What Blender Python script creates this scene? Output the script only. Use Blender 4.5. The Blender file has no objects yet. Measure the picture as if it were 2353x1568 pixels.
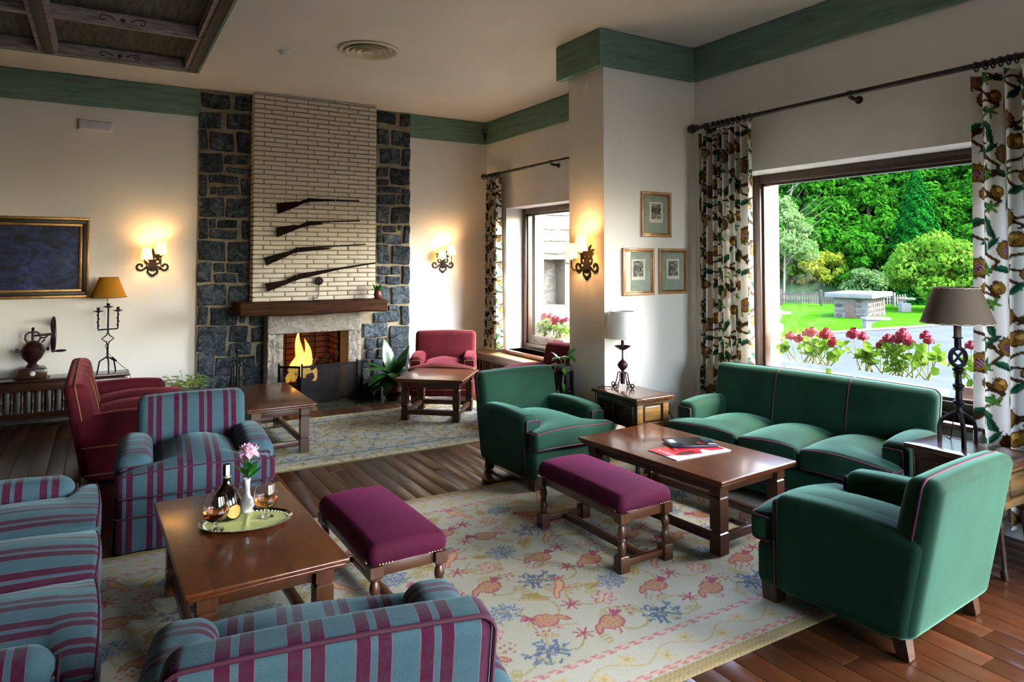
import bpy, bmesh, math, random
import numpy as np
from mathutils import Vector, Matrix

SC = bpy.context.scene
COL = SC.collection
PI = math.pi
random.seed(7)
rng = np.random.default_rng(7)

# ------------------------------------------------------------------ camera
F_PX, CX, CY, YAW, PITCH, HC = 1579.35, 1176.5, 548.95, 0.538698, 0.0318075, 1.6
cam_data = bpy.data.cameras.new('camera')
cam_data.sensor_width = 36.0
cam_data.lens = F_PX / 2353.0 * 36.0
cam_data.shift_y = -(784.0 - CY) / 2353.0
cam_data.clip_end = 500
cam = bpy.data.objects.new('camera', cam_data)
cam.location = (0, 0, HC)
cam.rotation_euler = (PI / 2 + PITCH, 0, -YAW)
COL.objects.link(cam)
SC.camera = cam

# ------------------------------------------------------------------ world, sun, exposure
wd = bpy.data.worlds.new('sky')
SC.world = wd
wd.use_nodes = True
wn = wd.node_tree.nodes
sky = wn.new('ShaderNodeTexSky')
sky.sky_type = 'NISHITA'
sky.sun_disc = False
sky.sun_elevation = math.radians(48)
sky.sun_rotation = math.radians(135)
sky.dust_density = 3.0
sky.air_density = 1.0
sky.ozone_density = 1.0
hs = wn.new('ShaderNodeHueSaturation')
hs.inputs['Saturation'].default_value = 1.0
bg = wn['Background']
bg.inputs['Strength'].default_value = 1.0
wd.node_tree.links.new(sky.outputs[0], hs.inputs['Color'])
wd.node_tree.links.new(hs.outputs[0], bg.inputs['Color'])

sun_d = bpy.data.lights.new('sun', 'SUN')
sun_d.energy = 0.5
sun_d.angle = math.radians(12)
sun_d.color = (1.0, 0.95, 0.86)
sun = bpy.data.objects.new('sun', sun_d)
sun.rotation_euler = Vector((0.30, 0.62, -0.72)).to_track_quat('-Z', 'Y').to_euler()
sun.location = (-20, -10, 25)
COL.objects.link(sun)

vs = SC.view_settings
vs.view_transform = 'Standard'
vs.look = 'None'
vs.exposure = 2.55
vs.gamma = 1.0
vs.use_curve_mapping = False

# ------------------------------------------------------------------ pixel helpers (directions only)
_fw = np.array([math.sin(YAW) * math.cos(PITCH), math.cos(YAW) * math.cos(PITCH), math.sin(PITCH)])
_rt = np.array([math.cos(YAW), -math.sin(YAW), 0.0])
_up = np.cross(_rt, _fw)
_cc = np.array([0, 0, HC])

def at(x, y, ax, v):
    """point where the pixel's direction meets the plane  axis = v"""
    d = _fw + _rt * (x - CX) / F_PX - _up * (y - CY) / F_PX
    a = 'xyz'.index(ax)
    return _cc + d * ((v - _cc[a]) / d[a])

# ------------------------------------------------------------------ geometry helpers
class G:
    def __init__(s):
        s.V = []
        s.F = []

    def add(s, V, F, M=None):
        b = len(s.V)
        if M is not None:
            V = [tuple(M @ Vector(v)) for v in V]
        s.V.extend([tuple(v) for v in V])
        s.F.extend([tuple(i + b for i in f) for f in F])
        return s

    def box(s, x0, x1, y0, y1, z0, z1, M=None):
        V = [(x0, y0, z0), (x1, y0, z0), (x1, y1, z0), (x0, y1, z0), (x0, y0, z1), (x1, y0, z1), (x1, y1, z1), (x0, y1, z1)]
        F = [(3, 2, 1, 0), (4, 5, 6, 7), (0, 1, 5, 4), (1, 2, 6, 5), (2, 3, 7, 6), (3, 0, 4, 7)]
        return s.add(V, F, M)

    def bbox(s, x0, x1, y0, y1, z0, z1, b=0.006, seg=1, M=None):
        """box with bevelled edges"""
        return s.rbox(x0, x1, y0, y1, z0, z1, b, seg, (1, 1, 1), None, M)

    def rbox(s, x0, x1, y0, y1, z0, z1, r, n=3, m=(4, 4, 4), f=None, M=None):
        """rounded box on a subdivided grid; f deforms each vertex"""
        lo = np.array([x0, y0, z0], float)
        hi = np.array([x1, y1, z1], float)
        c = (lo + hi) / 2
        h = (hi - lo) / 2
        rr = min(r, *(h * 0.999))
        ax = []
        for a in range(3):
            e = [rr * math.tan(PI / 4 * (k / n)) for k in range(n + 1)]
            inner = h[a] - rr
            cs = [-(inner + q) for q in reversed(e)]
            cs += [-inner + 2 * inner * k / m[a] for k in range(1, m[a])]
            cs += [inner + q for q in e]
            ax.append(cs)
        idx = {}
        V = []

        def vid(p):
            k = (round(p[0], 6), round(p[1], 6), round(p[2], 6))
            if k in idx:
                return idx[k]
            p = np.array(p)
            inn = np.clip(p, -(h - rr), h - rr)
            d = p - inn
            L = np.linalg.norm(d)
            q = inn + d / L * rr + c if L > 0 else p + c
            idx[k] = len(V)
            V.append(tuple(q))
            return idx[k]
        F = []
        for a in range(3):
            b, d = (a + 1) % 3, (a + 2) % 3
            for sg in (-1, 1):
                for i in range(len(ax[b]) - 1):
                    for j in range(len(ax[d]) - 1):
                        q = []
                        for (ii, jj) in ((i, j), (i + 1, j), (i + 1, j + 1), (i, j + 1)):
                            p = [0, 0, 0]
                            p[a] = sg * h[a]
                            p[b] = ax[b][ii]
                            p[d] = ax[d][jj]
                            q.append(vid(p))
                        F.append(tuple(q) if sg > 0 else tuple(reversed(q)))
        if f:
            V = [tuple(f(np.array(v))) for v in V]
        return s.add(V, F, M)

    def lathe(s, prof, n=16, c=(0, 0, 0), M=None, cap=True):
        """prof: list of (radius, z)"""
        V = []
        F = []
        for r, z in prof:
            for k in range(n):
                a = 2 * PI * k / n
                V.append((c[0] + r * math.cos(a), c[1] + r * math.sin(a), c[2] + z))
        for i in range(len(prof) - 1):
            for k in range(n):
                k2 = (k + 1) % n
                F.append((i * n + k, i * n + k2, (i + 1) * n + k2, (i + 1) * n + k))
        if cap:
            F.append(tuple(reversed(range(n))))
            F.append(tuple(range((len(prof) - 1) * n, len(prof) * n)))
        return s.add(V, F, M)

    def loft(s, secs, M=None):
        """secs: list of rings (same length) of points; capped"""
        n = len(secs[0])
        V = [p for r in secs for p in r]
        F = []
        for i in range(len(secs) - 1):
            for k in range(n):
                k2 = (k + 1) % n
                F.append((i * n + k, i * n + k2, (i + 1) * n + k2, (i + 1) * n + k))
        F.append(tuple(reversed(range(n))))
        F.append(tuple(range((len(secs) - 1) * n, len(secs) * n)))
        return s.add(V, F, M)

    def sqleg(s, cx, cy, prof, M=None):
        """square section leg; prof: (half width, z)"""
        return s.loft([[(cx - h, cy - h, z), (cx + h, cy - h, z), (cx + h, cy + h, z), (cx - h, cy + h, z)] for h, z in prof], M)

    def tube(s, pts, r, n=8, closed=False, M=None, sx=1.0):
        pts = [Vector(p) for p in pts]
        N = len(pts)
        V = []
        F = []
        prev = None
        for i, p in enumerate(pts):
            a = pts[(i - 1) % N] if (closed or i > 0) else p
            b = pts[(i + 1) % N] if (closed or i < N - 1) else p
            t = (b - a)
            t = t.normalized() if t.length > 1e-9 else Vector((0, 0, 1))
            if prev is None:
                ref = Vector((0, 0, 1)) if abs(t.z) < 0.9 else Vector((1, 0, 0))
                u = t.cross(ref).normalized()
            else:
                u = (prev - t * prev.dot(t))
                u = u.normalized() if u.length > 1e-6 else t.orthogonal().normalized()
            prev = u
            w = t.cross(u)
            ri = r[i] if isinstance(r, (list, tuple)) else r
            for k in range(n):
                an = 2 * PI * k / n
                V.append(tuple(p + u * math.cos(an) * ri * sx + w * math.sin(an) * ri))
        m = N if closed else N - 1
        for i in range(m):
            i2 = (i + 1) % N
            for k in range(n):
                k2 = (k + 1) % n
                F.append((i * n + k, i * n + k2, i2 * n + k2, i2 * n + k))
        if not closed:
            F.append(tuple(reversed(range(n))))
            F.append(tuple(range((N - 1) * n, N * n)))
        return s.add(V, F, M)

    def strip(s, pts, w, t, M=None):
        """flat bar in the local XZ plane following 2-D points, width(s) w, thickness t along Y (0..-t)"""
        P = [Vector((p[0], p[1])) for p in pts]
        L, R = [], []
        for i, p in enumerate(P):
            a = P[max(0, i - 1)]
            b = P[min(len(P) - 1, i + 1)]
            d = (b - a).normalized()
            nrm = Vector((-d.y, d.x))
            wi = (w[i] if isinstance(w, (list, tuple)) else w) / 2
            L.append(p + nrm * wi)
            R.append(p - nrm * wi)
        secs = [[(l.x, -t, l.y), (r.x, -t, r.y), (r.x, 0, r.y), (l.x, 0, l.y)] for l, r in zip(L, R)]
        return s.loft(secs, M)

    def prism(s, poly, t0, t1, M=None):
        """poly in local XZ, extruded y from t0 to t1"""
        n = len(poly)
        V = [(p[0], t0, p[1]) for p in poly] + [(p[0], t1, p[1]) for p in poly]
        F = [tuple(range(n)), tuple(reversed(range(n, 2 * n)))]
        F += [(k, k + n, (k + 1) % n + n, (k + 1) % n) for k in range(n)]
        return s.add(V, F, M)

    def sphere(s, c, r, n=10, m=7, sc=(1, 1, 1)):
        prof = [(max(1e-4, r * math.sin(PI * k / m)), -r * math.cos(PI * k / m)) for k in range(m + 1)]
        g = G()
        g.lathe(prof, n)
        return s.add([(c[0] + v[0] * sc[0], c[1] + v[1] * sc[1], c[2] + v[2] * sc[2]) for v in g.V], g.F)


def tomesh(name, g, mat=None, smooth=True, ang=38):
    me = bpy.data.meshes.new(name)
    me.from_pydata(g.V, [], g.F)
    me.validate()
    bm = bmesh.new()
    bm.from_mesh(me)
    bmesh.ops.recalc_face_normals(bm, faces=bm.faces)
    bm.to_mesh(me)
    bm.free()
    if smooth:
        me.polygons.foreach_set('use_smooth', [True] * len(me.polygons))
        me.set_sharp_from_angle(angle=math.radians(ang))
    if mat:
        me.materials.append(mat)
    return me


def obj(name, g, mat, parent=None, loc=None, rot=None, smooth=True, ang=38):
    me = g if isinstance(g, bpy.types.Mesh) else tomesh(name, g, mat, smooth, ang)
    o = bpy.data.objects.new(name, me)
    COL.objects.link(o)
    if parent is not None:
        o.parent = parent
    if loc is not None:
        o.location = loc
    if rot is not None:
        o.rotation_euler = rot if isinstance(rot, (tuple, list)) else (0, 0, rot)
    return o


def tag(o, label, cat, group=None):
    o['label'] = label
    o['category'] = cat
    if group:
        o['group'] = group
    return o


def thing(name, label, cat, loc=(0, 0, 0), rotz=0, group=None):
    o = bpy.data.objects.new(name, None)
    o.empty_display_size = 0.1
    COL.objects.link(o)
    o.location = loc
    o.rotation_euler = (0, 0, rotz)
    return tag(o, label, cat, group)


def struct(name, g, mat, smooth=False, label=None):
    o = obj(name, g, mat, None, None, None, smooth)
    o['kind'] = 'structure'
    if label:
        o['label'] = label
    return o


def fastmesh(name, V, Q, mat, smooth=False, col=None):
    """numpy verts (n,3) and quads (m,4)"""
    me = bpy.data.meshes.new(name)
    V = np.ascontiguousarray(V, np.float32)
    Q = np.ascontiguousarray(Q, np.int32)
    me.vertices.add(len(V))
    me.vertices.foreach_set('co', V.ravel())
    me.loops.add(Q.size)
    me.loops.foreach_set('vertex_index', Q.ravel())
    me.polygons.add(len(Q))
    me.polygons.foreach_set('loop_start', np.arange(0, Q.size, Q.shape[1], dtype=np.int32))
    me.update(calc_edges=True)
    if smooth:
        me.polygons.foreach_set('use_smooth', np.ones(len(Q), bool))
    if col is not None:
        ca = me.color_attributes.new('print', 'FLOAT_COLOR', 'POINT')
        c4 = np.ones((len(V), 4), np.float32)
        c4[:, :3] = col
        ca.data.foreach_set('color', c4.ravel())
    me.materials.append(mat)
    return me

# ------------------------------------------------------------------ materials
def lin(c):
    if isinstance(c, str):
        c = c.lstrip('#')
        c = [int(c[i:i + 2], 16) / 255 for i in (0, 2, 4)]
        c = [x / 12.92 if x <= 0.04045 else ((x + 0.055) / 1.055) ** 2.4 for x in c]
    return tuple(c)

def _set(b, k, v):
    if k in b.inputs:
        b.inputs[k].default_value = v

class Mat:
    def __init__(s, name, color, rough=0.6, metal=0.0, spec=0.5, sheen=0.0, sheen_tint=None, coat=0.0, trans=0.0, emit=None, estr=0.0):
        s.m = bpy.data.materials.new(name)
        s.m.use_nodes = True
        s.nt = s.m.node_tree
        s.b = s.nt.nodes['Principled BSDF']
        s.c = (*lin(color), 1)
        _set(s.b, 'Base Color', s.c)
        _set(s.b, 'Roughness', rough)
        _set(s.b, 'Metallic', metal)
        _set(s.b, 'Specular IOR Level', spec)
        if sheen:
            _set(s.b, 'Sheen Weight', sheen)
            _set(s.b, 'Sheen Roughness', 0.35)
            _set(s.b, 'Sheen Tint', (*lin(sheen_tint or color), 1))
        if coat:
            _set(s.b, 'Coat Weight', coat)
            _set(s.b, 'Coat Roughness', 0.12)
        if trans:
            _set(s.b, 'Transmission Weight', trans)
        if emit:
            _set(s.b, 'Emission Color', (*lin(emit), 1))
            _set(s.b, 'Emission Strength', estr)
        s._tc = None

    def n(s, t, **k):
        nd = s.nt.nodes.new(t)
        for a, v in k.items():
            setattr(nd, a, v)
        return nd

    def l(s, a, b):
        s.nt.links.new(a, b)

    def coord(s, scale=(1, 1, 1), rot=(0, 0, 0), which='Object'):
        tc = s.n('ShaderNodeTexCoord')
        mp = s.n('ShaderNodeMapping')
        mp.inputs['Scale'].default_value = scale
        mp.inputs['Rotation'].default_value = rot
        s.l(tc.outputs[which], mp.inputs['Vector'])
        return mp.outputs[0]

    def noise(s, scale=5, detail=4, rough=0.55, vec=None, dist=0.0):
        nd = s.n('ShaderNodeTexNoise')
        nd.inputs['Scale'].default_value = scale
        nd.inputs['Detail'].default_value = detail
        nd.inputs['Roughness'].default_value = rough
        nd.inputs['Distortion'].default_value = dist
        s.l(vec if vec is not None else s.coord(), nd.inputs['Vector'])
        return nd.outputs['Fac']

    def ramp(s, fac, stops):
        r = s.n('ShaderNodeValToRGB')
        el = r.color_ramp.elements
        while len(el) < len(stops):
            el.new(0.5)
        for e, (p, c) in zip(el, stops):
            e.position = p
            e.color = (*lin(c), 1)
        s.l(fac, r.inputs['Fac'])
        return r.outputs['Color']

    def mix(s, fac, a, b, mode='MIX'):
        m = s.n('ShaderNodeMix', data_type='RGBA', blend_type=mode)
        for sock, v in ((m.inputs['Factor'], fac), (m.inputs['A'], a), (m.inputs['B'], b)):
            pass
        ins = [i for i in m.inputs if i.enabled]
        f, A, B = m.inputs[0], m.inputs[6], m.inputs[7]
        for sock, v in ((f, fac), (A, a), (B, b)):
            if isinstance(v, (int, float)):
                sock.default_value = v
            elif isinstance(v, (tuple, str, list)):
                sock.default_value = (*lin(v), 1)
            else:
                s.l(v, sock)
        return m.outputs[2]

    def col(s, sock):
        s.l(sock, s.b.inputs['Base Color'])
        return s

    def vary(s, c2, scale=6, lo=0.35, hi=0.7, vec=None, detail=4):
        s.col(s.ramp(s.noise(scale, detail, 0.55, vec), [(lo, s.c[:3]), (hi, c2)]))
        return s

    def bump(s, h, strength=0.3, dist=0.01):
        b = s.n('ShaderNodeBump')
        b.inputs['Strength'].default_value = strength
        b.inputs['Distance'].default_value = dist
        s.l(h, b.inputs['Height'])
        s.l(b.outputs[0], s.b.inputs['Normal'])
        return s

    def nbump(s, scale=40, strength=0.3, dist=0.01, detail=3, vec=None):
        return s.bump(s.noise(scale, detail, 0.6, vec), strength, dist)

    def math(s, op, a, b=None):
        m = s.n('ShaderNodeMath', operation=op)
        for i, v in enumerate((a, b)):
            if v is None:
                continue
            if isinstance(v, (int, float)):
                m.inputs[i].default_value = v
            else:
                s.l(v, m.inputs[i])
        return m.outputs[0]


def wood(name, dark, light, axis='Y', scale=1.0, rough=0.35, coat=0.3, bumpy=0.12, rnd=0.0, spec=0.5):
    """grain runs along the given object axis"""
    m = Mat(name, dark, rough, coat=coat, spec=spec)
    st = {'X': (1.2, 14, 14), 'Y': (14, 1.2, 14), 'Z': (14, 14, 1.2)}[axis]
    v = m.coord(tuple(q * scale for q in st))
    n1 = m.noise(2.2, 6, 0.6, v, 1.2)
    n2 = m.noise(9.0, 3, 0.6, v, 0.3)
    f = m.math('ADD', m.math('MULTIPLY', n1, 0.7), m.math('MULTIPLY', n2, 0.3))
    c = m.ramp(f, [(0.32, dark), (0.5, tuple((a + b) / 2 for a, b in zip(lin(dark), lin(light)))), (0.68, light)])
    if rnd:
        oi = m.n('ShaderNodeObjectInfo')
        k = m.math('ADD', m.math('MULTIPLY', oi.outputs['Random'], rnd), 1 - rnd / 2)
        cb = m.n('ShaderNodeCombineColor')
        for i in range(3):
            m.l(k, cb.inputs[i])
        c = m.mix(1.0, c, cb.outputs[0], 'MULTIPLY')
    m.col(c)
    m.bump(n2, bumpy, 0.004)
    return m


def fabric(name, color, c2, sheen=0.6, tint=None, weave=150, rough=0.85):
    m = Mat(name, color, rough, spec=0.2, sheen=sheen, sheen_tint=tint or c2)
    m.col(m.ramp(m.noise(3.5, 5, 0.6), [(0.3, color), (0.72, c2)]))
    ch = m.n('ShaderNodeTexChecker')
    ch.inputs['Scale'].default_value = weave
    m.l(m.coord((1, 1, 1), (0.6, 0.6, 0.785)), ch.inputs['Vector'])
    h = m.math('ADD', m.math('MULTIPLY', ch.outputs['Fac'], 0.45), m.math('MULTIPLY', m.noise(180, 2), 0.7))
    m.bump(h, 0.35, 0.003)
    return m
# ------------------------------------------------------------------ palette
M = {}
m = Mat('wall_plaster', '#e2e1da', 0.85, spec=0.2); m.vary('#dcdbd2', 1.5); m.nbump(60, 0.06, 0.004); M['wall'] = m.m
m = Mat('ceiling_plaster', '#dad9ce', 0.9, spec=0.15); m.vary('#d5d3c6', 1.2); m.nbump(50, 0.05, 0.004); M['ceil'] = m.m
def green_beam(name, axis):
    m = Mat(name, '#4f6a5a', 0.6, spec=0.3)
    st = {'X': (0.6, 6, 6), 'Y': (6, 0.6, 6)}[axis]
    v = m.coord(st)
    f = m.noise(4, 7, 0.65, v, 0.8)
    v2 = m.coord((9, 9, 0.8))
    f2 = m.noise(5, 5, 0.6, v2)
    c = m.ramp(f, [(0.25, '#476052'), (0.45, '#6a8a77'), (0.62, '#769683'), (0.8, '#8f9d80')])
    m.col(m.mix(m.math('MULTIPLY', f2, 0.35), c, '#4c6658'))
    m.bump(f, 0.25, 0.006)
    return m.m
M['beamX'] = green_beam('green_beam_x', 'X')
M['beamY'] = green_beam('green_beam_y', 'Y')
M['plank'] = wood('floor_plank_wood', '#2c1509', '#4a2a13', 'Y', 0.5, 0.33, 0.0, 0.0, 0.4).m
M['floorbase'] = wood('floor_wood', '#241107', '#452612', 'Y', 0.8, 0.3, 0.4).m
m = Mat('mortar_grey', '#9a917a', 0.95, spec=0.1); m.vary('#7a7260', 9); m.nbump(70, 0.6, 0.01); M['mortar'] = m.m
def stone_mat(name, cs, sc=9):
    m = Mat(name, cs[0], 0.85, spec=0.25)
    oi = m.n('ShaderNodeObjectInfo')
    ad = m.n('ShaderNodeVectorMath', operation='ADD')
    m.l(m.coord(), ad.inputs[0])
    cb = m.n('ShaderNodeCombineXYZ')
    for i in range(3):
        m.l(m.math('MULTIPLY', oi.outputs['Random'], 37.0 + 11 * i), cb.inputs[i])
    m.l(cb.outputs[0], ad.inputs[1])
    f = m.noise(sc, 9, 0.7, ad.outputs[0], 1.2)
    f2 = m.noise(sc * 6, 6, 0.7, ad.outputs[0])
    base = m.ramp(f, [(0.28, cs[0]), (0.45, cs[1]), (0.6, cs[2]), (0.78, cs[3])])
    br = m.ramp(oi.outputs['Random'], [(0.0, '#5c5c5c'), (1.0, '#ffffff')])
    m.col(m.mix(0.55, base, m.mix(1.0, base, br, 'MULTIPLY')))
    m.bump(m.math('ADD', f, f2), 0.9, 0.02)
    return m.m
M['stone'] = stone_mat('blue_grey_stone', ['#15191e', '#36424c', '#67747b', '#b3ad98'], 13)
M['granite'] = stone_mat('cream_granite', ['#8e8778', '#b7afa0', '#cdc6b8', '#ded8ca'], 14)
m = Mat('white_painted_brick', '#cfc8b7', 0.75, spec=0.25); m.vary('#c4bca9', 7); m.nbump(90, 0.25, 0.004); M['wbrick'] = m.m
m = Mat('white_brick_joint', '#8f836e', 0.9, spec=0.1); m.nbump(120, 0.4, 0.004); M['wjoint'] = m.m
m = Mat('fire_brick', '#6b3a22', 0.9); m.vary('#2a1710', 8); m.nbump(60, 0.5, 0.008); M['fbrick'] = m.m
m = Mat('soot', '#120d0a', 0.95); m.nbump(40, 0.4, 0.008); M['soot'] = m.m
m = Mat('dark_hearth_tile', '#1f2a20', 0.18, coat=0.4); m.vary('#2d3526', 6); M['hearth'] = m.m
M['frame'] = wood('dark_window_wood', '#1f140d', '#4a3120', 'Z', 1.0, 0.4, 0.2).m
M['sill'] = wood('red_brown_sill_wood', '#4a2416', '#84503a', 'Y', 1.0, 0.3, 0.35).m
M['oldbeam'] = wood('old_mantel_oak', '#120903', '#4a2a12', 'X', 0.6, 0.7, 0.0, 0.6, 0.0, 0.12).m
M['coffdark'] = wood('dark_coffer_beam', '#0e0806', '#21140d', 'Y', 1.0, 0.6, 0.0).m
m = Mat('whitewashed_coffer_wood', '#6e6660', 0.7, spec=0.2); v = m.coord((2, 14, 14)); m.col(m.ramp(m.noise(3, 7, 0.65, v), [(0.3, '#6a5b52'), (0.55, '#a39a93'), (0.8, '#c0bab4')])); m.nbump(40, 0.3, 0.005); M['coffwash'] = m.m
m = Mat('olive_coffer_panel', '#3b3b2b', 0.75, spec=0.2); v = m.coord((12, 1.5, 12)); m.col(m.ramp(m.noise(3, 7, 0.65, v), [(0.3, '#33332a'), (0.6, '#5d5c50'), (0.85, '#726e62')])); M['coffpanel'] = m.m
M['redpaint'] = Mat('red_scroll_paint', '#5d1a1e', 0.7).m
# glass for panes: reflects at grazing angles, lets daylight through
gm = bpy.data.materials.new('window_glass')
gm.use_nodes = True
nt = gm.node_tree
nt.nodes.remove(nt.nodes['Principled BSDF'])
tr = nt.nodes.new('ShaderNodeBsdfTransparent')
gl = nt.nodes.new('ShaderNodeBsdfGlossy')
gl.inputs['Roughness'].default_value = 0.02
fr = nt.nodes.new('ShaderNodeFresnel')
def two_sided_ior(nt, fr, ior):
    ge = nt.nodes.new('ShaderNodeNewGeometry')
    mr_ = nt.nodes.new('ShaderNodeMapRange')
    mr_.inputs['To Min'].default_value = ior
    mr_.inputs['To Max'].default_value = 1.0 / ior
    nt.links.new(ge.outputs['Backfacing'], mr_.inputs['Value'])
    nt.links.new(mr_.outputs[0], fr.inputs['IOR'])
two_sided_ior(nt, fr, 1.25)
mx = nt.nodes.new('ShaderNodeMixShader')
nt.links.new(fr.outputs[0], mx.inputs[0]); nt.links.new(tr.outputs[0], mx.inputs[1]); nt.links.new(gl.outputs[0], mx.inputs[2])
nt.links.new(mx.outputs[0], nt.nodes['Material Output'].inputs['Surface'])
M['glass'] = gm

# ------------------------------------------------------------------ the room
H = 3.5
XL, XR, YB, YF = -3.0, 4.55, -2.3, 8.29
XO = 5.0                                   # outer face of the window wall
W1 = (5.3, 7.76, 0.45, 2.285)              # windows: y0, y1, z0, z1
W2 = (1.75, 4.0, 0.60, 2.328)
W3 = (-1.6, 0.80, 0.75, 2.95)  # unseen window, added and sized to raise the indoor light level
W4 = (2.0, 4.2, 0.75, 2.95)                # unseen window added behind the viewer to brighten the room: x0, x1, z0, z1
g = G().box(XL - 0.2, XO, YB - 0.2, YF + 0.6, -0.3, -0.014)
floor = struct('floor', g, M['floorbase'])
pl_len = [1.5, 1.9, 2.3, 1.2]
pm = {}
pr = random.Random(3)
x = XL
row = 0
x = -1.25
while x < 4.545:
    y = 1.0 - pr.random() * 1.6
    while y < 8.2:
        L = pr.choice(pl_len)
        y1 = min(y + L, 8.27)
        y0 = max(y, 0.7)
        if y1 - y0 > 0.1:
            key = round(y1 - y0, 3)
            if key not in pm:
                pm[key] = tomesh('floor_plank', G().bbox(0.0012, 0.1138, 0.0012, key - 0.0012, -0.014, 0.0, 0.0018), M['plank'])
            o = obj('floor_plank', pm[key], None, floor, (x, y0, 0))
        y += L
    x += 0.115
    row += 1
g = G().box(XL, -1.25, YB, YF, -0.014, -0.001).box(-1.25, XR, YB, 0.7, -0.014, -0.001)
obj('floor_border', g, M['floorbase'], floor, smooth=False)
struct('ceiling', G().box(XL - 0.2, XO, YB - 0.2, YF + 0.6, H, H + 0.25), M['ceil'])
# fireplace wall, with the firebox opening left free
FX0, FX1, FZ = 1.782, 2.518, 0.77
g = G()
g.box(XL, FX0, YF, YF + 0.6, 0, H).box(FX1, XO, YF, YF + 0.6, 0, H).box(FX0, FX1, YF, YF + 0.6, FZ, H)
struct('wall_back', g, M['wall'])
struct('wall_left', G().box(XL - 0.2, XL, YB - 0.2, YF, 0, H), M['floorbase'])  # unseen wall, given dark wood to cut the bounce light on the left
struct('wall_front', G().box(XL, W4[0], YB - 0.2, YB, 0, H).box(W4[1], XR, YB - 0.2, YB, 0, H).box(W4[0], W4[1], YB - 0.2, YB, 0, W4[2]).box(W4[0], W4[1], YB - 0.2, YB, W4[3], H), M['wall'])
g = G()
ys = [YB - 0.2, W3[0], W3[1], W2[0], W2[1], W1[0], W1[1], YF]
for a, b in ((0, 1), (2, 3), (4, 5), (6, 7)):
    g.box(XR, XO, ys[a], ys[b], 0, H)
for w in (W1, W2, W3):
    g.box(XR, XO, w[0], w[1], 0, w[2]).box(XR, XO, w[0], w[1], w[3], H)
struct('wall_right', g, M['wall'])
struct('wall_pillar', G().box(3.52, XR, 4.425, 4.91, 0, H), M['wall'])

# painted green timbers under the ceiling
BZ = 3.195
for i, (q, mt) in enumerate([((XL, 0.905, YF - 0.03, YF), 'beamX'), ((3.405, XR - 0.035, YF - 0.03, YF), 'beamX'),
                             ((XR - 0.035, XR, 4.91, YF), 'beamY'), ((XR - 0.035, XR, YB, 4.39), 'beamY'),
                             ((3.455, XR - 0.035, 4.39, 4.425), 'beamX'), ((3.455, 3.52, 4.4251, 5.016), 'beamY'), ((3.52, XR - 0.035, 4.91, 4.945), 'beamX')]):
    z1 = H - 0.006
    struct('trim_%d' % (i + 1), G().bbox(q[0], q[1], q[2], q[3], BZ, z1, 0.003), M[mt])
# wrought iron corner ornament on the beam
M['iron'] = Mat('black_wrought_iron', '#17141a', 0.55, metal=0.6); M['iron'].nbump(60, 0.3, 0.004); M['iron'] = M['iron'].m
g = G()
def spiral(cx, cz, r0, r1, a0, a1, n=18):
    return [(cx + (r0 + (r1 - r0) * k / n) * math.cos(a0 + (a1 - a0) * k / n), cz + (r0 + (r1 - r0) * k / n) * math.sin(a0 + (a1 - a0) * k / n)) for k in range(n + 1)]
for sg in (-1, 1):
    p = [(sg * 0.004, 0), (sg * 0.012, 0.06)] + [(sg * a, b) for a, b in spiral(0.055, 0.09, 0.036, 0.010, PI, -PI * 0.9)]
    g.tube([(a, 0, b) for a, b in p], 0.005, 6)
    p = [(sg * 0.004, 0.02), (sg * 0.008, 0.10)] + [(sg * a, b) for a, b in spiral(0.04, 0.155, 0.026, 0.008, PI, -PI * 0.9)]
    g.tube([(a, 0, b) for a, b in p], 0.005, 6)
o = obj('iron_ornament', g, M['iron'], None, (4.49, 8.235, 3.23), -PI / 4)
tag(o, 'small wrought iron scroll ornament in the corner of the green beams', 'ornament')

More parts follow.
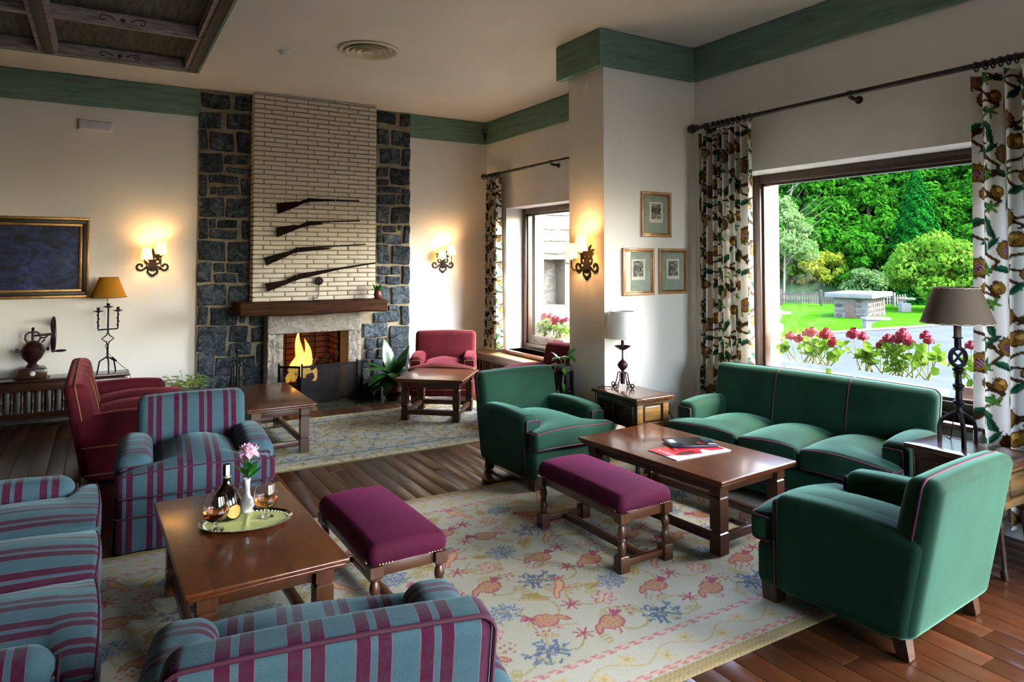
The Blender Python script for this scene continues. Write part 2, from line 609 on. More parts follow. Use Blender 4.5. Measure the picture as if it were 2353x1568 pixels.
# dropped coffered timber panel on the ceiling
CZ0, CZ1 = 3.30, 3.5
cof = thing('coffered_panel', 'dark timber coffered ceiling panel with red painted scrolls', 'ceiling panel', (0, 0, CZ0))
cof['kind'] = 'structure'
CX1, CY1 = 0.737, 6.79
xs = [0.737, -0.343, -1.423]
ysb = [6.79, 5.78, 4.77, 3.76, 2.75]
obj('outer_board', G().box(CX1 - 0.02, CX1, 2.5, CY1, 0, 0.2).box(-1.9, CX1 - 0.02, CY1 - 0.02, CY1, 0, 0.2).box(-1.9, CX1 - 0.02, 2.5, 2.52, 0, 0.2), M['beamY'], cof, smooth=False)
for xb in xs:
    obj('long_beam', G().bbox(xb - 0.095, xb - 0.021, 2.521, CY1 - 0.021, 0.0, 0.12, 0.006), M['coffdark'], cof)
pmesh = None
for i in range(len(xs) - 1):
    x1, x0 = xs[i] - 0.096, xs[i + 1] - 0.02
    for j, yb in enumerate(ysb[:-1]):
        y1 = yb - 0.022
        y0 = ysb[j + 1] - 0.022
        b = obj('coffer_frame', G().box(x0, x1, y1 - 0.04, y1, 0.004, 0.10).box(x0, x1, y0 + 0.003, y0 + 0.03, 0.012, 0.10).box(x0, x0 + 0.03, y0 + 0.03, y1 - 0.04, 0.012, 0.10).box(x1 - 0.03, x1, y0 + 0.03, y1 - 0.04, 0.012, 0.10), M['coffwash'], cof, smooth=False)
        obj('coffer_panel', G().box(x0, x1, y0, y1, 0.10, 0.12), M['coffpanel'], cof, smooth=False)
        if i == 0 and j < 3:
            sg_ = G()
            cxm = (x0 + x1) / 2 - 0.03
            for sg in (-1, 1):
                p = [(sg * 0.05, 0.045), (sg * 0.08, 0.068), (sg * 0.115, 0.073)] + [(sg * a, b_) for a, b_ in spiral(0.125, 0.05, 0.024, 0.009, PI / 2, -PI * 1.0, 14)]
                sg_.strip([(cxm + a, b_) for a, b_ in p], 0.008, 0.001)
            sg_.prism([(cxm + 0.016 * math.cos(k * PI / 8), 0.052 + 0.016 * math.sin(k * PI / 8)) for k in range(16)], -0.001, 0)
            obj('painted_scroll', sg_, M['redpaint'], b, (0, y1 - 0.0401, 0))

# windows
def window(n, w, mull=None):
    y0, y1, z0, z1 = w
    fx0, fx1 = 4.80, 4.87
    g = G()
    t = 0.075
    g.bbox(fx0, fx1, y0, y0 + t, z0, z1, 0.008).bbox(fx0, fx1, y1 - t, y1, z0, z1, 0.008)
    g.bbox(fx0, fx1, y0 + t, y1 - t, z0, z0 + t, 0.008).bbox(fx0, fx1, y0 + t, y1 - t, z1 - t, z1, 0.008)
    t2 = t + 0.02
    g.box(fx0 + 0.03, fx1 + 0.02, y0 + t, y1 - t, z0 + t, z0 + t2).box(fx0 + 0.03, fx1 + 0.02, y0 + t, y1 - t, z1 - t2, z1 - t)
    g.box(fx0 + 0.03, fx1 + 0.02, y0 + t, y0 + t2, z0 + t, z1 - t).box(fx0 + 0.03, fx1 + 0.02, y1 - t2, y1 - t, z0 + t, z1 - t)
    fr = struct('window_%d' % n, g, M['frame'], True)
    obj('pane', G().box(4.84, 4.846, y0 + t2, y1 - t2, z0 + t2, z1 - t2), M['glass'], fr, smooth=False)
    obj('sill', G().bbox(4.50, 4.80, y0, y1, z0 - 0.035, z0, 0.008), M['sill'], fr)
    obj('outer_ledge', G().bbox(4.88, 5.22, y0 - 0.05, y1 + 0.05, z0 - 0.10, z0 - 0.01, 0.008), M['granite'], fr)
    gg = G().box(4.90, 5.14, y1, y1 + 0.3, z0 - 0.1, z1 + 0.2).box(4.90, 5.14, y0 - 0.3, y0, z0 - 0.1, z1 + 0.2).box(4.90, 5.14, y0, y1, z1, z1 + 0.2)
    obj('stone_jamb', gg, M['granite'], fr, smooth=False)
    return fr
window(1, W1)
window(2, W2)
window(3, W3)
g = G()
for xa in (W4[0], (W4[0] + W4[1]) / 2 - 0.04, W4[1] - 0.08):
    g.bbox(xa, xa + 0.08, YB - 0.14, YB - 0.07, W4[2], W4[3], 0.008)
for za in (W4[2], W4[3] - 0.08):
    g.bbox(W4[0] + 0.08, W4[1] - 0.08, YB - 0.139, YB - 0.071, za, za + 0.08, 0.008)
w4 = struct('window_4', g, M['frame'], True)  # frame of the added unseen window that lets in extra daylight
for xa in (W4[0] + 0.08, (W4[0] + W4[1]) / 2 + 0.04):
    obj('pane', G().box(xa, xa + (W4[1] - W4[0]) / 2 - 0.12, YB - 0.108, YB - 0.102, W4[2] + 0.08, W4[3] - 0.08), M['glass'], w4, smooth=False)
# ------------------------------------------------------------------ stone columns, brick chimney breast, fireplace
C2 = lambda x, y: (400 + x / 3.92, 180 + y / 3.92)
C3 = lambda x, y: (400 + x / 3.92, 560 + y / 3.92)
L2 = [(240,130,500,285),(545,150,690,295),(218,300,430,460),(480,315,690,470),(218,465,300,650),(325,480,540,660),(565,490,675,680),(225,670,435,855),(455,690,670,785),(465,800,680,860),(218,865,290,1060),(315,870,580,955),(320,975,375,1045),(385,975,578,1058),(605,905,672,1055),(218,1070,450,1250),(470,1080,670,1255),(218,1265,300,1450),(320,1270,380,1355),(395,1280,570,1355),(325,1365,570,1450),(605,1285,670,1455)]
L3 = [(215,-25,460,155),(480,-15,680,160),(210,170,335,350),(358,180,455,260),(475,178,668,258),(362,275,560,352),(578,270,660,355),(205,375,465,555),(490,380,680,550),(210,575,300,735),(325,580,565,730),(588,640,640,712),(208,755,468,965),(500,745,660,880),(690,755,810,880),(490,900,690,1000),(205,985,355,1190),(375,975,480,1012),(375,1030,550,1180),(565,1020,600,1180),(610,1015,725,1105),(745,905,810,1095),(225,1200,480,1330),(500,1195,605,1330),(620,1120,800,1200),(620,1215,800,1330),(670,660,820,735)]
R2 = [(1825,280,1990,415),(2030,300,2118,440),(1825,455,1930,600),(1955,475,2118,620),(1850,630,2030,780),(2050,635,2120,800),(1825,800,1930,890),(1950,810,2122,965),(1825,905,1925,960),(1825,975,2030,1040),(2050,995,2122,1140),(1825,1050,1995,1145),(2005,1060,2035,1140),(1825,1155,1935,1310),(1955,1160,2122,1310),(1825,1330,1865,1490),(1885,1325,2000,1385),(2015,1330,2050,1380),(1880,1405,2050,1495),(2065,1330,2122,1490)]
R3 = [(1825,10,1930,185),(1955,20,2122,185),(1825,205,1930,280),(1950,205,2030,280),(1825,295,1895,360),(1910,295,2035,365),(2050,205,2122,365),(1825,385,1930,535),(1950,390,2122,540),(1930,560,2022,605),(2040,560,2122,725),(1790,620,2020,705),(1695,725,1915,835),(1940,745,2122,930),(1715,858,1815,950),(1830,855,1915,930),(1720,970,1805,1035),(1825,955,1940,1030),(1960,945,2120,1100),(1690,1050,1755,1120),(1768,1050,1870,1110),(1690,1140,1760,1290),(1780,1130,1930,1300),(1945,1120,2120,1300),(1885,1055,1940,1105)]
stw = thing('stone_surround', 'blue grey rubble stone columns framing the white brick chimney', 'stone wall', (0, 0, 0))
stw['kind'] = 'structure'
SY = 8.262
g = G().box(0.906, 1.46, SY, YF - 0.001, 0.0, H).box(2.86, 3.402, SY, YF - 0.001, 0.0, H).box(1.46, FX0 - 0.12, SY, YF - 0.001, 0, 1.1).box(FX1 + 0.12, 2.86, SY, YF - 0.001, 0, 1.1)
obj('mortar', g, M['mortar'], stw, smooth=False)
sr = random.Random(11)
def rough_block(hx, hy, hz, seed, amp=0.012, n=4):
    r = np.random.default_rng(seed)
    ph = r.uniform(0, 6.28, (6,))
    fq = r.uniform(8, 22, (6,))
    def f(v):
        e = amp * (math.sin(v[0] * fq[0] + ph[0]) * math.sin(v[2] * fq[1] + ph[1]) + 0.6 * math.sin(v[0] * fq[2] * 2 + v[2] * fq[3] * 2 + ph[2]))
        k = 0.6 * amp
        return v + np.array([k * math.sin(v[2] * fq[4] + ph[4]), -abs(e) if v[1] < 0 else 0, k * math.sin(v[0] * fq[5] + ph[5])])
    return G().rbox(-hx, hx, -hy, hy, -hz, hz, min(0.018, hx * 0.5, hz * 0.5), 2, (n, 1, n), f)
def stones(lst, cv):
    for q in lst:
        a = at(*cv(q[0], q[1]), 'y', SY)
        b = at(*cv(q[2], q[3]), 'y', SY)
        x0, x1 = min(a[0], b[0]) + 0.002, max(a[0], b[0]) - 0.002
        z0, z1 = min(a[2], b[2]), max(a[2], b[2])
        x0, x1 = max(x0, 0.910), min(x1, 3.398)
        z0, z1 = max(z0, 0.003), min(z1, H - 0.02)
        if x1 - x0 < 0.02 or z1 - z0 < 0.02:
            continue
        obj('stone', rough_block((x1 - x0) / 2, 0.022, (z1 - z0) / 2, sr.randrange(9999)), M['stone'], stw, ((x0 + x1) / 2, SY - 0.004, (z0 + z1) / 2), ang=50)
for l, c in ((L2, C2), (L3, C3), (R2, C2), (R3, C3)):
    stones(l, c)

# white painted brick chimney breast, brick by brick
BX0, BX1, BYF = 1.452, 2.876, 8.06
chim = thing('chimney_breast', 'white painted brick chimney breast rising above the mantel', 'chimney', (0, 0, 0))
chim['kind'] = 'structure'
obj('joint', G().box(BX0 + 0.012, BX1 - 0.012, BYF + 0.012, YF, 1.14, H), M['wjoint'], chim, smooth=False)
PZ, PX = 0.0532, 0.243
cache = {}
br = random.Random(5)
z = 1.142
row = 0
while z < H - 0.01:
    h = min(PZ - 0.013, H - 0.004 - z)
    off = [0.0, 0.11, 0.17][row % 2] if row % 6 else 0.05
    edges = [BX0]
    x = BX0 + (PX * 0.45 if row % 2 else PX * 0.93) - (0.04 if row % 4 == 0 else 0)
    while x < BX1 - 0.05:
        edges.append(x)
        x += PX
    edges.append(BX1)
    for k in range(len(edges) - 1):
        x0, x1 = edges[k] + (0.005 if k else 0), edges[k + 1] - (0.005 if k < len(edges) - 2 else 0)
        end = k in (0, len(edges) - 2)
        dp = 0.228 if end else 0.06
        key = (round(x1 - x0, 3), round(h, 4), end, br.randrange(3))
        if key not in cache:
            rr = np.random.default_rng(len(cache))
            j = rr.uniform(-0.0016, 0.0016, 3)
            cache[key] = tomesh('brick', G().rbox(0, key[0], 0, dp, 0, h, 0.004, 1, (3, 1, 1), lambda v, j=j: v + np.array([0, j[0] + 0.002 * math.sin(v[0] * 30 + j[1] * 900), j[2]])), M['wbrick'])
        obj('brick', cache[key], None, chim, (x0, BYF + br.uniform(-0.004, 0.003), z + br.uniform(-0.001, 0.001)))
    z += PZ
    row += 1

fp = thing('fireplace', 'open fireplace with hammered granite surround and oak beam mantel', 'fireplace', (0, 0, 0))
SYF = 8.0
def hammered(g, x0, x1, z0, z1, y0, y1, nx, nz, seed):
    r = np.random.default_rng(seed)
    p = r.uniform(0, 6.28, 8)
    def f(v):
        if v[1] < y0 + 0.02:
            v = v + np.array([0, 0.011 * math.sin(v[0] * 61 + p[0] + 2 * math.sin(v[2] * 37)) * math.sin(v[2] * 71 + p[1] + 2 * math.sin(v[0] * 43)), 0])
        return v
    g.rbox(x0, x1, y0, y1, z0, z1, 0.012, 2, (nx, 1, nz), f)
    return g
obj('lintel', hammered(G(), 1.607, 2.682, 0.773, 0.985, SYF, YF, 40, 9, 1), M['granite'], fp)
obj('jamb', hammered(G(), 1.607, 1.78, 0.0, 0.770, SYF, YF, 8, 30, 2), M['granite'], fp)
obj('jamb', hammered(G(), 2.52, 2.682, 0.0, 0.770, SYF, YF, 8, 30, 3), M['granite'], fp)
def beamdef(v):
    return v + np.array([0, 0.006 * math.sin(v[0] * 9) * math.sin(v[2] * 31), 0.007 * math.sin(v[0] * 5 + 1) + 0.003 * math.sin(v[0] * 17)])
obj('mantel_beam', G().rbox(1.28, 2.955, 7.83, 8.255, 0.992, 1.136, 0.02, 3, (40, 2, 3), beamdef), M['oldbeam'], fp)
obj('firebox', G().box(1.70, FX0, YF + 0.001, 8.80, 0, 0.9).box(FX1, 2.6, YF + 0.001, 8.80, 0, 0.9).box(FX0, FX1, 8.75, 8.80, 0, 0.9).box(FX0, FX1, YF + 0.001, 8.75, 0.85, 0.9), M['soot'], fp, smooth=False)
fb = tomesh('fire_brick', G().rbox(0, 0.172, 0, 0.03, 0, 0.062, 0.006, 1, (2, 1, 1)), M['fbrick'])
fbs = tomesh('fire_brick', G().rbox(0, 0.03, 0, 0.172, 0, 0.062, 0.006, 1, (1, 2, 1)), M['fbrick'])
for i in range(11):
    for k in range(4):
        xx = FX0 + 0.008 + k * 0.182 + (0.0 if i % 2 else -0.0)
        obj('fire_brick', fb, None, fp, (xx, 8.72 + br.uniform(-0.004, 0.004), 0.02 + i * 0.071))
    for k in range(2):
        for xs_ in (FX0 + 0.001, FX1 - 0.031):
            obj('fire_brick', fbs, None, fp, (xs_, YF + 0.03 + k * 0.19 + (0.03 if i % 2 else 0), 0.02 + i * 0.071))
struct('hearth_slab', G().bbox(1.05, 3.3, 7.40, 8.24, 0.0, 0.004, 0.001), M['hearth'], label='dark green glazed tile hearth in front of the fireplace')
obj('firebox_floor', G().box(FX0, FX1, SYF + 0.005, 8.75, 0.001, 0.012), M['soot'], fp, smooth=False)
# small dark plinth stone right of the surround
obj('plinth_stone', G().rbox(2.70, 2.94, 7.99, 8.22, 0.0045, 0.13, 0.02, 2, (2, 2, 2)), M['stone'], fp)

# burning logs
M['bark'] = Mat('charred_log', '#1d130d', 0.9); M['bark'].vary('#3d2a1c', 12); M['bark'].nbump(30, 0.8, 0.01); M['bark'] = M['bark'].m
m = Mat('ember', '#3a0d02', 0.9, emit='#ff5a10', estr=2); M['ember'] = m.m
for i, (p0, p1, r0) in enumerate([((1.92, 8.30, 0.09), (2.40, 8.36, 0.10), 0.055), ((1.95, 8.45, 0.09), (2.38, 8.50, 0.09), 0.055), ((2.02, 8.27, 0.17), (2.36, 8.46, 0.23), 0.045), ((2.10, 8.44, 0.19), (2.28, 8.33, 0.42), 0.035), ((2.25, 8.36, 0.21), (2.44, 8.45, 0.44), 0.030), ((2.16, 8.30, 0.20), (1.98, 8.46, 0.26), 0.038)]):
    P = [Vector(p0).lerp(Vector(p1), k / 6) + Vector((0, 0, 0.012 * math.sin(k * 2.1 + i))) for k in range(7)]
    o = obj('burning_log', G().tube(P, [r0 * (1 + 0.12 * math.sin(k * 1.7 + i)) for k in range(7)], 9), M['bark'])
    tag(o, 'charred log burning in the open fireplace', 'log', 'logs in the fireplace')
fm = bpy.data.materials.new('flame')
fm.use_nodes = True
nt = fm.node_tree
nt.nodes.remove(nt.nodes['Principled BSDF'])
em = nt.nodes.new('ShaderNodeEmission')
tcn = nt.nodes.new('ShaderNodeTexCoord')
sx = nt.nodes.new('ShaderNodeSeparateXYZ')
lw = nt.nodes.new('ShaderNodeLayerWeight')
lw.inputs['Blend'].default_value = 0.35
rp = nt.nodes.new('ShaderNodeValToRGB')
rp.color_ramp.elements[0].color = (1.0, 0.52, 0.10, 1)
rp.color_ramp.elements[1].color = (1.0, 0.16, 0.012, 1)
rp.color_ramp.elements[0].position = 0.12
rp.color_ramp.elements[1].position = 0.55
nt.links.new(lw.outputs['Facing'], rp.inputs['Fac'])
nt.links.new(rp.outputs[0], em.inputs['Color'])
em.inputs['Strength'].default_value = 0.5
tr = nt.nodes.new('ShaderNodeBsdfTransparent')
mx = nt.nodes.new('ShaderNodeMixShader')
nt.links.new(tcn.outputs['Object'], sx.inputs[0])
ns = nt.nodes.new('ShaderNodeTexNoise')
ns.inputs['Scale'].default_value = 14
ns.inputs['Detail'].default_value = 4
mp = nt.nodes.new('ShaderNodeMapping')
mp.inputs['Scale'].default_value = (1, 1, 0.25)
nt.links.new(tcn.outputs['Object'], mp.inputs[0]); nt.links.new(mp.outputs[0], ns.inputs['Vector'])
mr = nt.nodes.new('ShaderNodeMapRange')
mr.inputs['From Min'].default_value = 0.22; mr.inputs['From Max'].default_value = 0.50
nt.links.new(ns.outputs['Fac'], mr.inputs['Value'])
mr2 = nt.nodes.new('ShaderNodeMapRange')
mr2.inputs['From Min'].default_value = 0.95; mr2.inputs['From Max'].default_value = 0.35
nt.links.new(lw.outputs['Facing'], mr2.inputs['Value'])
mu = nt.nodes.new('ShaderNodeMath'); mu.operation = 'MULTIPLY'
nt.links.new(mr.outputs[0], mu.inputs[0]); nt.links.new(mr2.outputs[0], mu.inputs[1])
nt.links.new(mu.outputs[0], mx.inputs[0]); nt.links.new(tr.outputs[0], mx.inputs[1]); nt.links.new(em.outputs[0], mx.inputs[2])
nt.links.new(mx.outputs[0], nt.nodes['Material Output'].inputs['Surface'])
fl = thing('fire', 'bright orange flames of the log fire', 'fire', (2.12, 8.40, 0.16))
for i, (dx, dy, hh, rr) in enumerate([(-0.06, 0, 0.60, 0.075), (-0.12, 0.05, 0.30, 0.06), (0.03, 0.03, 0.50, 0.07), (0.10, -0.02, 0.26, 0.05), (-0.02, -0.06, 0.42, 0.06), (-0.19, -0.02, 0.16, 0.04), (0.0, 0.02, 0.34, 0.10)]):
    P, Rr = [], []
    for k in range(13):
        t = k / 12
        P.append((dx + 0.035 * math.sin(t * 6 + i * 2.1) * t, dy + 0.02 * math.cos(t * 5 + i), t * hh))
        Rr.append(max(0.002, rr * (math.sin(PI * min(1, 0.18 + t * 0.82)) ** 0.8) * (1 - 0.35 * t)))
    obj('flame', G().tube(P, Rr, 10), fm, fl, ang=180)
ld = bpy.data.lights.new('fire_light', 'POINT')
ld.energy = 0.8
ld.color = (1, 0.42, 0.12)
ld.shadow_soft_size = 0.08
lo = bpy.data.objects.new('fire_light', ld)
lo.location = (2.1, 8.34, 0.45)
COL.objects.link(lo)

# perforated black fire screen, three panels
M['blackmetal'] = Mat('black_painted_metal', '#0c0d0f', 0.4, metal=0.5).m
def perf_mat():
    m = Mat('perforated_black_sheet', '#0a0b0d', 0.45, metal=0.4)
    v = m.n('ShaderNodeTexVoronoi')
    v.feature = 'F1'
    v.inputs['Scale'].default_value = 72
    v.inputs['Randomness'].default_value = 0.0
    v.voronoi_dimensions = '3D'
    m.l(m.coord(), v.inputs['Vector'])
    f = m.math('GREATER_THAN', v.outputs['Distance'], 0.30)
    m.l(f, m.b.inputs['Alpha'])
    return m.m
M['perf'] = perf_mat()
scr = thing('fire_screen', 'black perforated metal fire screen folded around the hearth', 'fire screen', (0, 0, 0.004))
SP = [(1.72, 7.97), (1.93, 7.80), (2.585, 7.86), (2.70, 7.99)]
for k in range(3):
    a, b = Vector((*SP[k], 0)), Vector((*SP[k + 1], 0))
    d = (b - a).normalized()
    ang = math.atan2(d.y, d.x)
    L = (b - a).length - 0.012
    pnl = obj('frame_panel', G().box(0, 0.018, -0.009, 0.009, 0, 0.42).box(L - 0.018, L, -0.009, 0.009, 0, 0.42).box(0.018, L - 0.018, -0.009, 0.009, 0.4, 0.42).box(0.018, L - 0.018, -0.009, 0.009, 0.012, 0.034), M['blackmetal'], scr, (a.x, a.y, 0), ang, smooth=False)
    obj('mesh_sheet', G().box(0.018, L - 0.018, -0.0005, 0.0005, 0.034, 0.40), M['perf'], pnl, smooth=False)
    kg = G()
    kg.sphere((0.009, 0, 0.432), 0.014)
    obj('knob', kg, M['blackmetal'], pnl)

# fire irons on a stand
fi = thing('fire_tool_set', 'black iron fire tools hanging on a stand beside the fireplace', 'fire tools', (1.28, 7.93, 0.004))
obj('stand', G().lathe([(0.085, 0), (0.085, 0.012), (0.03, 0.03), (0.011, 0.05), (0.011, 0.57), (0.018, 0.575), (0.018, 0.59), (0.009, 0.60)], 14), M['blackmetal'], fi)
obj('knob', G().sphere((0, 0, 0.625), 0.026, 12, 9), M['blackmetal'], fi)
obj('hook_ring', G().tube([(0.055 * math.cos(2 * PI * k / 20), 0.055 * math.sin(2 * PI * k / 20), 0.52) for k in range(20)], 0.006, 6, True).tube([(-0.055, 0, 0.52), (0.055, 0, 0.52)], 0.005, 6).tube([(0, -0.055, 0.52), (0, 0.055, 0.52)], 0.005, 6), M['blackmetal'], fi)
for k in range(4):
    a = k * PI / 2 + 0.35
    cx_, cy_ = 0.064 * math.cos(a), 0.064 * math.sin(a)
    gt = G().tube([(cx_, cy_, 0.08), (cx_, cy_, 0.46)], 0.0075, 6)
    gt.tube([(cx_ + 0.02 * math.cos(t), cy_, 0.485 + 0.028 * math.sin(t)) for t in np.linspace(0, 2 * PI, 15)], 0.005, 6)
    if k % 2:
        gt.box(cx_ - 0.035, cx_ + 0.035, cy_ - 0.005, cy_ + 0.005, 0.03, 0.11)
    obj('fire_tool', gt, M['blackmetal'], fi)
# ------------------------------------------------------------------ upholstered seating
M['green'] = fabric('green_velvet', '#08281a', '#123d2b', 0.55, '#8fd8c4').m
M['red'] = fabric('crimson_velvet', '#3a0610', '#5a1220', 0.4, '#d06a78').m
M['magenta'] = fabric('magenta_velvet', '#33051c', '#4a0828', 0.4, '#b04080', 320).m
M['pipe_pink'] = Mat('magenta_piping', '#561639', 0.8).m
M['pipe_gold'] = Mat('gold_piping', '#80602f', 0.8).m
M['pipe_wine'] = Mat('wine_piping', '#3a0a26', 0.85).m
def stripes(name, axis):
    m = Mat(name, '#4a6f78', 0.9, spec=0.15, sheen=0.3, sheen_tint='#9fc4c8')
    tc = m.n('ShaderNodeTexCoord')
    sp = m.n('ShaderNodeSeparateXYZ')
    m.l(tc.outputs['Object'], sp.inputs[0])
    f = m.math('FRACT', m.math('ADD', m.math('DIVIDE', sp.outputs[axis], 0.148), 100.0))
    r = m.n('ShaderNodeValToRGB')
    r.color_ramp.interpolation = 'CONSTANT'
    T, B, E = '#3a555e', '#3f0a26', '#6e4a5e'
    st = [(0, T), (0.222, E), (0.234, B), (0.440, E), (0.452, T), (0.546, E), (0.558, B), (0.766, E), (0.778, T)]
    el = r.color_ramp.elements
    while len(el) < len(st):
        el.new(0.9)
    for e, (p, c) in zip(el, st):
        e.position = p
        e.color = (*lin(c), 1)
    m.l(f, r.inputs['Fac'])
    v = m.coord((3, 3, 3))
    m.col(m.mix(m.ramp(m.noise(30, 5, 0.7), [(0.35, (0, 0, 0)), (0.8, (0.35, 0.35, 0.35))]), r.outputs['Color'], '#27414c'))
    m.nbump(220, 0.35, 0.003)
    return m.m
M['strX'] = stripes('teal_wine_stripe_across', 'X')
M['strY'] = stripes('teal_wine_stripe_along', 'Y')
M['legwood'] = wood('stained_leg_wood', '#1f120a', '#4c3019', 'Z', 1.0, 0.45, 0.15).m

def seat(name, label, cat, loc, rot, W, n=1, D=0.84, style='green', zA=0.50, zS=0.40, zB=0.72, aw=0.145, group=None, armback=0.16, puff=0.045, seed=1):
    fab = {'green': 'green', 'red': 'red', 'stripe': 'strX'}[style]
    afab = {'green': 'green', 'red': 'red', 'stripe': 'strY'}[style]
    pip = {'green': 'pipe_pink', 'red': 'pipe_gold', 'stripe': 'pipe_wine'}[style]
    t = thing(name, label, cat, loc, rot, group)
    r_ = random.Random(seed)
    yF, yR = -D / 2, D / 2
    yA = yF + (0.13 if style != 'stripe' else 0.10)
    z0 = 0.075 if style != 'stripe' else 0.10
    w2 = W / 2
    fz, ft = M[fab], M[afab]
    # base: body between and under the arms, and the front that carries the cushion
    def bdef(v):
        return v
    obj('base', G().rbox(-w2 + 0.008, w2 - 0.008, yA + 0.005, yR - 0.20, z0, zS - 0.12, 0.02, 2, (2, 2, 2)), fz, t)
    obj('front_rail', G().rbox(-w2 + 0.012, w2 - 0.012, yF + 0.03, yA + 0.03, z0, zS - 0.125, 0.035, 3, (4, 1, 2)), fz, t)
    # arms
    for sg in (-1, 1):
        xo, xi = sg * w2, sg * (w2 - aw)
        x0, x1 = min(xo, xi), max(xo, xi)
        rr = 0.05 if style != 'stripe' else 0.072
        def adef(v, sg=sg):
            k = max(0, (v[2] - 0.30) / (zA - 0.30))
            tt = (v[1] - yA) / (yR - yA)
            lift = 0.022 * math.sin(PI * min(1, tt * 1.1)) * k
            ov = (0.018 if style == 'stripe' else 0.008) * k
            c = (x0 + x1) / 2
            return np.array([c + (v[0] - c) * (1 + ov * 4), v[1] + 0.19 * (v[2] - zB) * tt, v[2] + lift])
        arm = obj('armrest', G().rbox(x0, x1, yA, yR - 0.02, z0 + 0.002 if style != 'stripe' else 0.10, zA, rr, 4, (3, 8, 4), adef), ft, t)
        if style == 'stripe':
            pz0, pz1, px0, px1 = 0.27, zA - 0.05, x0 + 0.03, x1 - 0.03
        else:
            pz0, pz1, px0, px1 = zS - 0.10, zA - 0.035, x0 + 0.018, x1 - 0.018
        obj('arm_panel', G().rbox(px0, px1, yA - 0.007, yA + 0.02, pz0, pz1, 0.012, 2, (2, 1, 3)), ft if style != 'stripe' else fz, arm)
        pts = [(px0, yA - 0.006, pz0)] + [(px0 + 0.012 * (1 - math.cos(a)), yA - 0.006, pz1 - 0.012 * (1 - math.sin(a))) for a in np.linspace(0, PI / 2, 4)] + [(px1 - 0.012 * (1 - math.sin(a)), yA - 0.006, pz1 - 0.012 * (1 - math.cos(a))) for a in np.linspace(0, PI / 2, 4)] + [(px1, yA - 0.006, pz0)]
        obj('arm_piping', G().tube(pts, 0.0042, 6), M[pip], arm)
        # seam line below the arm on the outer side
        if style == 'red':
            obj('side_piping', G().tube([(sg * (w2 - 0.001), yA + 0.04, z0 + 0.24), (sg * (w2 - 0.001), yR - 0.12, z0 + 0.24)], 0.004, 6).tube([(sg * (w2 - 0.001), yA + 0.04, z0 + 0.05), (sg * (w2 - 0.001), yR - 0.14, z0 + 0.05)], 0.0045, 6), M[pip], arm)
        else:
            obj('side_piping', G().tube([(sg * (w2 - 0.006), yA + 0.004, z0 + 0.02), (sg * (w2 - 0.006), yA + 0.004, zS - 0.1)], 0.0035, 6), M[pip], arm)
    # seat cushions
    xin = w2 - aw - 0.004
    e = [-w2 + 0.004 + (W - 0.008) * k / n for k in range(n + 1)]
    if n > 1:
        s_in = 2 * xin / n
        e = [-w2 + 0.004] + [-xin + s_in * k for k in range(1, n)] + [w2 - 0.004]
    yb = yR - 0.20
    cz0, cz1 = zS - 0.125, zS
    for k in range(n):
        x0, x1 = e[k] + 0.002, e[k + 1] - 0.002
        tl = k == 0
        tr_ = k == n - 1
        pf = puff * r_.uniform(0.85, 1.3)
        ph = r_.uniform(0, 6)
        def cdef(v, x0=x0, x1=x1, tl=tl, tr_=tr_, pf=pf, ph=ph):
            x, y, z = v
            s = min(1, max(0, (y - (yA - 0.012)) / 0.02))
            a0 = x0 + (max(0, -xin - x0) * s if tl else 0)
            a1 = x1 - (max(0, x1 - xin) * s if tr_ else 0)
            u = (x - x0) / (x1 - x0)
            X = a0 + u * (a1 - a0)
            w = (y - yF) / (yb - yF)
            uu = min(1, max(0, u))
            ww = min(1, max(0, w))
            b = (math.sin(PI * uu) ** 0.8) * (math.sin(PI * min(1, 0.10 + 0.75 * ww)) ** 0.9)
            k2 = (z - cz0) / (cz1 - cz0)
            z += pf * b * k2 * 1.3 + 0.006 * math.sin(u * 5 + ph) * (1 - ww)
            y -= 0.012 * math.sin(PI * uu) * (1 - ww)
            return np.array([X, y, z])
        cu = obj('seat_cushion', G().rbox(x0, x1, yF, yb, cz0, cz1, 0.03, 3, (12, 12, 3), cdef), fz, t, ang=80)
        q = 0.03 * 0.29
        gp = G()
        for zz in (cz1 - q, cz0 + q):
            path = []
            ys_ = yA - 0.02
            if tl:
                path += [(x0 + q * 0.4, y, zz) for y in np.linspace(ys_, yF + 0.035, 4)]
            path += [(x, yF + q, zz) for x in np.linspace(x0 + 0.02, x1 - 0.02, 24)]
            if tr_:
                path += [(x1 - q * 0.4, y, zz) for y in np.linspace(yF + 0.035, ys_, 4)]
            gp.tube([tuple(cdef(np.array(p))) for p in path], 0.0045, 6)
        obj('cushion_piping', gp, M[pip], cu)
    # back
    wb = w2 - (0.012 if style != 'stripe' else 0.098)
    th, sh = 0.145, 0.19
    y0b = yR - th - sh * (zB - 0.30)
    yfun = lambda tt, z: y0b + tt * th + sh * (z - 0.30)
    def bdf(v):
        f_ = (v[1] - y0b) / th
        bl = 0.022 * (1 - f_) * math.sin(PI * min(1, max(0, (v[2] - 0.25) / (zB - 0.25)))) * (math.cos(v[0] / wb * PI / 2) ** 0.5 if abs(v[0]) < wb else 0)
        zc = 0.012 * math.cos(v[0] / wb * PI / 2) * max(0, (v[2] - 0.5) / 0.3)
        return np.array([v[0], v[1] + sh * (v[2] - 0.30) - bl, v[2] + zc])
    bk = obj('backrest', G().rbox(-wb, wb, y0b, y0b + th, z0 + 0.005, zB, 0.05, 4, (12, 2, 10), bdf), fz, t, ang=80)
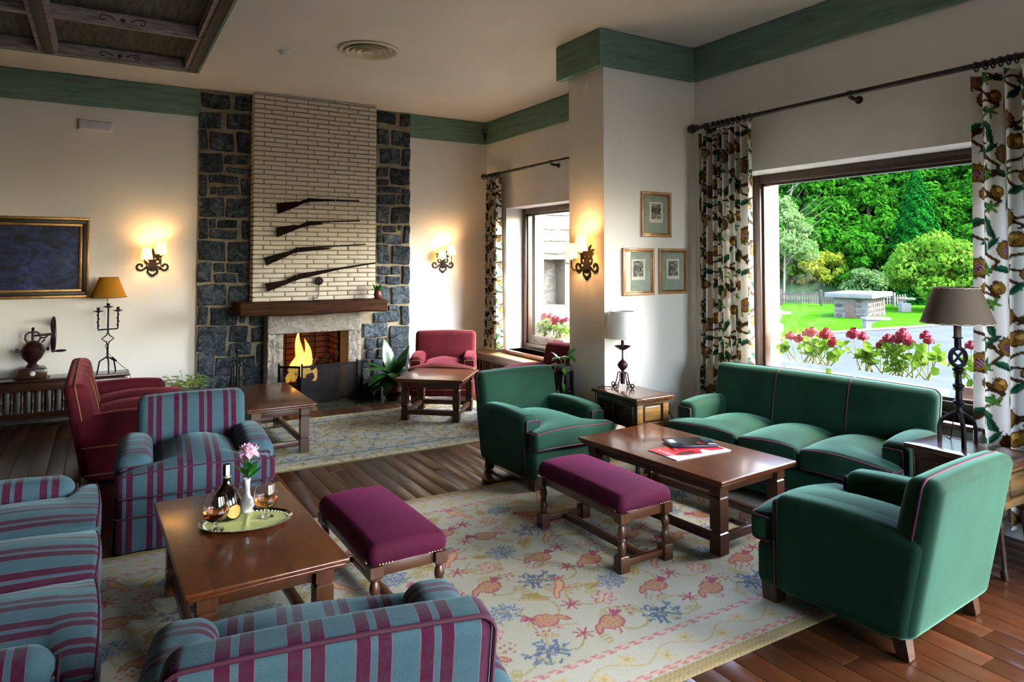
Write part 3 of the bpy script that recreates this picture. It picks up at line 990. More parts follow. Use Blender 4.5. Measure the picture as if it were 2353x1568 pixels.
    def backpath(tt, zb, inset):
        c = 0.045
        P = []
        for z in np.linspace(zb, zB - c, 5):
            P.append((-wb + inset, tt, z))
        for a in np.linspace(0, PI / 2, 5)[1:]:
            P.append((-wb + inset + c * (1 - math.cos(a)), tt, zB - c + c * math.sin(a) - inset))
        for x in np.linspace(-wb + c + inset, wb - c - inset, 9)[1:-1]:
            P.append((x, tt, zB - inset))
        return [tuple(bdf(np.array((x, y0b + tt_ * th, z)))) for x, tt_, z in P + [(-x, t2, z) for x, t2, z in reversed(P[:-7])]]
    g = G()
    if style == 'stripe':
        g.tube(backpath(0.93, 0.30, 0.006), 0.006, 6)
    else:
        g.tube(backpath(0.5, 0.38, 0.0), 0.0045, 6)
    obj('back_piping', g, M[pip], bk)
    if n > 1 and style != 'stripe':
        for k in range(1, n):
            x = -wb + 2 * wb * k / n
            P = [(x, 0.0, z) for z in np.linspace(zS + 0.02, zB - 0.05, 7)] + [(x, 0.12, zB - 0.012), (x, 0.35, zB), (x, 0.65, zB), (x, 0.9, zB - 0.012)]
            obj('back_seam', G().tube([tuple(bdf(np.array((a, y0b + b * th, c)))) for a, b, c in P], 0.0045, 6), M[pip], bk)
    if style == 'stripe':
        for nm, q in (('skirt', (-w2 + 0.01, w2 - 0.01, yF + 0.028, yF + 0.038)), ('skirt', (-w2 + 0.012, w2 - 0.012, yR - 0.058, yR - 0.048))):
            obj(nm, G().rbox(q[0], q[1], q[2], q[3], 0.012, 0.19, 0.004, 1, (16, 1, 2), lambda v: v + np.array([0, (0.008 * math.sin(v[0] * 40) - (0.015 if v[1] < 0 else -0.015)) * max(0, (0.19 - v[2]) / 0.18), 0])), fz, t)
        for sg in (-1, 1):
            obj('skirt', G().rbox(sg * (w2 - 0.006) - 0.005, sg * (w2 - 0.006) + 0.005, yF + 0.05, yR - 0.06, 0.012, 0.19, 0.004, 1, (1, 16, 2), lambda v, sg=sg: v + np.array([sg * (0.015 + 0.006 * math.sin(v[1] * 40)) * max(0, (0.19 - v[2]) / 0.18), 0, 0])), ft, t)
        obj('skirt_piping', G().tube([(-w2 + 0.01, yF + 0.026, 0.19), (w2 - 0.01, yF + 0.026, 0.19)], 0.005, 6), M[pip], t)
    else:
        obj('plinth_piping', G().tube([(-w2 + 0.02, yA, z0 + 0.075), (-w2 + 0.014, yF + 0.06, z0 + 0.075), (-w2 + 0.05, yF + 0.027, z0 + 0.075), (w2 - 0.05, yF + 0.027, z0 + 0.075), (w2 - 0.014, yF + 0.06, z0 + 0.075), (w2 - 0.02, yA, z0 + 0.075)], 0.0042, 6), M[pip], t)
    for sx_, sy_ in ((-1, -1), (1, -1), (-1, 1), (1, 1)):
        cx_, cy_ = sx_ * (w2 - 0.07), (yF + 0.09 if sy_ < 0 else yR - 0.195)
        spl = 0.0 if sy_ < 0 else 0.02
        h1, h2 = (0.042, 0.036) if sy_ < 0 else (0.030, 0.024)
        obj('leg', G().loft([[(cx_ - h2, cy_ - h2 + spl, 0), (cx_ + h2, cy_ - h2 + spl, 0), (cx_ + h2, cy_ + h2 + spl, 0), (cx_ - h2, cy_ + h2 + spl, 0)], [(cx_ - h1, cy_ - h1, z0 + 0.02), (cx_ + h1, cy_ - h1, z0 + 0.02), (cx_ + h1, cy_ + h1, z0 + 0.02), (cx_ - h1, cy_ + h1, z0 + 0.02)]]), M['legwood'], t, smooth=False)
    return t

R = math.radians
RZ = 0.006
seat('green_armchair', 'green velvet armchair with pink piping beside the lamp table and pillar', 'armchair', (2.905, 4.43, RZ), R(4), 0.75, 1, 0.86, 'green', 0.50, 0.40, 0.725, seed=4)
seat('green_armchair', 'green velvet armchair turned away toward the sofa table with magazines', 'armchair', (3.09, 1.88, RZ), R(184.5), 0.76, 1, 0.86, 'green', 0.51, 0.40, 0.74, seed=6)
seat('green_sofa', 'three seat green velvet sofa with pink piping under the big window', 'sofa', (4.07, 3.055, RZ), R(-82), 1.60, 3, 0.76, 'green', 0.545, 0.42, 0.79, armback=0.2, puff=0.05, seed=3)
seat('red_sofa', 'crimson three seat sofa with gold piping near the radiator cover', 'sofa', (0.215, 6.37, 0.0), R(90), 1.60, 3, 0.86, 'red', 0.52, 0.42, 0.75, armback=0.2, seed=5)
seat('red_armchair', 'crimson armchair with gold piping behind the square table', 'armchair', (3.47, 7.36, RZ), R(-29), 0.75, 1, 0.84, 'red', 0.50, 0.40, 0.735, puff=0.06, seed=8)
seat('red_armchair', 'crimson armchair under the window mostly hidden by the green armchair', 'armchair', (3.87, 5.85, RZ), R(-88), 0.75, 1, 0.84, 'red', 0.50, 0.40, 0.72, seed=9)
seat('striped_armchair', 'teal and wine striped armchair facing the table with the tray', 'armchair', (0.52, 4.70, RZ), R(-3), 0.84, 1, 0.86, 'stripe', 0.50, 0.42, 0.715, 0.185, puff=0.075, seed=10)
seat('striped_armchair', 'teal and wine striped armchair seen from its back', 'armchair', (0.555, 1.97, RZ), R(169.5), 0.94, 1, 0.90, 'stripe', 0.50, 0.40, 0.745, 0.185, seed=12)
seat('striped_sofa', 'teal and wine striped sofa with three loose seat cushions', 'sofa', (-0.42, 3.26, RZ), R(90), 1.98, 3, 0.86, 'stripe', 0.50, 0.43, 0.76, 0.185, puff=0.05, seed=13)

# ------------------------------------------------------------------ tables
M['tabY'] = wood('oak_table_top', '#331607', '#633414', 'Y', 0.7, 0.28, 0.45, 0.12).m
M['tabX'] = wood('oak_table_light', '#4a2611', '#744626', 'X', 0.7, 0.3, 0.4, 0.1).m
M['legZ'] = wood('oak_leg', '#2c170a', '#563216', 'Z', 0.8, 0.4, 0.25, 0.12).m
M['railX'] = wood('oak_rail_x', '#2c170a', '#523014', 'X', 0.8, 0.4, 0.25, 0.12).m
M['railY'] = wood('oak_rail_y', '#2c170a', '#523014', 'Y', 0.8, 0.4, 0.25, 0.12).m
def table(name, label, loc, rot, wx, wy, h, group=None, inset=0.085, top='tabY', leg=0.036):
    t = thing(name, label, 'table', loc, rot, group)
    g = G().rbox(-wx / 2, wx / 2, -wy / 2, wy / 2, h - 0.022, h, 0.008, 2, (1, 1, 1)).rbox(-wx / 2 + 0.012, wx / 2 - 0.012, -wy / 2 + 0.012, wy / 2 - 0.012, h - 0.038, h - 0.021, 0.007, 2, (1, 1, 1))
    obj('table_top', g, M[top], t)
    lx, ly = wx / 2 - inset, wy / 2 - inset
    L = leg
    for sx_ in (-1, 1):
        for sy_ in (-1, 1):
            obj('leg', G().sqleg(sx_ * lx, sy_ * ly, [(L - 0.003, 0), (L, 0.004), (L, 0.115), (L - 0.007, 0.121), (L - 0.007, 0.125), (L - 0.001, 0.131), (L - 0.001, h - 0.115), (L - 0.008, h - 0.108), (L - 0.008, h - 0.104), (L, h - 0.097), (L, h - 0.038)]), M['legZ'], t, smooth=False)
    for s_ in (-1, 1):
        obj('apron', G().bbox(-lx + L, lx - L, s_ * ly - 0.012, s_ * ly + 0.012, h - 0.095, h - 0.038, 0.003), M['railX'], t)
        obj('apron', G().bbox(s_ * lx - 0.012, s_ * lx + 0.012, -ly + L, ly - L, h - 0.095, h - 0.038, 0.003), M['railY'], t)
        obj('stretcher', G().bbox(-lx + L, lx - L, s_ * ly - 0.017, s_ * ly + 0.017, 0.055, 0.10, 0.004), M['railX'], t)
        obj('stretcher', G().bbox(s_ * lx - 0.017, s_ * lx + 0.017, -ly + L, ly - L, 0.055, 0.10, 0.004), M['railY'], t)
    return t
table('coffee_table', 'long oak coffee table carrying the magazines before the green sofa', (3.135, 3.19, RZ), R(4.5), 0.69, 1.16, 0.42)
TL = table('coffee_table', 'long oak coffee table carrying the drinks tray', (0.553, 3.245, RZ), R(1.5), 0.60, 1.11, 0.42)
table('coffee_table', 'long oak coffee table by the red sofa and the fire', (1.285, 6.36, RZ), R(0), 0.56, 1.16, 0.41)
table('square_table', 'square oak table standing in front of the crimson armchair', (3.02, 6.54, RZ), R(-41), 0.70, 0.70, 0.42, top='tabX', leg=0.034)

# ------------------------------------------------------------------ upholstered footstools with turned legs
M['nail'] = Mat('old_brass_nails', '#8a7a58', 0.35, metal=0.9).m
def footstool(label, loc, rot, wx, wy, h):
    t = thing('footstool', label, 'footstool', loc, rot, 'magenta footstools')
    def cd(v):
        x, y, z = v
        k = max(0, (z - (h - 0.13)) / 0.13)
        d = 0.028 * (1 - (2 * x / wx) ** 2) * (1 - 0.55 * (2 * y / wy) ** 2) * k
        return np.array([x * (1 - 0.03 * k), y * (1 - 0.02 * k), z + d])
    cu = obj('cushion', G().rbox(-wx / 2, wx / 2, -wy / 2, wy / 2, h - 0.105, h - 0.015, 0.04, 4, (8, 14, 2), cd), M['magenta'], t, ang=80)
    ng = G()
    for sx_ in (-1, 1):
        for sy_ in (-1, 1):
            for k in range(5):
                ng.sphere((sx_ * (wx / 2 - 0.045 - k * 0.014), sy_ * (wy / 2 - 0.0015), h - 0.088), 0.0042, 6, 4)
                ng.sphere((sx_ * (wx / 2 - 0.0015), sy_ * (wy / 2 - 0.045 - k * 0.014), h - 0.088), 0.0042, 6, 4)
    o = obj('nail_heads', ng, M['nail'], cu)
    o['kind'] = 'stuff'
    lx, ly = wx / 2 - 0.036, wy / 2 - 0.036
    zt = h - 0.10
    for sx_ in (-1, 1):
        for sy_ in (-1, 1):
            lg = G().sqleg(sx_ * lx, sy_ * ly, [(0.027, 0), (0.029, 0.004), (0.029, 0.075), (0.024, 0.082)])
            a, b = 0.080, zt - 0.055
            pr_ = [(0.022, 0), (0.024, 0.03), (0.015, 0.05), (0.018, 0.09), (0.0235, 0.2), (0.021, 0.34), (0.014, 0.44), (0.019, 0.47), (0.019, 0.50), (0.014, 0.53), (0.018, 0.58), (0.0235, 0.70), (0.021, 0.82), (0.014, 0.92), (0.020, 0.95), (0.020, 1.0)]
            lg.lathe([(r, a + (b - a) * q) for r, q in pr_], 14, (sx_ * lx, sy_ * ly, 0))
            lg.sqleg(sx_ * lx, sy_ * ly, [(0.022, b), (0.029, b + 0.008), (0.029, zt)])
            obj('leg', lg, M['legZ'], t)
        obj('rail', G().bbox(sx_ * lx - 0.010, sx_ * lx + 0.010, -ly + 0.028, ly - 0.028, zt - 0.045, zt, 0.003), M['railY'], t)
    for sy_ in (-1, 1):
        obj('rail', G().bbox(-lx + 0.028, lx - 0.028, sy_ * ly - 0.010, sy_ * ly + 0.010, zt - 0.05, zt, 0.003), M['railX'], t)
        obj('stretcher', G().bbox(-lx + 0.028, lx - 0.028, sy_ * ly - 0.014, sy_ * ly + 0.014, 0.025, 0.06, 0.003), M['railX'], t)
    obj('stretcher', G().bbox(-0.016, 0.016, -ly + 0.014, ly - 0.014, 0.026, 0.059, 0.003), M['railY'], t)
    return t
footstool('magenta velvet footstool beside the coffee table with magazines', (2.462, 3.135, RZ), R(1.0), 0.375, 0.78, 0.40)
footstool('magenta velvet footstool beside the table with the drinks tray', (1.165, 3.20, RZ), R(1.0), 0.375, 0.78, 0.40)

# ------------------------------------------------------------------ carved side tables
M['dkwood'] = wood('dark_walnut', '#160b06', '#3d2413', 'X', 0.8, 0.3, 0.35).m
M['dktop'] = wood('dark_walnut_top', '#221009', '#5a3419', 'Y', 0.8, 0.22, 0.5).m
M['paneled'] = wood('worn_panel_wood', '#2f1d0c', '#8a6a35', 'X', 0.6, 0.35, 0.3).m
def side_table(label, loc, rot, wx, wy, h):
    """long side along Y"""
    t = thing('side_table', label, 'side table', loc, rot)
    obj('table_top', G().rbox(-wx / 2, wx / 2, -wy / 2, wy / 2, h - 0.028, h, 0.006, 1, (6, 8, 1), lambda v: v + np.array([0.002 * math.sin(v[1] * 55), 0.002 * math.sin(v[0] * 61), 0])), M['dktop'], t)
    bx, by = wx / 2 - 0.03, wy / 2 - 0.045
    z0, z1 = h - 0.235, h - 0.028
    bd = obj('case', G().bbox(-bx, bx, -by, by, z0, z1, 0.004), M['dkwood'], t)
    # framed panels: ends and long sides
    for s_ in (-1, 1):
        obj('end_panel', G().rbox(-bx + 0.075, bx - 0.075, s_ * by - 0.008, s_ * by + 0.008, z0 + 0.055, z1 - 0.045, 0.007, 2, (1, 1, 1)), M['paneled'], bd)
        fr_ = G()
        for q in ((-bx, bx, z0, z0 + 0.04), (-bx, bx, z1 - 0.03, z1), (-bx, -bx + 0.055, z0 + 0.04, z1 - 0.03), (bx - 0.055, bx, z0 + 0.04, z1 - 0.03)):
            fr_.bbox(q[0], q[1], s_ * by - 0.012, s_ * by + 0.012, q[2], q[3], 0.003)
        obj('end_frame', fr_, M['paneled'], bd)
        for k in (-1, 1):
            cy_ = k * by / 2
            dr = obj('drawer', G().rbox(s_ * bx - 0.009, s_ * bx + 0.009, cy_ - by / 2 + 0.03, cy_ + by / 2 - 0.03, z0 + 0.04, z1 - 0.04, 0.006, 2, (1, 1, 1)), M['dkwood'], bd)
            cg = G()
            for a in range(8):
                an = a * PI / 4
                cg.sphere((s_ * (bx + 0.009), cy_ + 0.028 * math.cos(an), (z0 + z1) / 2 + 0.028 * math.sin(an)), 0.012, 6, 5, (0.5, 1, 1))
            cg.sphere((s_ * (bx + 0.010), cy_, (z0 + z1) / 2), 0.014, 8, 5, (0.8, 1, 1))
            obj('carved_rosette', cg, M['dkwood'], dr)
    for sx_ in (-1, 1):
        for sy_ in (-1, 1):
            cx_, cy_ = sx_ * (bx - 0.03), sy_ * (by - 0.03)
            lg = G().sqleg(cx_, cy_, [(0.020, z0 - 0.05), (0.027, z0 - 0.035), (0.027, z0)])
            q = Vector((sx_ * 0.02, sy_ * 0.03, 0))
            prof = [(0.016, 0.0), (0.020, 0.03), (0.014, 0.05), (0.018, 0.12), (0.013, 0.20), (0.019, 0.24), (0.014, z0 - 0.06), (0.021, z0 - 0.05)]
            gg = G().lathe(prof, 12, (cx_, cy_, 0))
            kk = z0 - 0.05
            lg.add([(v[0] + q.x * (1 - v[2] / kk), v[1] + q.y * (1 - v[2] / kk), v[2]) for v in gg.V], gg.F)
            obj('leg', lg, M['dkwood'], t)
    return t
side_table('dark carved side table with white shaded lamp beside the pillar', (3.555, 4.135, RZ), R(0), 0.37, 0.55, 0.58)
side_table('dark carved side table with brown shaded lamp between sofa and curtain', (4.05, 1.945, RZ), R(0), 0.37, 0.52, 0.58)
# ------------------------------------------------------------------ woven rugs: the pattern is worked out knot by knot
def inpoly(X, Y, poly):
    c = np.zeros(X.shape, bool)
    n = len(poly)
    for i in range(n):
        x0, y0 = poly[i]
        x1, y1 = poly[(i + 1) % n]
        if y0 == y1:
            continue
        k = ((Y < y0) != (Y < y1)) & (X < (x1 - x0) * (Y - y0) / (y1 - y0) + x0)
        c ^= k
    return c

def segd(X, Y, pts):
    d = np.full(X.shape, 9.0)
    for (x0, y0), (x1, y1) in zip(pts[:-1], pts[1:]):
        dx, dy = x1 - x0, y1 - y0
        L = dx * dx + dy * dy + 1e-9
        t = np.clip(((X - x0) * dx + (Y - y0) * dy) / L, 0, 1)
        d = np.minimum(d, np.hypot(X - x0 - t * dx, Y - y0 - t * dy))
    return d

class Canvas:
    def __init__(s, x0, x1, y0, y1, step):
        s.nx = int(round((x1 - x0) / step)) + 1
        s.ny = int(round((y1 - y0) / step)) + 1
        s.xs = np.linspace(x0, x1, s.nx)
        s.ys = np.linspace(y0, y1, s.ny)
        s.X, s.Y = np.meshgrid(s.xs, s.ys)
        s.C = np.zeros((s.ny, s.nx, 3), np.float32)

    def win(s, cx, cy, r):
        i0, i1 = np.searchsorted(s.xs, (cx - r, cx + r))
        j0, j1 = np.searchsorted(s.ys, (cy - r, cy + r))
        return slice(j0, j1), slice(i0, i1)

    def stamp(s, cx, cy, ang, size, motif, flip=1):
        w = s.win(cx, cy, size * 0.75)
        X, Y = s.X[w], s.Y[w]
        if X.size == 0:
            return
        ca, sa = math.cos(ang), math.sin(ang)
        U = ((X - cx) * ca + (Y - cy) * sa) / size * flip
        V = (-(X - cx) * sa + (Y - cy) * ca) / size
        C = s.C[w]
        for mask, c in motif(U, V):
            C[mask] = lin(c)
        s.C[w] = C

    def stroke(s, pts, w, c):
        xs = [p[0] for p in pts]
        ys = [p[1] for p in pts]
        i0, i1 = np.searchsorted(s.xs, (min(xs) - w, max(xs) + w))
        j0, j1 = np.searchsorted(s.ys, (min(ys) - w, max(ys) + w))
        sl = (slice(j0, j1), slice(i0, i1))
        d = segd(s.X[sl], s.Y[sl], pts)
        C = s.C[sl]
        C[d < w / 2] = lin(c)
        s.C[sl] = C

    def quads(s):
        i = np.arange(s.nx - 1)
        j = np.arange(s.ny - 1)
        I, J = np.meshgrid(i, j)
        a = (J * s.nx + I).ravel()
        return np.stack([a, a + 1, a + 1 + s.nx, a + s.nx], 1)

def m_bird(U, V):
    body = [(-.10, -.18), (.12, -.20), (.30, -.10), (.36, .06), (.30, .22), (.14, .30), (-.04, .26), (-.18, .14), (-.30, .12), (-.42, .0), (-.46, -.14), (-.36, -.12), (-.26, -.02), (-.18, -.06)]
    b = inpoly(U, V, body)
    edge = segd(U, V, body + body[:1]) < .022
    tail = np.minimum.reduce([segd(U, V, [(.26, .16), (.40 + .05 * k, .40 - .06 * k)]) for k in range(4)]) < .03
    feather = b & (np.abs(np.sin(18 * U + 9 * np.sin(7 * V))) < .33) & (U > -.12)
    legs = segd(U, V, [(0, -.18), (-.04, -.34), (-.12, -.36)]) < .018
    return [(b, '#b08a66'), (feather, '#a3625e'), (edge, '#a05560'), (tail, '#9c4560'), (legs, '#b04c68')]

def m_tall(U, V):
    body = [(-.30, -.42), (-.22, -.44), (-.12, -.22), (.02, -.12), (.16, .06), (.20, .22), (.12, .34), (.02, .22), (-.06, .04), (-.16, -.10), (-.26, -.26)]
    b = inpoly(U, V, body)
    e = segd(U, V, body + body[:1]) < .02
    t = np.minimum.reduce([segd(U, V, [(.1, .28), (.10 + .12 * k, .46 - .03 * k)]) for k in range(-1, 3)]) < .026
    l = segd(U, V, [(.06, -.06), (.22, -.16), (.34, -.14)]) < .024
    return [(b, '#cda878'), (e, '#b86a70'), (t, '#b35a6a'), (l, '#b35a6a')]

_mb = random.Random(33)
_mbseg = []
for _k in range(46):
    _a = _mb.uniform(0, 6.28)
    _r = _mb.uniform(.06, .40)
    _x, _y = _r * math.cos(_a), _r * math.sin(_a) * .9
    _b = _a + _mb.uniform(-1.2, 1.2)
    _l = _mb.uniform(.06, .13)
    _mbseg.append([(_x, _y), (_x + _l * math.cos(_b), _y + _l * math.sin(_b))])
for _k in range(5):
    _a = _k * 1.256 + .3
    _mbseg.append([(0, 0), (.36 * math.cos(_a), .36 * math.sin(_a))])
def m_blue(U, V):
    d = np.minimum.reduce([segd(U, V, q) for q in _mbseg])
    core = np.hypot(U, V) < .10
    return [(d < .026, '#697a8a'), (core & (d > .02), '#b8aa74'), (d < .010, '#4f647c')]

def m_bush(U, V):
    r = np.hypot(U * .8, V)
    m = (r < .36 + .06 * np.sin(9 * np.arctan2(V, U))) & (np.sin(34 * U + 6 * np.sin(22 * V)) * np.sin(30 * V) > -.15)
    st = segd(U, V, [(-.1, -.3), (.1, .1), (.42, .26)]) < .025
    return [(m, '#71849a'), (m & (np.sin(60 * U) > .5), '#536a84'), (st, '#6b7a86')]

def m_star(U, V):
    d = np.full(U.shape, 9.0)
    for k in range(7):
        a = k * .8976 + .2
        d = np.minimum(d, segd(U, V, [(.08 * math.cos(a), .08 * math.sin(a)), (.40 * math.cos(a), .40 * math.sin(a))]))
    return [(d < .045, '#a04a60'), (np.hypot(U, V) < .09, '#9c4a48')]

def m_leaf(U, V):
    d = np.full(U.shape, 9.0)
    for k in range(-3, 4):
        d = np.minimum(d, segd(U, V, [(-.35 + .05 * abs(k), -.3), (.10 * k + .05, .30 - .05 * abs(k))]))
    d2 = segd(U, V, [(-.4, -.34), (.2, .0), (.45, .3)])
    return [(d < .036, '#9b8a52'), (d2 < .03, '#b5a56a')]

def m_flower(U, V):
    a = np.arctan2(V, U)
    r = np.hypot(U, V)
    ring = np.abs(r - (.30 + .06 * np.sin(6 * a))) < .035
    dots = (np.sin(30 * U) * np.sin(30 * V) > .45) & (r < .27)
    ft = (r < .33) & ~ring & (np.sin(5 * a + 12 * r) > .55)
    return [(ft, '#d0b58c'), (ring & (np.sin(26 * a) > -.5), '#b9607a'), (dots, '#b9607a')]

def m_sprig(U, V):
    out = np.zeros(U.shape, bool)
    for (x, y) in ((-.3, .1), (.1, .3), (.3, -.1), (-.05, -.3), (0, 0), (-.2, .35), (.35, .25)):
        out |= (np.abs(U - x) + np.abs(V - y)) < .10
    return [(out, '#a06060')]

def rug_material(name):
    m = Mat(name, '#d8d2bb', 0.95, spec=0.1, sheen=0.2)
    a = m.n('ShaderNodeAttribute', attribute_name='print')
    sh = m.ramp(m.noise(260, 3, 0.7), [(0.3, (0.72, 0.72, 0.72)), (0.75, (1, 1, 1))])
    m.col(m.mix(1.0, a.outputs['Color'], sh, 'MULTIPLY'))
    m.nbump(330, 0.5, 0.004)
    return m.m

def make_rug(name, cv, mat, label, border_col):
    X, Y = cv.X, cv.Y
    Z = np.full(X.shape, 0.005)
    Z += 0.0006 * np.sin(X * 9) * np.sin(Y * 7)
    Z[0, :] = Z[-1, :] = 0.0003
    Z[:, 0] = Z[:, -1] = 0.0003
    cx_, cy_ = (cv.xs[0] + cv.xs[-1]) / 2, (cv.ys[0] + cv.ys[-1]) / 2
    V = np.stack([X - cx_, Y - cy_, Z], -1).reshape(-1, 3)
    me = fastmesh(name, V, cv.quads(), mat, True, cv.C.reshape(-1, 3))
    o = bpy.data.objects.new(name, me)
    o.location = (cx_, cy_, 0)
    COL.objects.link(o)
    return tag(o, label, 'rug')

def noise2(X, Y, s, seed=0):
    r = np.random.default_rng(seed)
    out = np.zeros(X.shape)
    for k in range(5):
        a = r.uniform(0, 6.28)
        f = s * r.uniform(0.6, 1.8)
        out += np.sin((X * math.cos(a) + Y * math.sin(a)) * f + r.uniform(0, 6.28) + 1.3 * np.sin((X * math.sin(a) - Y * math.cos(a)) * f * .7))
    return out / 5

RX0, RX1, RY0, RY1 = -0.75, 4.02, 1.955, 4.335
cv = Canvas(RX0, RX1, RY0, RY1, 0.0075)
nz = noise2(cv.X, cv.Y, 3, 1) * 0.5 + 0.5
cv.C[:] = np.array(lin('#b2b2a0')) * (0.93 + 0.09 * nz[..., None])
# olive scrolling vines
for k in range(16):
    for q in range(8):
        cx_, cy_ = RX0 + .3 + k * .31, RY0 + .45 + q * .27
        s_ = 1 if (k + q) % 2 else -1
        cv.stroke([(cx_ + (.13 - .008 * a) * math.cos(a * .55 * s_ + k), cy_ + (.13 - .008 * a) * math.sin(a * .55 * s_ + k)) for a in range(10)], 0.011, '#a09868')
        rr_ = random.Random(k * 31 + q)
        for e_ in range(3):
            cv.stamp(cx_ + rr_.uniform(-.15, .15), cy_ + rr_.uniform(-.13, .13), rr_.uniform(0, 6), .10, lambda U, V: [((np.abs(np.sin(14 * U)) > .5) & (np.hypot(U, V * 1.6) < .42), '#a59d72')])
# repeating field
TX, TY = 0.62, 0.56
seq = [(0.10, 0.10, m_bird, .22, 0.15), (0.36, 0.06, m_blue, .235, 0.2), (0.22, 0.30, m_flower, .17, 0), (0.50, 0.26, m_bird, .21, -0.1), (0.05, 0.33, m_star, .12, 0), (0.36, 0.42, m_bush, .19, 0.3), (0.10, 0.50, m_tall, .23, -0.1), (0.55, 0.47, m_leaf, .18, 0.2), (0.24, 0.16, m_sprig, .10, 0), (0.57, 0.10, m_star, .11, .4), (0.24, 0.44, m_leaf, .13, 2.2), (0.43, 0.20, m_sprig, .09, 1)]
for iy in range(-1, 6):
    for ix in range(-1, 10):
        for (dx, dy, mo, sz, an) in seq:
            px_ = RX0 + 0.12 + ix * TX + dx + (TX * 0.5 if iy % 2 else 0)
            py_ = RY0 + 0.36 + iy * TY + dy
            if RX0 + .40 < px_ < RX1 - .40 and RY0 + .40 < py_ < RY1 - .32:
                cv.stamp(px_, py_, an, sz, mo, 1 if (ix + iy) % 3 else -1)
# borders: tan binding, cream band with ivy, dotted pink lines
db = np.minimum.reduce([cv.X - RX0, RX1 - cv.X, cv.Y - RY0, RY1 - cv.Y])
band = db < 0.30
cv.C[band & (db > 0.055)] = np.array(lin('#b6b6a6'))
dash = (np.sin(cv.X * 150) * np.sin(cv.Y * 150 + 1)) > -0.25
dash2 = (np.sin((cv.X + cv.Y) * 95) > -0.2)
for d0 in (0.085, 0.29):
    cv.C[(np.abs(db - d0) < 0.013) & dash2] = lin('#a8757c')
    cv.C[(np.abs(db - d0) < 0.006) & dash] = lin('#cfa08e')
L_ = 0.16
for (ax, fix, lo_, hi_) in (('x', RY0 + .185, RX0 + .1, RX1 - .1), ('x', RY1 - .185, RX0 + .1, RX1 - .1), ('y', RX0 + .185, RY0 + .1, RY1 - .1), ('y', RX1 - .185, RY0 + .1, RY1 - .1)):
    n_ = int((hi_ - lo_) / L_)
    pts = []
    for k in range(n_ * 6 + 1):
        u_ = lo_ + (hi_ - lo_) * k / (n_ * 6)
        w_ = fix + 0.035 * math.sin(k * PI / 6)
        pts.append((u_, w_) if ax == 'x' else (w_, u_))
    for k in range(0, len(pts) - 6, 6):
        cv.stroke(pts[k:k + 7], 0.009, '#b3a878')
    for k in range(n_):
        u_ = lo_ + (k + .5) * L_
        w_ = fix + (0.03 if k % 2 else -0.03)
        p_ = (u_, w_) if ax == 'x' else (w_, u_)
        cv.stamp(p_[0], p_[1], k * 1.3, .10, lambda U, V: [(np.hypot(U, V) < .30 + .14 * np.cos(5 * np.arctan2(V, U)), '#c0b080'), (np.hypot(U, V) < .10, '#a99a64')])
cv.C[db < 0.062] = np.array(lin('#a3946a'))
cv.C[(db < 0.062) & (np.sin(cv.X * 260) * np.sin(cv.Y * 260) > .3)] = np.array(lin('#8d7f58'))
cv.C *= 0.85
make_rug('patterned_rug', cv, rug_material('cream_bird_rug'), 'cream wool rug woven with orange birds and blue leaves', None)

# fireside rug: blue and ochre scrolls on cream
QX0, QX1, QY0, QY1 = 0.80, 3.70, 5.385, 7.09
cv = Canvas(QX0, QX1, QY0, QY1, 0.0095)
cv.C[:] = np.array(lin('#b4b39c'))
nz = noise2(cv.X, cv.Y, 16, 4)
cv.C[nz > 0.33] = np.array(lin('#b9ad7c'))
for k in range(22):
    for q in range(13):
        cx_, cy_ = QX0 + .12 + k * .135, QY0 + .12 + q * .13
        rr_ = random.Random(k * 77 + q)
        a0 = rr_.uniform(0, 6)
        c_ = '#5a6c80' if (k * 3 + q) % 3 else '#8a7c46'
        cv.stroke([(cx_ + (.10 - .009 * a) * math.cos(a * .6 + a0), cy_ + (.10 - .009 * a) * math.sin(a * .6 + a0)) for a in range(9)], 0.010, c_)
        if (k + q) % 3 == 0:
            cv.stamp(cx_ + .05, cy_, a0, .11, m_leaf)
        if (k + 2 * q) % 5 == 0:
            cv.stamp(cx_, cy_ + .04, a0, .12, lambda U, V: [((np.abs(np.sin(13 * U)) > .5) & (np.hypot(U, V * 1.5) < .42), '#6b7a86')])
db = np.minimum.reduce([cv.X - QX0, QX1 - cv.X, cv.Y - QY0, QY1 - cv.Y])
cv.C[(np.abs(db - .24) < .012)] = lin('#5a6c80')
cv.C[(db < .10)] = lin('#c7c09c')
cv.C[(db < .10) & (noise2(cv.X, cv.Y, 60, 6) > .2)] = lin('#a89a62')
cv.C[db < .02] = lin('#7e7148')
cv.C *= 0.85
make_rug('fireside_rug', cv, rug_material('blue_ochre_rug'), 'blue and ochre scroll patterned rug in front of the fire', None)
# ------------------------------------------------------------------ outside
GZ = -1.3
def ground(px_, py_, z=GZ):
    return at(px_, py_, 'z', z)
def far(px_, depth, z=GZ):
    d = _fw + _rt * (px_ - CX) / F_PX
    p = _cc + d * depth
    return np.array([p[0], p[1], z])
m = Mat('asphalt', '#2e3337', 0.9, spec=0.0); m.vary('#353a3e', 0.7); m.nbump(40, 0.2, 0.01); M['asphalt'] = m.m
m = Mat('lawn_grass', '#2a5412', 0.95, spec=0.0); m.col(m.ramp(m.noise(1.1, 8, 0.7), [(0.3, '#163208'), (0.5, '#20440a'), (0.7, '#2e520c')])); m.nbump(6, 0.6, 0.1); M['lawn'] = m.m
m = Mat('pale_concrete', '#4c4c48', 0.9); m.vary('#42423e', 3); m.nbump(30, 0.3, 0.01); M['concrete'] = m.m
M['white'] = Mat('white_paint', '#8a8a86', 0.6).m
M['fence'] = wood('weathered_fence_wood', '#1a1310', '#2a211c', 'Z', 0.5, 0.8, 0.0).m
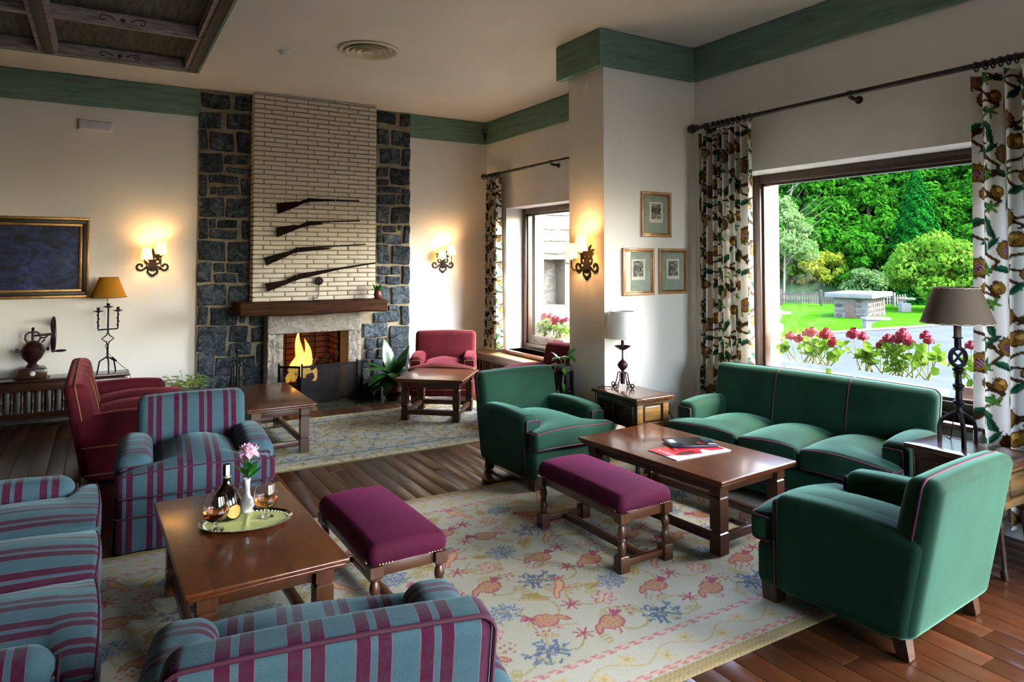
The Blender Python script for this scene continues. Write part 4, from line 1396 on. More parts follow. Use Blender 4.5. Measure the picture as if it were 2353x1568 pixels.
M['rust'] = wood('brown_plank_door', '#2c170b', '#432816', 'Z', 0.5, 0.7, 0.0).m
struct('asphalt_yard', G().box(5.0, 90, -40, 60, GZ - 0.5, GZ - 0.02), M['asphalt'], label='pale asphalt yard outside the windows')
ex = [(12, 19.2), (18, 18.0), (22.26, 17.19), (26, 17.15), (30.66, 16.74), (38, 16.6), (60, 17.5), (85, 20), (85, 58), (12, 58)]
gl_ = G()
gl_.add([(x, y, GZ) for x, y in ex] + [(x, y, GZ - 0.3) for x, y in ex], [tuple(range(10)), tuple(reversed(range(10, 20)))] + [(k, (k + 1) % 10, (k + 1) % 10 + 10, k + 10) for k in range(10)])
struct('lawn', gl_, M['lawn'], label='bright green lawn beyond the asphalt yard')
ke = [Vector((x, y, GZ + 0.01)) for x, y in ex[:8]]
struct('kerb', G().tube([tuple(p) for p in ke], 0.07, 4), M['concrete'], label='pale kerb line along the lawn')
struct('outer_ground', G().box(-40, 5.0, -40, -2.6, GZ - 0.5, GZ - 0.02).box(-40, 5.0, 9.0, 60, GZ - 0.5, GZ - 0.02), M['asphalt'])

# stone hut
def dirw(al):
    return _fw * math.cos(al) + _rt * math.sin(al)
def pxx(P):
    d = np.array(P) - _cc
    return CX + F_PX * (d @ _rt) / (d @ _fw)
pc = far(1992, 34.3)
hx = dirw(math.radians(132)); hx[2] = 0
hy = dirw(math.radians(42)); hy[2] = 0
wid = 0.5
while pxx(pc - hx * wid) > 1919:
    wid += 0.05
dep = 0.5
while pxx(pc + hy * dep) < 2034 and dep < 9:
    dep += 0.05
hA = pc - hx * wid
hut = thing('stone_hut', 'low stone hut with concrete slab roof on the lawn', 'hut', (hA[0], hA[1], GZ), math.atan2(hx[1], hx[0]))
hh = 1.02
m = Mat('hut_mortar', '#45433d', 0.9); m.nbump(20, 0.4, 0.02); M['hutm'] = m.m
M['hutstone'] = stone_mat('hut_field_stone', ['#2a2722', '#3c3831', '#4a453d', '#58524a'], 4)
obj('wall', G().box(0, wid, 0, dep, -0.1, hh), M['hutm'], hut, smooth=False)
obj('roof_slab', G().bbox(-0.35, wid + 0.30, -0.35, dep + 0.3, hh, hh + 0.24, 0.02), M['concrete'], hut)
obj('door', G().bbox(wid * 0.34, wid * 0.62, -0.05, 0.0, -0.02, 0.80, 0.01), M['rust'], hut)
hr = random.Random(21)
for face in (0, 1):
    ln = wid if face == 0 else dep
    for i in range(4):
        xx = hr.uniform(0.0, 0.15)
        while xx < ln - 0.2:
            w_ = hr.uniform(0.22, 0.5)
            z_ = 0.02 + i * 0.25
            h_ = hr.uniform(0.16, 0.22)
            if xx + w_ > ln:
                break
            if face == 0 and xx + w_ > wid * 0.33 and xx < wid * 0.63 and z_ < 0.8:
                xx = wid * 0.63
                continue
            npt = 7
            poly = []
            for k in range(npt):
                a = 2 * PI * k / npt + hr.uniform(-.2, .2)
                poly.append((w_ / 2 * 0.95 * math.cos(a) * hr.uniform(.85, 1.1), h_ / 2 * math.sin(a) * hr.uniform(.85, 1.15)))
            gg = G().prism(poly, -0.03, 0.02)
            if face == 0:
                obj('stone', gg, M['hutstone'], hut, (xx + w_ / 2, 0, z_ + h_ / 2), smooth=False)
            else:
                obj('stone', gg, M['hutstone'], hut, (wid, xx + w_ / 2, z_ + h_ / 2), PI / 2, smooth=False)
            xx += w_ + 0.03

# picket fences
def fence(name, label, p0, p1, h, step, mat, post=True):
    a, b = Vector(p0), Vector(p1)
    d = b - a
    t = thing(name, label, 'fence', tuple(a), math.atan2(d.y, d.x))
    L = d.length
    pk = tomesh('picket', G().prism([(-0.045, 0.12), (0.045, 0.12), (0.045, h - 0.05), (0, h), (-0.045, h - 0.05)], -0.012, 0.012), mat, False)
    k = 0.1
    while k < L:
        obj('picket', pk, None, t, (k, 0, 0))
        k += step
    for z_ in (0.3, h - 0.25):
        obj('rail', G().box(0, L, 0.013, 0.06, z_, z_ + 0.07), mat, t, smooth=False)
    if post:
        k = 0.6
        while k < L:
            obj('post', G().bbox(k - 0.07, k + 0.07, -0.10, -0.013, -0.1, h + 0.12, 0.02), mat, t)
            k += 2.4
    return t
fa, fb_ = ground(1772, 701), ground(1925, 704)
fence('picket_fence', 'dark wooden picket fence behind the lawn beside the stone hut', (fa[0], fa[1], GZ), (fb_[0], fb_[1], GZ), 0.92, 0.155, M['fence'])
fc, fd = ground(2036, 704), ground(2085, 703)
fence('picket_fence', 'grey wooden fence at the far side of the stone hut', (fc[0], fc[1], GZ), (fd[0], fd[1], GZ), 0.75, 0.2, M['concrete'])

# concrete benches
def bench(label, px_, py_, rot):
    p = ground(px_, py_)
    t = thing('concrete_bench', label, 'bench', (p[0], p[1], GZ), rot)
    obj('slab', G().bbox(-0.12, 0.95, -0.22, 0.22, 0.40, 0.50, 0.01), M['concrete'], t)
    obj('support', G().prism([(-0.08, -0.02), (0.14, -0.02), (0.17, 0.25), (0.55, 0.40), (-0.08, 0.40)], -0.16, 0.16), M['concrete'], t, smooth=False)
    return t
bench('pale concrete bench on the lawn in front of the stone hut', 1990, 757, -YAW)
bench('pale concrete bench beside the far grey fence', 2066, 703, -YAW)
b2 = thing('concrete_bench', 'pale concrete bench on the lawn behind the sign bollard', 'bench', tuple(ground(1772, 742)), -YAW)
obj('slab', G().bbox(-0.6, 0.85, -0.2, 0.2, 0.40, 0.52, 0.01), M['concrete'], b2)
obj('support', G().bbox(-0.2, 0.1, -0.15, 0.15, 0.0, 0.40, 0.01), M['concrete'], b2)
p = ground(1786, 779)
bo = thing('sign_bollard', 'tapered concrete bollard carrying a small white sign', 'bollard', tuple(p), -YAW)
obj('bollard', G().sqleg(0, 0, [(0.26, 0.0), (0.26, 0.05), (0.19, 0.1), (0.17, 0.55), (0.15, 0.58)]), M['concrete'], bo, smooth=False)
obj('post', G().box(0.0, 0.05, -0.02, 0.02, 0.58, 1.0), M['fence'], bo, smooth=False)
obj('sign', G().bbox(-0.05, 0.16, -0.035, -0.02, 0.78, 1.08, 0.005), M['white'], bo)
p = ground(2079, 717)
o = obj('concrete_block', G().bbox(-0.27, 0.27, -0.2, 0.2, 0, 0.50, 0.02), M['concrete'], None, tuple(p), -YAW)
tag(o, 'square concrete block standing on the lawn under the large bush', 'block')

# foliage
def leafmat(name, c1, c2, c3, rough=0.6, tr=0.25, k=0.8):
    m = Mat(name, c1, rough, spec=0.0)
    oi = m.n('ShaderNodeObjectInfo')
    f = m.noise(1.3, 4, 0.6, m.coord())
    c = m.ramp(f, [(0.3, c1), (0.5, c2), (0.72, c3)])
    v = m.ramp(oi.outputs['Random'], [(0, (0.30 * k, 0.30 * k, 0.29 * k)), (1, (0.48 * k, 0.48 * k, 0.42 * k))])
    c = m.mix(1.0, c, v, 'MULTIPLY')
    m.col(c)
    tl = m.n('ShaderNodeBsdfTranslucent')
    m.l(c, tl.inputs['Color'])
    mx = m.n('ShaderNodeMixShader')
    mx.inputs[0].default_value = tr
    m.l(m.b.outputs[0], mx.inputs[1])
    m.l(tl.outputs[0], mx.inputs[2])
    m.l(mx.outputs[0], m.nt.nodes['Material Output'].inputs['Surface'])
    return m.m
def leaves(name, centers, normals, size, mat, seed=0, aspect=0.6):
    r = np.random.default_rng(seed)
    n = len(centers)
    nr = normals + r.normal(0, 0.45, (n, 3))
    nr /= np.linalg.norm(nr, axis=1)[:, None]
    t = np.cross(nr, r.normal(0, 1, (n, 3)))
    t /= np.linalg.norm(t, axis=1)[:, None]
    b = np.cross(nr, t)
    s = size * r.uniform(0.6, 1.3, (n, 1))
    c = centers
    V = np.stack([c - t * s, c + b * s * aspect - nr * s * 0.15, c + t * s, c - b * s * aspect - nr * s * 0.15], 1).reshape(-1, 3)
    Q = np.arange(4 * n).reshape(-1, 4)
    return fastmesh(name, V, Q, mat)
def crown_pts(n, rx, ry, rz, clumps, cr, seed):
    """leaves sit on the shells of many clumps spread over an ellipsoid"""
    r = np.random.default_rng(seed)
    k = r.normal(0, 1, (clumps, 3))
    k /= np.linalg.norm(k, axis=1)[:, None]
    k[:, 2] = np.abs(k[:, 2]) * 1.1 - 0.25
    cc = k * np.array([rx, ry, rz]) * r.uniform(0.55, 0.95, (clumps, 1))
    i = r.integers(0, clumps, n)
    d = r.normal(0, 1, (n, 3))
    d /= np.linalg.norm(d, axis=1)[:, None]
    rad = cr * r.uniform(0.65, 1.05, (n, 1)) * r.uniform(0.6, 1.1, (clumps, 1))[i]
    P = cc[i] + d * rad * np.array([1, 1, 0.75])
    return P, d
M['lf_forest'] = leafmat('beech_leaves', '#1f5a14', '#33781c', '#4f9428')
M['lf_dark'] = leafmat('conifer_needles', '#0c3a12', '#165a1c', '#247426', tr=0.1)
M['lf_bright'] = leafmat('bright_leaves', '#4c8a24', '#6ea834', '#95c04a', tr=0.35)
M['lf_yellow'] = leafmat('yellow_green_leaves', '#7ea02a', '#a9bf3c', '#c2cc50', tr=0.35)
M['lf_pale'] = leafmat('pale_leaves', '#5c8a4a', '#7aa860', '#9cc080', tr=0.35)
M['lf_pot'] = leafmat('houseplant_leaves', '#12400e', '#1f5c16', '#357a24', rough=0.35, tr=0.15)
M['trunk'] = Mat('grey_bark', '#5d5448', 0.9).m

def tree(name, label, loc, mesh, scale, h_trunk, r_trunk, rot=0, group=None, cat='tree'):
    t = thing(name, label, cat, loc, rot, group)
    t.scale = (scale,) * 3
    obj('foliage', mesh, None, t)
    obj('trunk', G().tube([(0, 0, -0.2), (0.05, 0, h_trunk * 0.5), (0, 0.05, h_trunk)], [r_trunk, r_trunk * 0.8, r_trunk * 0.4], 7), M['trunk'], t)
    return t
def shifted(P, dz):
    return P + np.array([0, 0, dz])
P, N_ = crown_pts(9000, 2.9, 2.9, 3.0, 60, 0.8, 1)
bushR = leaves('foliage', shifted(P, 1.9), N_, 0.15, M['lf_bright'], 1)
p = far(2150, 40)
tree('large_bush', 'large bright yellow green bush behind the brown lampshade', tuple(p), bushR, 1.0, 2.2, 0.14, cat='bush')
P, N_ = crown_pts(5000, 1.35, 1.35, 1.3, 40, 0.5, 2)
bushC = leaves('foliage', shifted(P, 0.95), N_, 0.11, M['lf_pale'], 2)
p = far(1997, 47)
tree('round_bush', 'round grey green bush behind the stone hut', tuple(p), bushC, 1.15, 1.0, 0.1, cat='bush')
P, N_ = crown_pts(6000, 1.5, 1.5, 2.0, 45, 0.55, 3)
bushY = leaves('foliage', shifted(P, 1.9), N_, 0.12, M['lf_yellow'], 3)
p = far(1892, 50)
tree('yellow_tree', 'small yellow leaved tree behind the picket fence', tuple(p), bushY, 1.05, 1.8, 0.1)
P, N_ = crown_pts(4000, 1.5, 1.5, 1.6, 35, 0.6, 8)
bushB = leaves('foliage', shifted(P, 1.1), N_, 0.12, M['lf_bright'], 8)
for i, (px_, dp, sc_, lb) in enumerate([(1850, 52, 0.95, 'bright green shrub growing behind the picket fence'), (1925, 53, 0.8, 'bright green shrub between yellow tree and stone hut'), (2048, 50, 0.9, 'bright green shrub beside the tall conifer foot')]):
    tree('shrub', lb, tuple(far(px_, dp)), bushB, sc_, 1.2, 0.08, rot=i * 2.1, cat='bush')
P, N_ = crown_pts(6500, 1.9, 1.9, 4.0, 60, 0.7, 4)
birch = leaves('foliage', shifted(P, 4.2), N_, 0.13, M['lf_pale'], 4)
tp = thing('pale_tree', 'slender pale green tree with bare white branches', 'tree', tuple(far(1800, 48)))
obj('foliage', birch, None, tp)
gb = G()
rb = random.Random(4)
gb.tube([(0, 0, -0.2), (0.1, 0, 3), (0.5, 0, 6.2), (1.2, 0, 8.6)], [0.08, 0.06, 0.035, 0.01], 6)
for k in range(14):
    z_ = 2.5 + k * 0.4
    a = rb.uniform(0, 6.28)
    gb.tube([(0.3 * z_ / 5, 0, z_), (1.1 * math.cos(a), -1.4 + 0.6 * math.sin(a), z_ + 0.9), (2.0 * math.cos(a), -2.2 + 0.8 * math.sin(a), z_ + 1.8)], [0.022, 0.014, 0.006], 5)
obj('branches', gb, M['trunk'], tp)

# tall conifer: drooping sprays on a cone
r = np.random.default_rng(5)
n = 22000
hgt = 11.5
zz = hgt * (1 - r.uniform(0, 1, n) ** 0.55)
layer = np.floor(zz / 0.33)
rad = (1 - zz / hgt) ** 0.8 * 3.0 * (0.80 + 0.2 * r.uniform(0, 1, n))
an = r.uniform(0, 2 * PI, n)
lob = 1 + 0.10 * np.sin(an * 7 + layer * 1.9) + 0.06 * np.sin(an * 13 + layer)
rad *= lob
droop = 0.22 * r.uniform(0, 1, n)
P = np.stack([rad * np.cos(an), rad * np.sin(an), zz - droop], 1)
N_ = np.stack([np.cos(an), np.sin(an), np.full(n, 0.9)], 1)
conm = leaves('foliage', P, N_, 0.17, M['lf_dark'], 6, 0.45)
tree('tall_conifer', 'tall dark conical conifer in front of the wooded hill', tuple(far(2107, 47)), conm, 0.82, 10.5, 0.16)

# wooded hill
hillg = []
A0, A1 = R(20), R(100)
V, F = [], []
na, nd = 40, 16
def hill_z(d, a):
    return GZ - 0.6 + max(0, d - 52) * 0.56 + 2.0 * math.sin(a * 9) * max(0, d - 52) / 60
for i in range(na + 1):
    a = A0 + (A1 - A0) * i / na
    for j in range(nd + 1):
        d = 52 + 100 * j / nd
        V.append((d * math.sin(a), d * math.cos(a), hill_z(d, a)))
for i in range(na):
    for j in range(nd):
        k = i * (nd + 1) + j
        F.append((k, k + 1, k + nd + 2, k + nd + 1))
m = Mat('forest_floor', '#16300f', 0.95); m.vary('#24481a', 0.4); M['hill'] = m.m
struct('wooded_hill', G().add(V, F), M['hill'], True, label='steep wooded hillside filling the view')
fm_ = []
for k in range(3):
    P, N_ = crown_pts(5200, 3.0, 3.0, 3.4, 60, 0.85, 20 + k)
    N_[:, 2] += 0.5
    fm_.append(leaves('foliage', shifted(P, 1.0), N_, 0.24, M['lf_forest'], 30 + k, 0.5))
tr_g = tomesh('trunk', G().tube([(0, 0, -1), (0.1, 0, 0.8), (0, 0.1, 2.2)], [0.22, 0.18, 0.1], 6), M['trunk'])
fr_ = random.Random(9)
cnt = 0
for ring in range(14):
    d = 57 + ring * 4.2
    a = R(46) + fr_.uniform(0, 0.03)
    while a < R(71):
        sc_ = fr_.uniform(0.75, 1.15)
        dd = d + fr_.uniform(-1.8, 1.8)
        t = thing('hillside_tree', 'leafy beech crown in the dense wood covering the hillside', 'tree', (dd * math.sin(a), dd * math.cos(a), hill_z(dd, a) - 0.4), fr_.uniform(0, 6.28), 'beech trees on the wooded hillside')
        t.scale = (sc_, sc_, sc_ * fr_.uniform(0.95, 1.25))
        obj('foliage', fm_[cnt % 3], None, t)
        obj('trunk', tr_g, None, t)
        cnt += 1
        a += 4.0 / d * fr_.uniform(0.85, 1.2)

# stone wing of the building seen through the far window
wing = thing('stone_wing', 'sunlit granite wing of the building outside the far window', 'building', (0, 0, 0))
WY = 8.95
obj('wall', G().box(5.0, 5.83, WY, WY + 0.5, GZ, 4.2).box(6.33, 9.0, WY, WY + 0.5, GZ, 4.2).box(5.83, 6.33, WY, WY + 0.5, 1.62, 4.2).box(5.83, 6.33, WY, WY + 0.5, GZ, 0.9).box(5.83, 6.33, WY + 0.25, WY + 0.5, 0.9, 1.62), M['hutm'], wing, smooth=False)
wr = random.Random(17)
z_ = 0.05
while z_ < 2.75:
    h_ = wr.uniform(0.15, 0.24)
    xx = 5.02
    while xx < 7.4:
        w_ = wr.uniform(0.18, 0.42)
        if not (xx + w_ > 5.83 and xx < 6.33 and z_ + h_ > 0.9 and z_ < 1.62):
            obj('granite_block', rough_block(w_ / 2 - 0.006, 0.03, h_ / 2 - 0.006, wr.randrange(9999), 0.006, 3), M['granite'], wing, (xx + w_ / 2, WY - 0.004, z_ + h_ / 2), ang=50)
        elif xx < 5.83 - 0.05:
            w2_ = 5.83 - xx
            obj('granite_block', rough_block(w2_ / 2 - 0.006, 0.03, h_ / 2 - 0.006, 5, 0.006, 3), M['granite'], wing, (xx + w2_ / 2, WY - 0.004, z_ + h_ / 2), ang=50)
        xx += w_
    z_ += h_
obj('eave', G().bbox(4.6, 9.4, WY - 0.5, WY + 0.6, 4.2, 4.4, 0.02), M['frame'], wing)

# geraniums in planters on the outer ledges
m = Mat('taupe_plastic', '#7d6a66', 0.5); M['planter'] = m.m
m = Mat('geranium_red', '#6e0612', 0.6, sheen=0.1); m.vary('#8c0c1c', 30); M['ger'] = m.m
m = Mat('geranium_pink', '#740824', 0.6, sheen=0.1); m.vary('#8c1438', 30); M['gerp'] = m.m
M['lf_ger'] = leafmat('geranium_leaves', '#4f7f22', '#76a636', '#b0b850', tr=0.4, k=1.15)
M['stem'] = Mat('green_stem', '#6a7a38', 0.7).m
def flower_head(seed, rad):
    r = np.random.default_rng(seed)
    n = 80
    d = r.normal(0, 1, (n, 3))
    d /= np.linalg.norm(d, axis=1)[:, None]
    d[:, 2] = np.abs(d[:, 2]) * 1.1 - 0.35
    return d * rad, d
FH = {}
for c in ('ger', 'gerp'):
    for k in range(2):
        P, N_ = flower_head(k, 0.046)
        FH[(c, k)] = leaves('flower_head', P, N_, 0.019, M[c], k, 0.9)
def ger_leaf(gv, gq, p, nrm, s, r):
    t = np.cross(nrm, [0.3, 0.5, 0.8]); t /= np.linalg.norm(t)
    b = np.cross(nrm, t)
    c0 = len(gv)
    gv.append(p - nrm * s * 0.25)
    k = 10
    for i in range(k):
        a = 2 * PI * i / k + 0.3
        q = s * (1.0 if i % 2 else 0.84)
        if i == k - 1:
            q *= 0.45
        gv.append(p + (t * math.cos(a) + b * math.sin(a)) * q + nrm * s * 0.08 * math.sin(3 * a))
    for i in range(k):
        gq.append((c0, c0 + 1 + i, c0 + 1 + (i + 1) % k))
def geranium(label, loc, L, seed, nl, nf, hgt, col, spread=0.5, ph=0.10):
    r = np.random.default_rng(seed)
    t = thing('geranium_planter', label, 'planter', loc)
    pot = G()
    pot.loft([[(-0.07, -L / 2 + 0.02, 0), (0.07, -L / 2 + 0.02, 0), (0.07, L / 2 - 0.02, 0), (-0.07, L / 2 - 0.02, 0)], [(-0.09, -L / 2, ph - 0.025), (0.09, -L / 2, ph - 0.025), (0.09, L / 2, ph - 0.025), (-0.09, L / 2, ph - 0.025)], [(-0.10, -L / 2 - 0.01, ph - 0.025), (0.10, -L / 2 - 0.01, ph - 0.025), (0.10, L / 2 + 0.01, ph - 0.025), (-0.10, L / 2 + 0.01, ph - 0.025)], [(-0.10, -L / 2 - 0.01, ph), (0.10, -L / 2 - 0.01, ph), (0.10, L / 2 + 0.01, ph), (-0.10, L / 2 + 0.01, ph)]])
    obj('planter', pot, M['planter'], t, smooth=False)
    sv = G()
    gv, gq = [], []
    tips = []
    for k in range(nl // 5):
        y0 = r.uniform(-L / 2 + .05, L / 2 - .05)
        top = np.array([r.uniform(-.10, .10), y0 + r.uniform(-.12, .12) * spread * 2, .18 + hgt * r.uniform(.3, .8)])
        mid = (np.array([0, y0, .17]) + top) / 2 + np.array([r.uniform(-.03, .03), r.uniform(-.03, .03), 0])
        sv.tube([(0, y0, .16), tuple(mid), tuple(top)], [0.006, 0.005, 0.003], 5)
        tips.append(top)
        for q in range(5):
            w = r.uniform(.35, 1.05)
            b_ = mid + (top - mid) * w + r.normal(0, 0.035, 3)
            nn = r.normal(0, .5, 3) + np.array([-.4, -.1, .9])
            ger_leaf(gv, gq, b_, nn / np.linalg.norm(nn), r.uniform(.026, .044), r)
    me = bpy.data.meshes.new('foliage')
    me.from_pydata([tuple(v) for v in gv], [], gq)
    me.materials.append(M['lf_ger'])
    obj('foliage', me, None, t)
    for k in range(nf):
        y0 = (k + 0.5) / nf * L - L / 2 + r.uniform(-.04, .04)
        p = np.array([r.uniform(-.07, .05), y0, .20 + hgt * r.uniform(.62, 1.0)])
        sv.tube([(0, y0 * .9, .18), tuple(p)], [0.004, 0.0025], 5)
        o = obj('flower_head', FH[(col, k % 2)], None, t, tuple(p))
        s_ = r.uniform(.75, 1.2)
        o.scale = (s_, s_, s_)
    obj('stems', sv, M['stem'], t)
    return t
LZ = W2[2] - 0.01
geranium('red geraniums outside the big window near the floral curtain', (5.06, at(1868, 880, 'x', 5.06)[1], LZ), 0.52, 1, 90, 6, 0.24, 'ger')
geranium('pinkish red geraniums outside the big window behind the sofa middle', (5.06, at(2055, 880, 'x', 5.06)[1], LZ), 0.66, 2, 120, 9, 0.27, 'gerp')
geranium('red geranium pot outside the big window behind the brown lamp', (5.06, at(2252, 900, 'x', 5.06)[1], LZ), 0.22, 3, 40, 2, 0.26, 'gerp', ph=0.165)
geranium('red geraniums outside the far window by the pillar', (5.06, at(1270, 790, 'x', 5.06)[1], W1[2] - 0.01), 0.75, 4, 150, 12, 0.24, 'gerp', ph=0.165)
# ------------------------------------------------------------------ curtains and rods
def cur_canvas(w, h, step, seed):
    cv = Canvas(0, w, 0, h, step)
    cv.C[:] = np.array(lin('#d6d2c6'))
    return cv
def m_fruit(U, V):
    r = np.hypot(U, V * .92)
    b = r < .36
    a = np.arctan2(V, U)
    hl = (np.hypot(U + .10, V - .10) < .13)
    rib = b & (np.abs(np.sin(9 * U / (.5 - V * V + .01) * .35)) < .22)
    heart = (np.hypot(U - .06, V + .04) < .17)
    cr = inpoly(U, V, [(-.10, .32), (-.16, .48), (-.05, .40), (0, .5), (.06, .40), (.16, .48), (.10, .32)])
    return [(b | cr, '#3c2410'), (r < .30, '#7d5a22'), (rib, '#4e3212'), (hl, '#b08c48')]
def m_pome(U, V):
    r = np.hypot(U, V * .85)
    b = r < .40
    fr_ = (r < .46) & (np.sin(np.arctan2(V, U) * 20) > 0)
    inn = np.hypot(U - .02, V + .03) < .22
    sd = inn & (np.sin(40 * U) * np.sin(40 * V) > .1)
    lf = inpoly(U, V, [(-.12, .34), (-.30, .52), (-.08, .44), (.02, .56), (.12, .42), (.30, .46), (.14, .32)])
    return [(lf, '#2c5638'), (b, '#3a2410'), (r < .35, '#775a24'), (inn, '#4c2032'), (sd, '#a58080')]
def m_rleaf(U, V):
    b = inpoly(U, V, [(-.42, -.1), (-.15, .16), (.2, .16), (.45, 0), (.2, -.14), (-.15, -.16)])
    v = segd(U, V, [(-.42, -.08), (.45, 0)]) < .02
    return [(b, '#163f2c'), (b & (V > 0), '#225638'), (v, '#0f2e20')]
def m_gleaf(U, V):
    a = np.arctan2(V, U)
    b = np.hypot(U, V) < .26 + .16 * np.cos(5 * a)
    return [(b, '#4f8030'), (b & (np.abs(np.sin(5 * a)) < .2), '#365f22')]
def paint_curtain(cv, w, h):
    pr_ = random.Random(2)
    TXc, TYc = 0.36, 0.56
    for iy in range(-1, int(h / TYc) + 2):
        for ix in range(-1, int(w / TXc) + 2):
            ox, oy = ix * TXc, iy * TYc + (TYc / 2 if ix % 2 else 0)
            vine = [(ox + .06 + .13 * math.sin(k * .9 + ix) + pr_.uniform(-.025, .025), oy + k * .05 + pr_.uniform(-.012, .012)) for k in range(14)]
            for k in range(13):
                cv.stroke(vine[k:k + 2], 0.017 if k % 3 else 0.028, '#2e1c0d')
                cv.stroke([(vine[k][0] - .003, vine[k][1]), (vine[k + 1][0] - .003, vine[k + 1][1])], 0.005, '#5e4224')
            for k in (1, 4, 6, 9, 11):
                s_ = 1 if k % 2 else -1
                a = [(vine[k][0], vine[k][1]), (vine[k][0] + s_ * .06, vine[k][1] + .03), (vine[k][0] + s_ * .10, vine[k][1] + .02)]
                cv.stroke(a, 0.014, '#3c2614')
            for (dx, dy, mo, sz, an) in [(.15, .06, m_pome, .12, .2), (.30, .22, m_fruit, .10, -.4), (.05, .30, m_fruit, .105, 2.6), (.26, .44, m_pome, .12, -.3), (.10, .50, m_fruit, .12, .4), (.36, .05, m_rleaf, .12, .8), (.22, .16, m_rleaf, .13, -1.1), (.38, .33, m_rleaf, .13, 2.0), (.02, .17, m_rleaf, .12, 1.6), (.16, .33, m_rleaf, .12, -.6), (.34, .55, m_rleaf, .13, -1.9), (.0, .42, m_rleaf, .11, .2), (.19, .57, m_gleaf, .10, .5), (.28, .33, m_rleaf, .13, .3), (.10, .22, m_rleaf, .12, 2.4), (.20, .48, m_rleaf, .12, 1.2), (.33, .48, m_rleaf, .11, -.8), (.33, .13, m_gleaf, .10, 1.5), (.0, .04, m_gleaf, .09, .5)]:
                cv.stamp(ox + dx, oy + dy, an, sz, mo, 1 if (ix + iy) % 2 else -1)
m = Mat('printed_curtain_cotton', '#d6d2c6', 0.85, spec=0.15, sheen=0.2)
a_ = m.n('ShaderNodeAttribute', attribute_name='print')
m.col(a_.outputs['Color'])
tl = m.n('ShaderNodeBsdfTranslucent')
m.l(a_.outputs['Color'], tl.inputs['Color'])
mx_ = m.n('ShaderNodeMixShader')
mx_.inputs[0].default_value = 0.22
m.l(m.b.outputs[0], mx_.inputs[1]); m.l(tl.outputs[0], mx_.inputs[2])
m.l(mx_.outputs[0], m.nt.nodes['Material Output'].inputs['Surface'])
M['curtain'] = m.m
M['rod'] = Mat('dark_turned_rod', '#20120c', 0.4, coat=0.2).m
def curtain(label, y0, y1, z0, z1, xc, folds, flare, seed, width=1.15, tail=0.0):
    t = thing('floral_curtain', label, 'curtain', (xc, (y0 + y1) / 2, z0), 0, 'floral print curtains')
    h = z1 - z0
    cv = cur_canvas(width, h, 0.006, seed)
    paint_curtain(cv, width, h)
    U, Vv = cv.X / width, cv.Y / h
    r = np.random.default_rng(seed)
    ph = r.uniform(0, 6.28, 4)
    w = (y1 - y0)
    dn = 1 - Vv                       # 0 at the top
    amp = 0.046 + 0.016 * dn
    warp = U + 0.012 * np.sin(U * 19 + ph[0]) + 0.01 * np.sin(dn * 3 + U * 7 + ph[1])
    fold = np.sin(warp * 2 * PI * folds + 0.5 * np.sin(dn * 2.2 + ph[2]))
    xo = amp * fold + 0.008 * np.sin(warp * 2 * PI * folds * 2.1 + ph[3]) * (0.4 + dn)
    lat = (U - 0.5) * w * (1 + flare * dn ** 2) + 0.010 * np.sin(warp * 2 * PI * folds * 1.0 + PI / 2)
    zz = Vv * h
    if tail:
        k = np.clip((dn - 0.80) / 0.2, 0, 1)
        lat = lat + k ** 1.5 * tail * (U < 0.42) * (0.42 - U) / 0.42 * (-1)
        zz = zz + 0.10 * k * np.clip(0.35 - U, 0, 1)
    # U runs from the near (low y) edge... flipped so that the pattern reads from the room
    V = np.stack([-xo, lat, zz], -1).reshape(-1, 3)
    obj('cloth', fastmesh('cloth', V, cv.quads(), M['curtain'], True, cv.C.reshape(-1, 3)), None, t)
    return t
curtain('floral pomegranate print curtain at the far window corner', 7.74, 8.06, 0.46, 2.70, 4.44, 6, 0.32, 1, 0.85)
curtain('floral pomegranate print curtain hanging behind the end of the green sofa', 3.70, 4.24, 0.06, 2.70, 4.44, 9, 0.02, 2, 1.25)
curtain('floral pomegranate print curtain behind the brown shaded lamp', 1.46, 2.08, 0.10, 2.70, 4.44, 6, 0.10, 3, 1.25, tail=-0.28)
def rod(label, y0, y1, z, brackets, rings, group='curtain rods'):
    t = thing('curtain_rod', label, 'curtain rod', (4.44, y1, z), 0, group)
    L = y1 - y0
    gr = G().tube([(0, 0, 0), (0, -L, 0)], 0.018, 12)
    obj('pole', gr, M['rod'], t)
    fn = G()
    pts = [(0.018, 0.0), (0.026, 0.005), (0.026, 0.015), (0.018, 0.02), (0.022, 0.03), (0.038, 0.05), (0.042, 0.07), (0.036, 0.092), (0.02, 0.105), (0.004, 0.11)]
    fn.lathe(pts, 14, M=Matrix.Rotation(-PI / 2, 4, 'X'))
    obj('finial', fn, M['rod'], t)
    for b in brackets:
        obj('bracket', G().tube([(0, b - y1, -0.022), (0.05, b - y1, -0.03), (0.112, b - y1, -0.03)], 0.014, 8).lathe([(0.028, 0), (0.028, 0.01)], 12, M=Matrix.Translation((0.108, b - y1, -0.03)) @ Matrix.Rotation(-PI / 2, 4, 'Y')).lathe([(0.024, -0.012), (0.024, 0.012)], 12, M=Matrix.Translation((0, b - y1, 0)) @ Matrix.Rotation(PI / 2, 4, 'X')), M['rod'], t)
    for k in rings:
        obj('ring', G().tube([(0.027 * math.cos(a), k - y1, 0.027 * math.sin(a) - 0.007) for a in np.linspace(0, 2 * PI, 17)[:-1]], 0.0055, 6, True), M['rod'], t)
    return t
rod('dark wooden curtain rod above the far window', 4.95, 8.10, 2.738, [6.55], [8.02, 7.97, 7.92, 7.87, 7.82, 7.77])
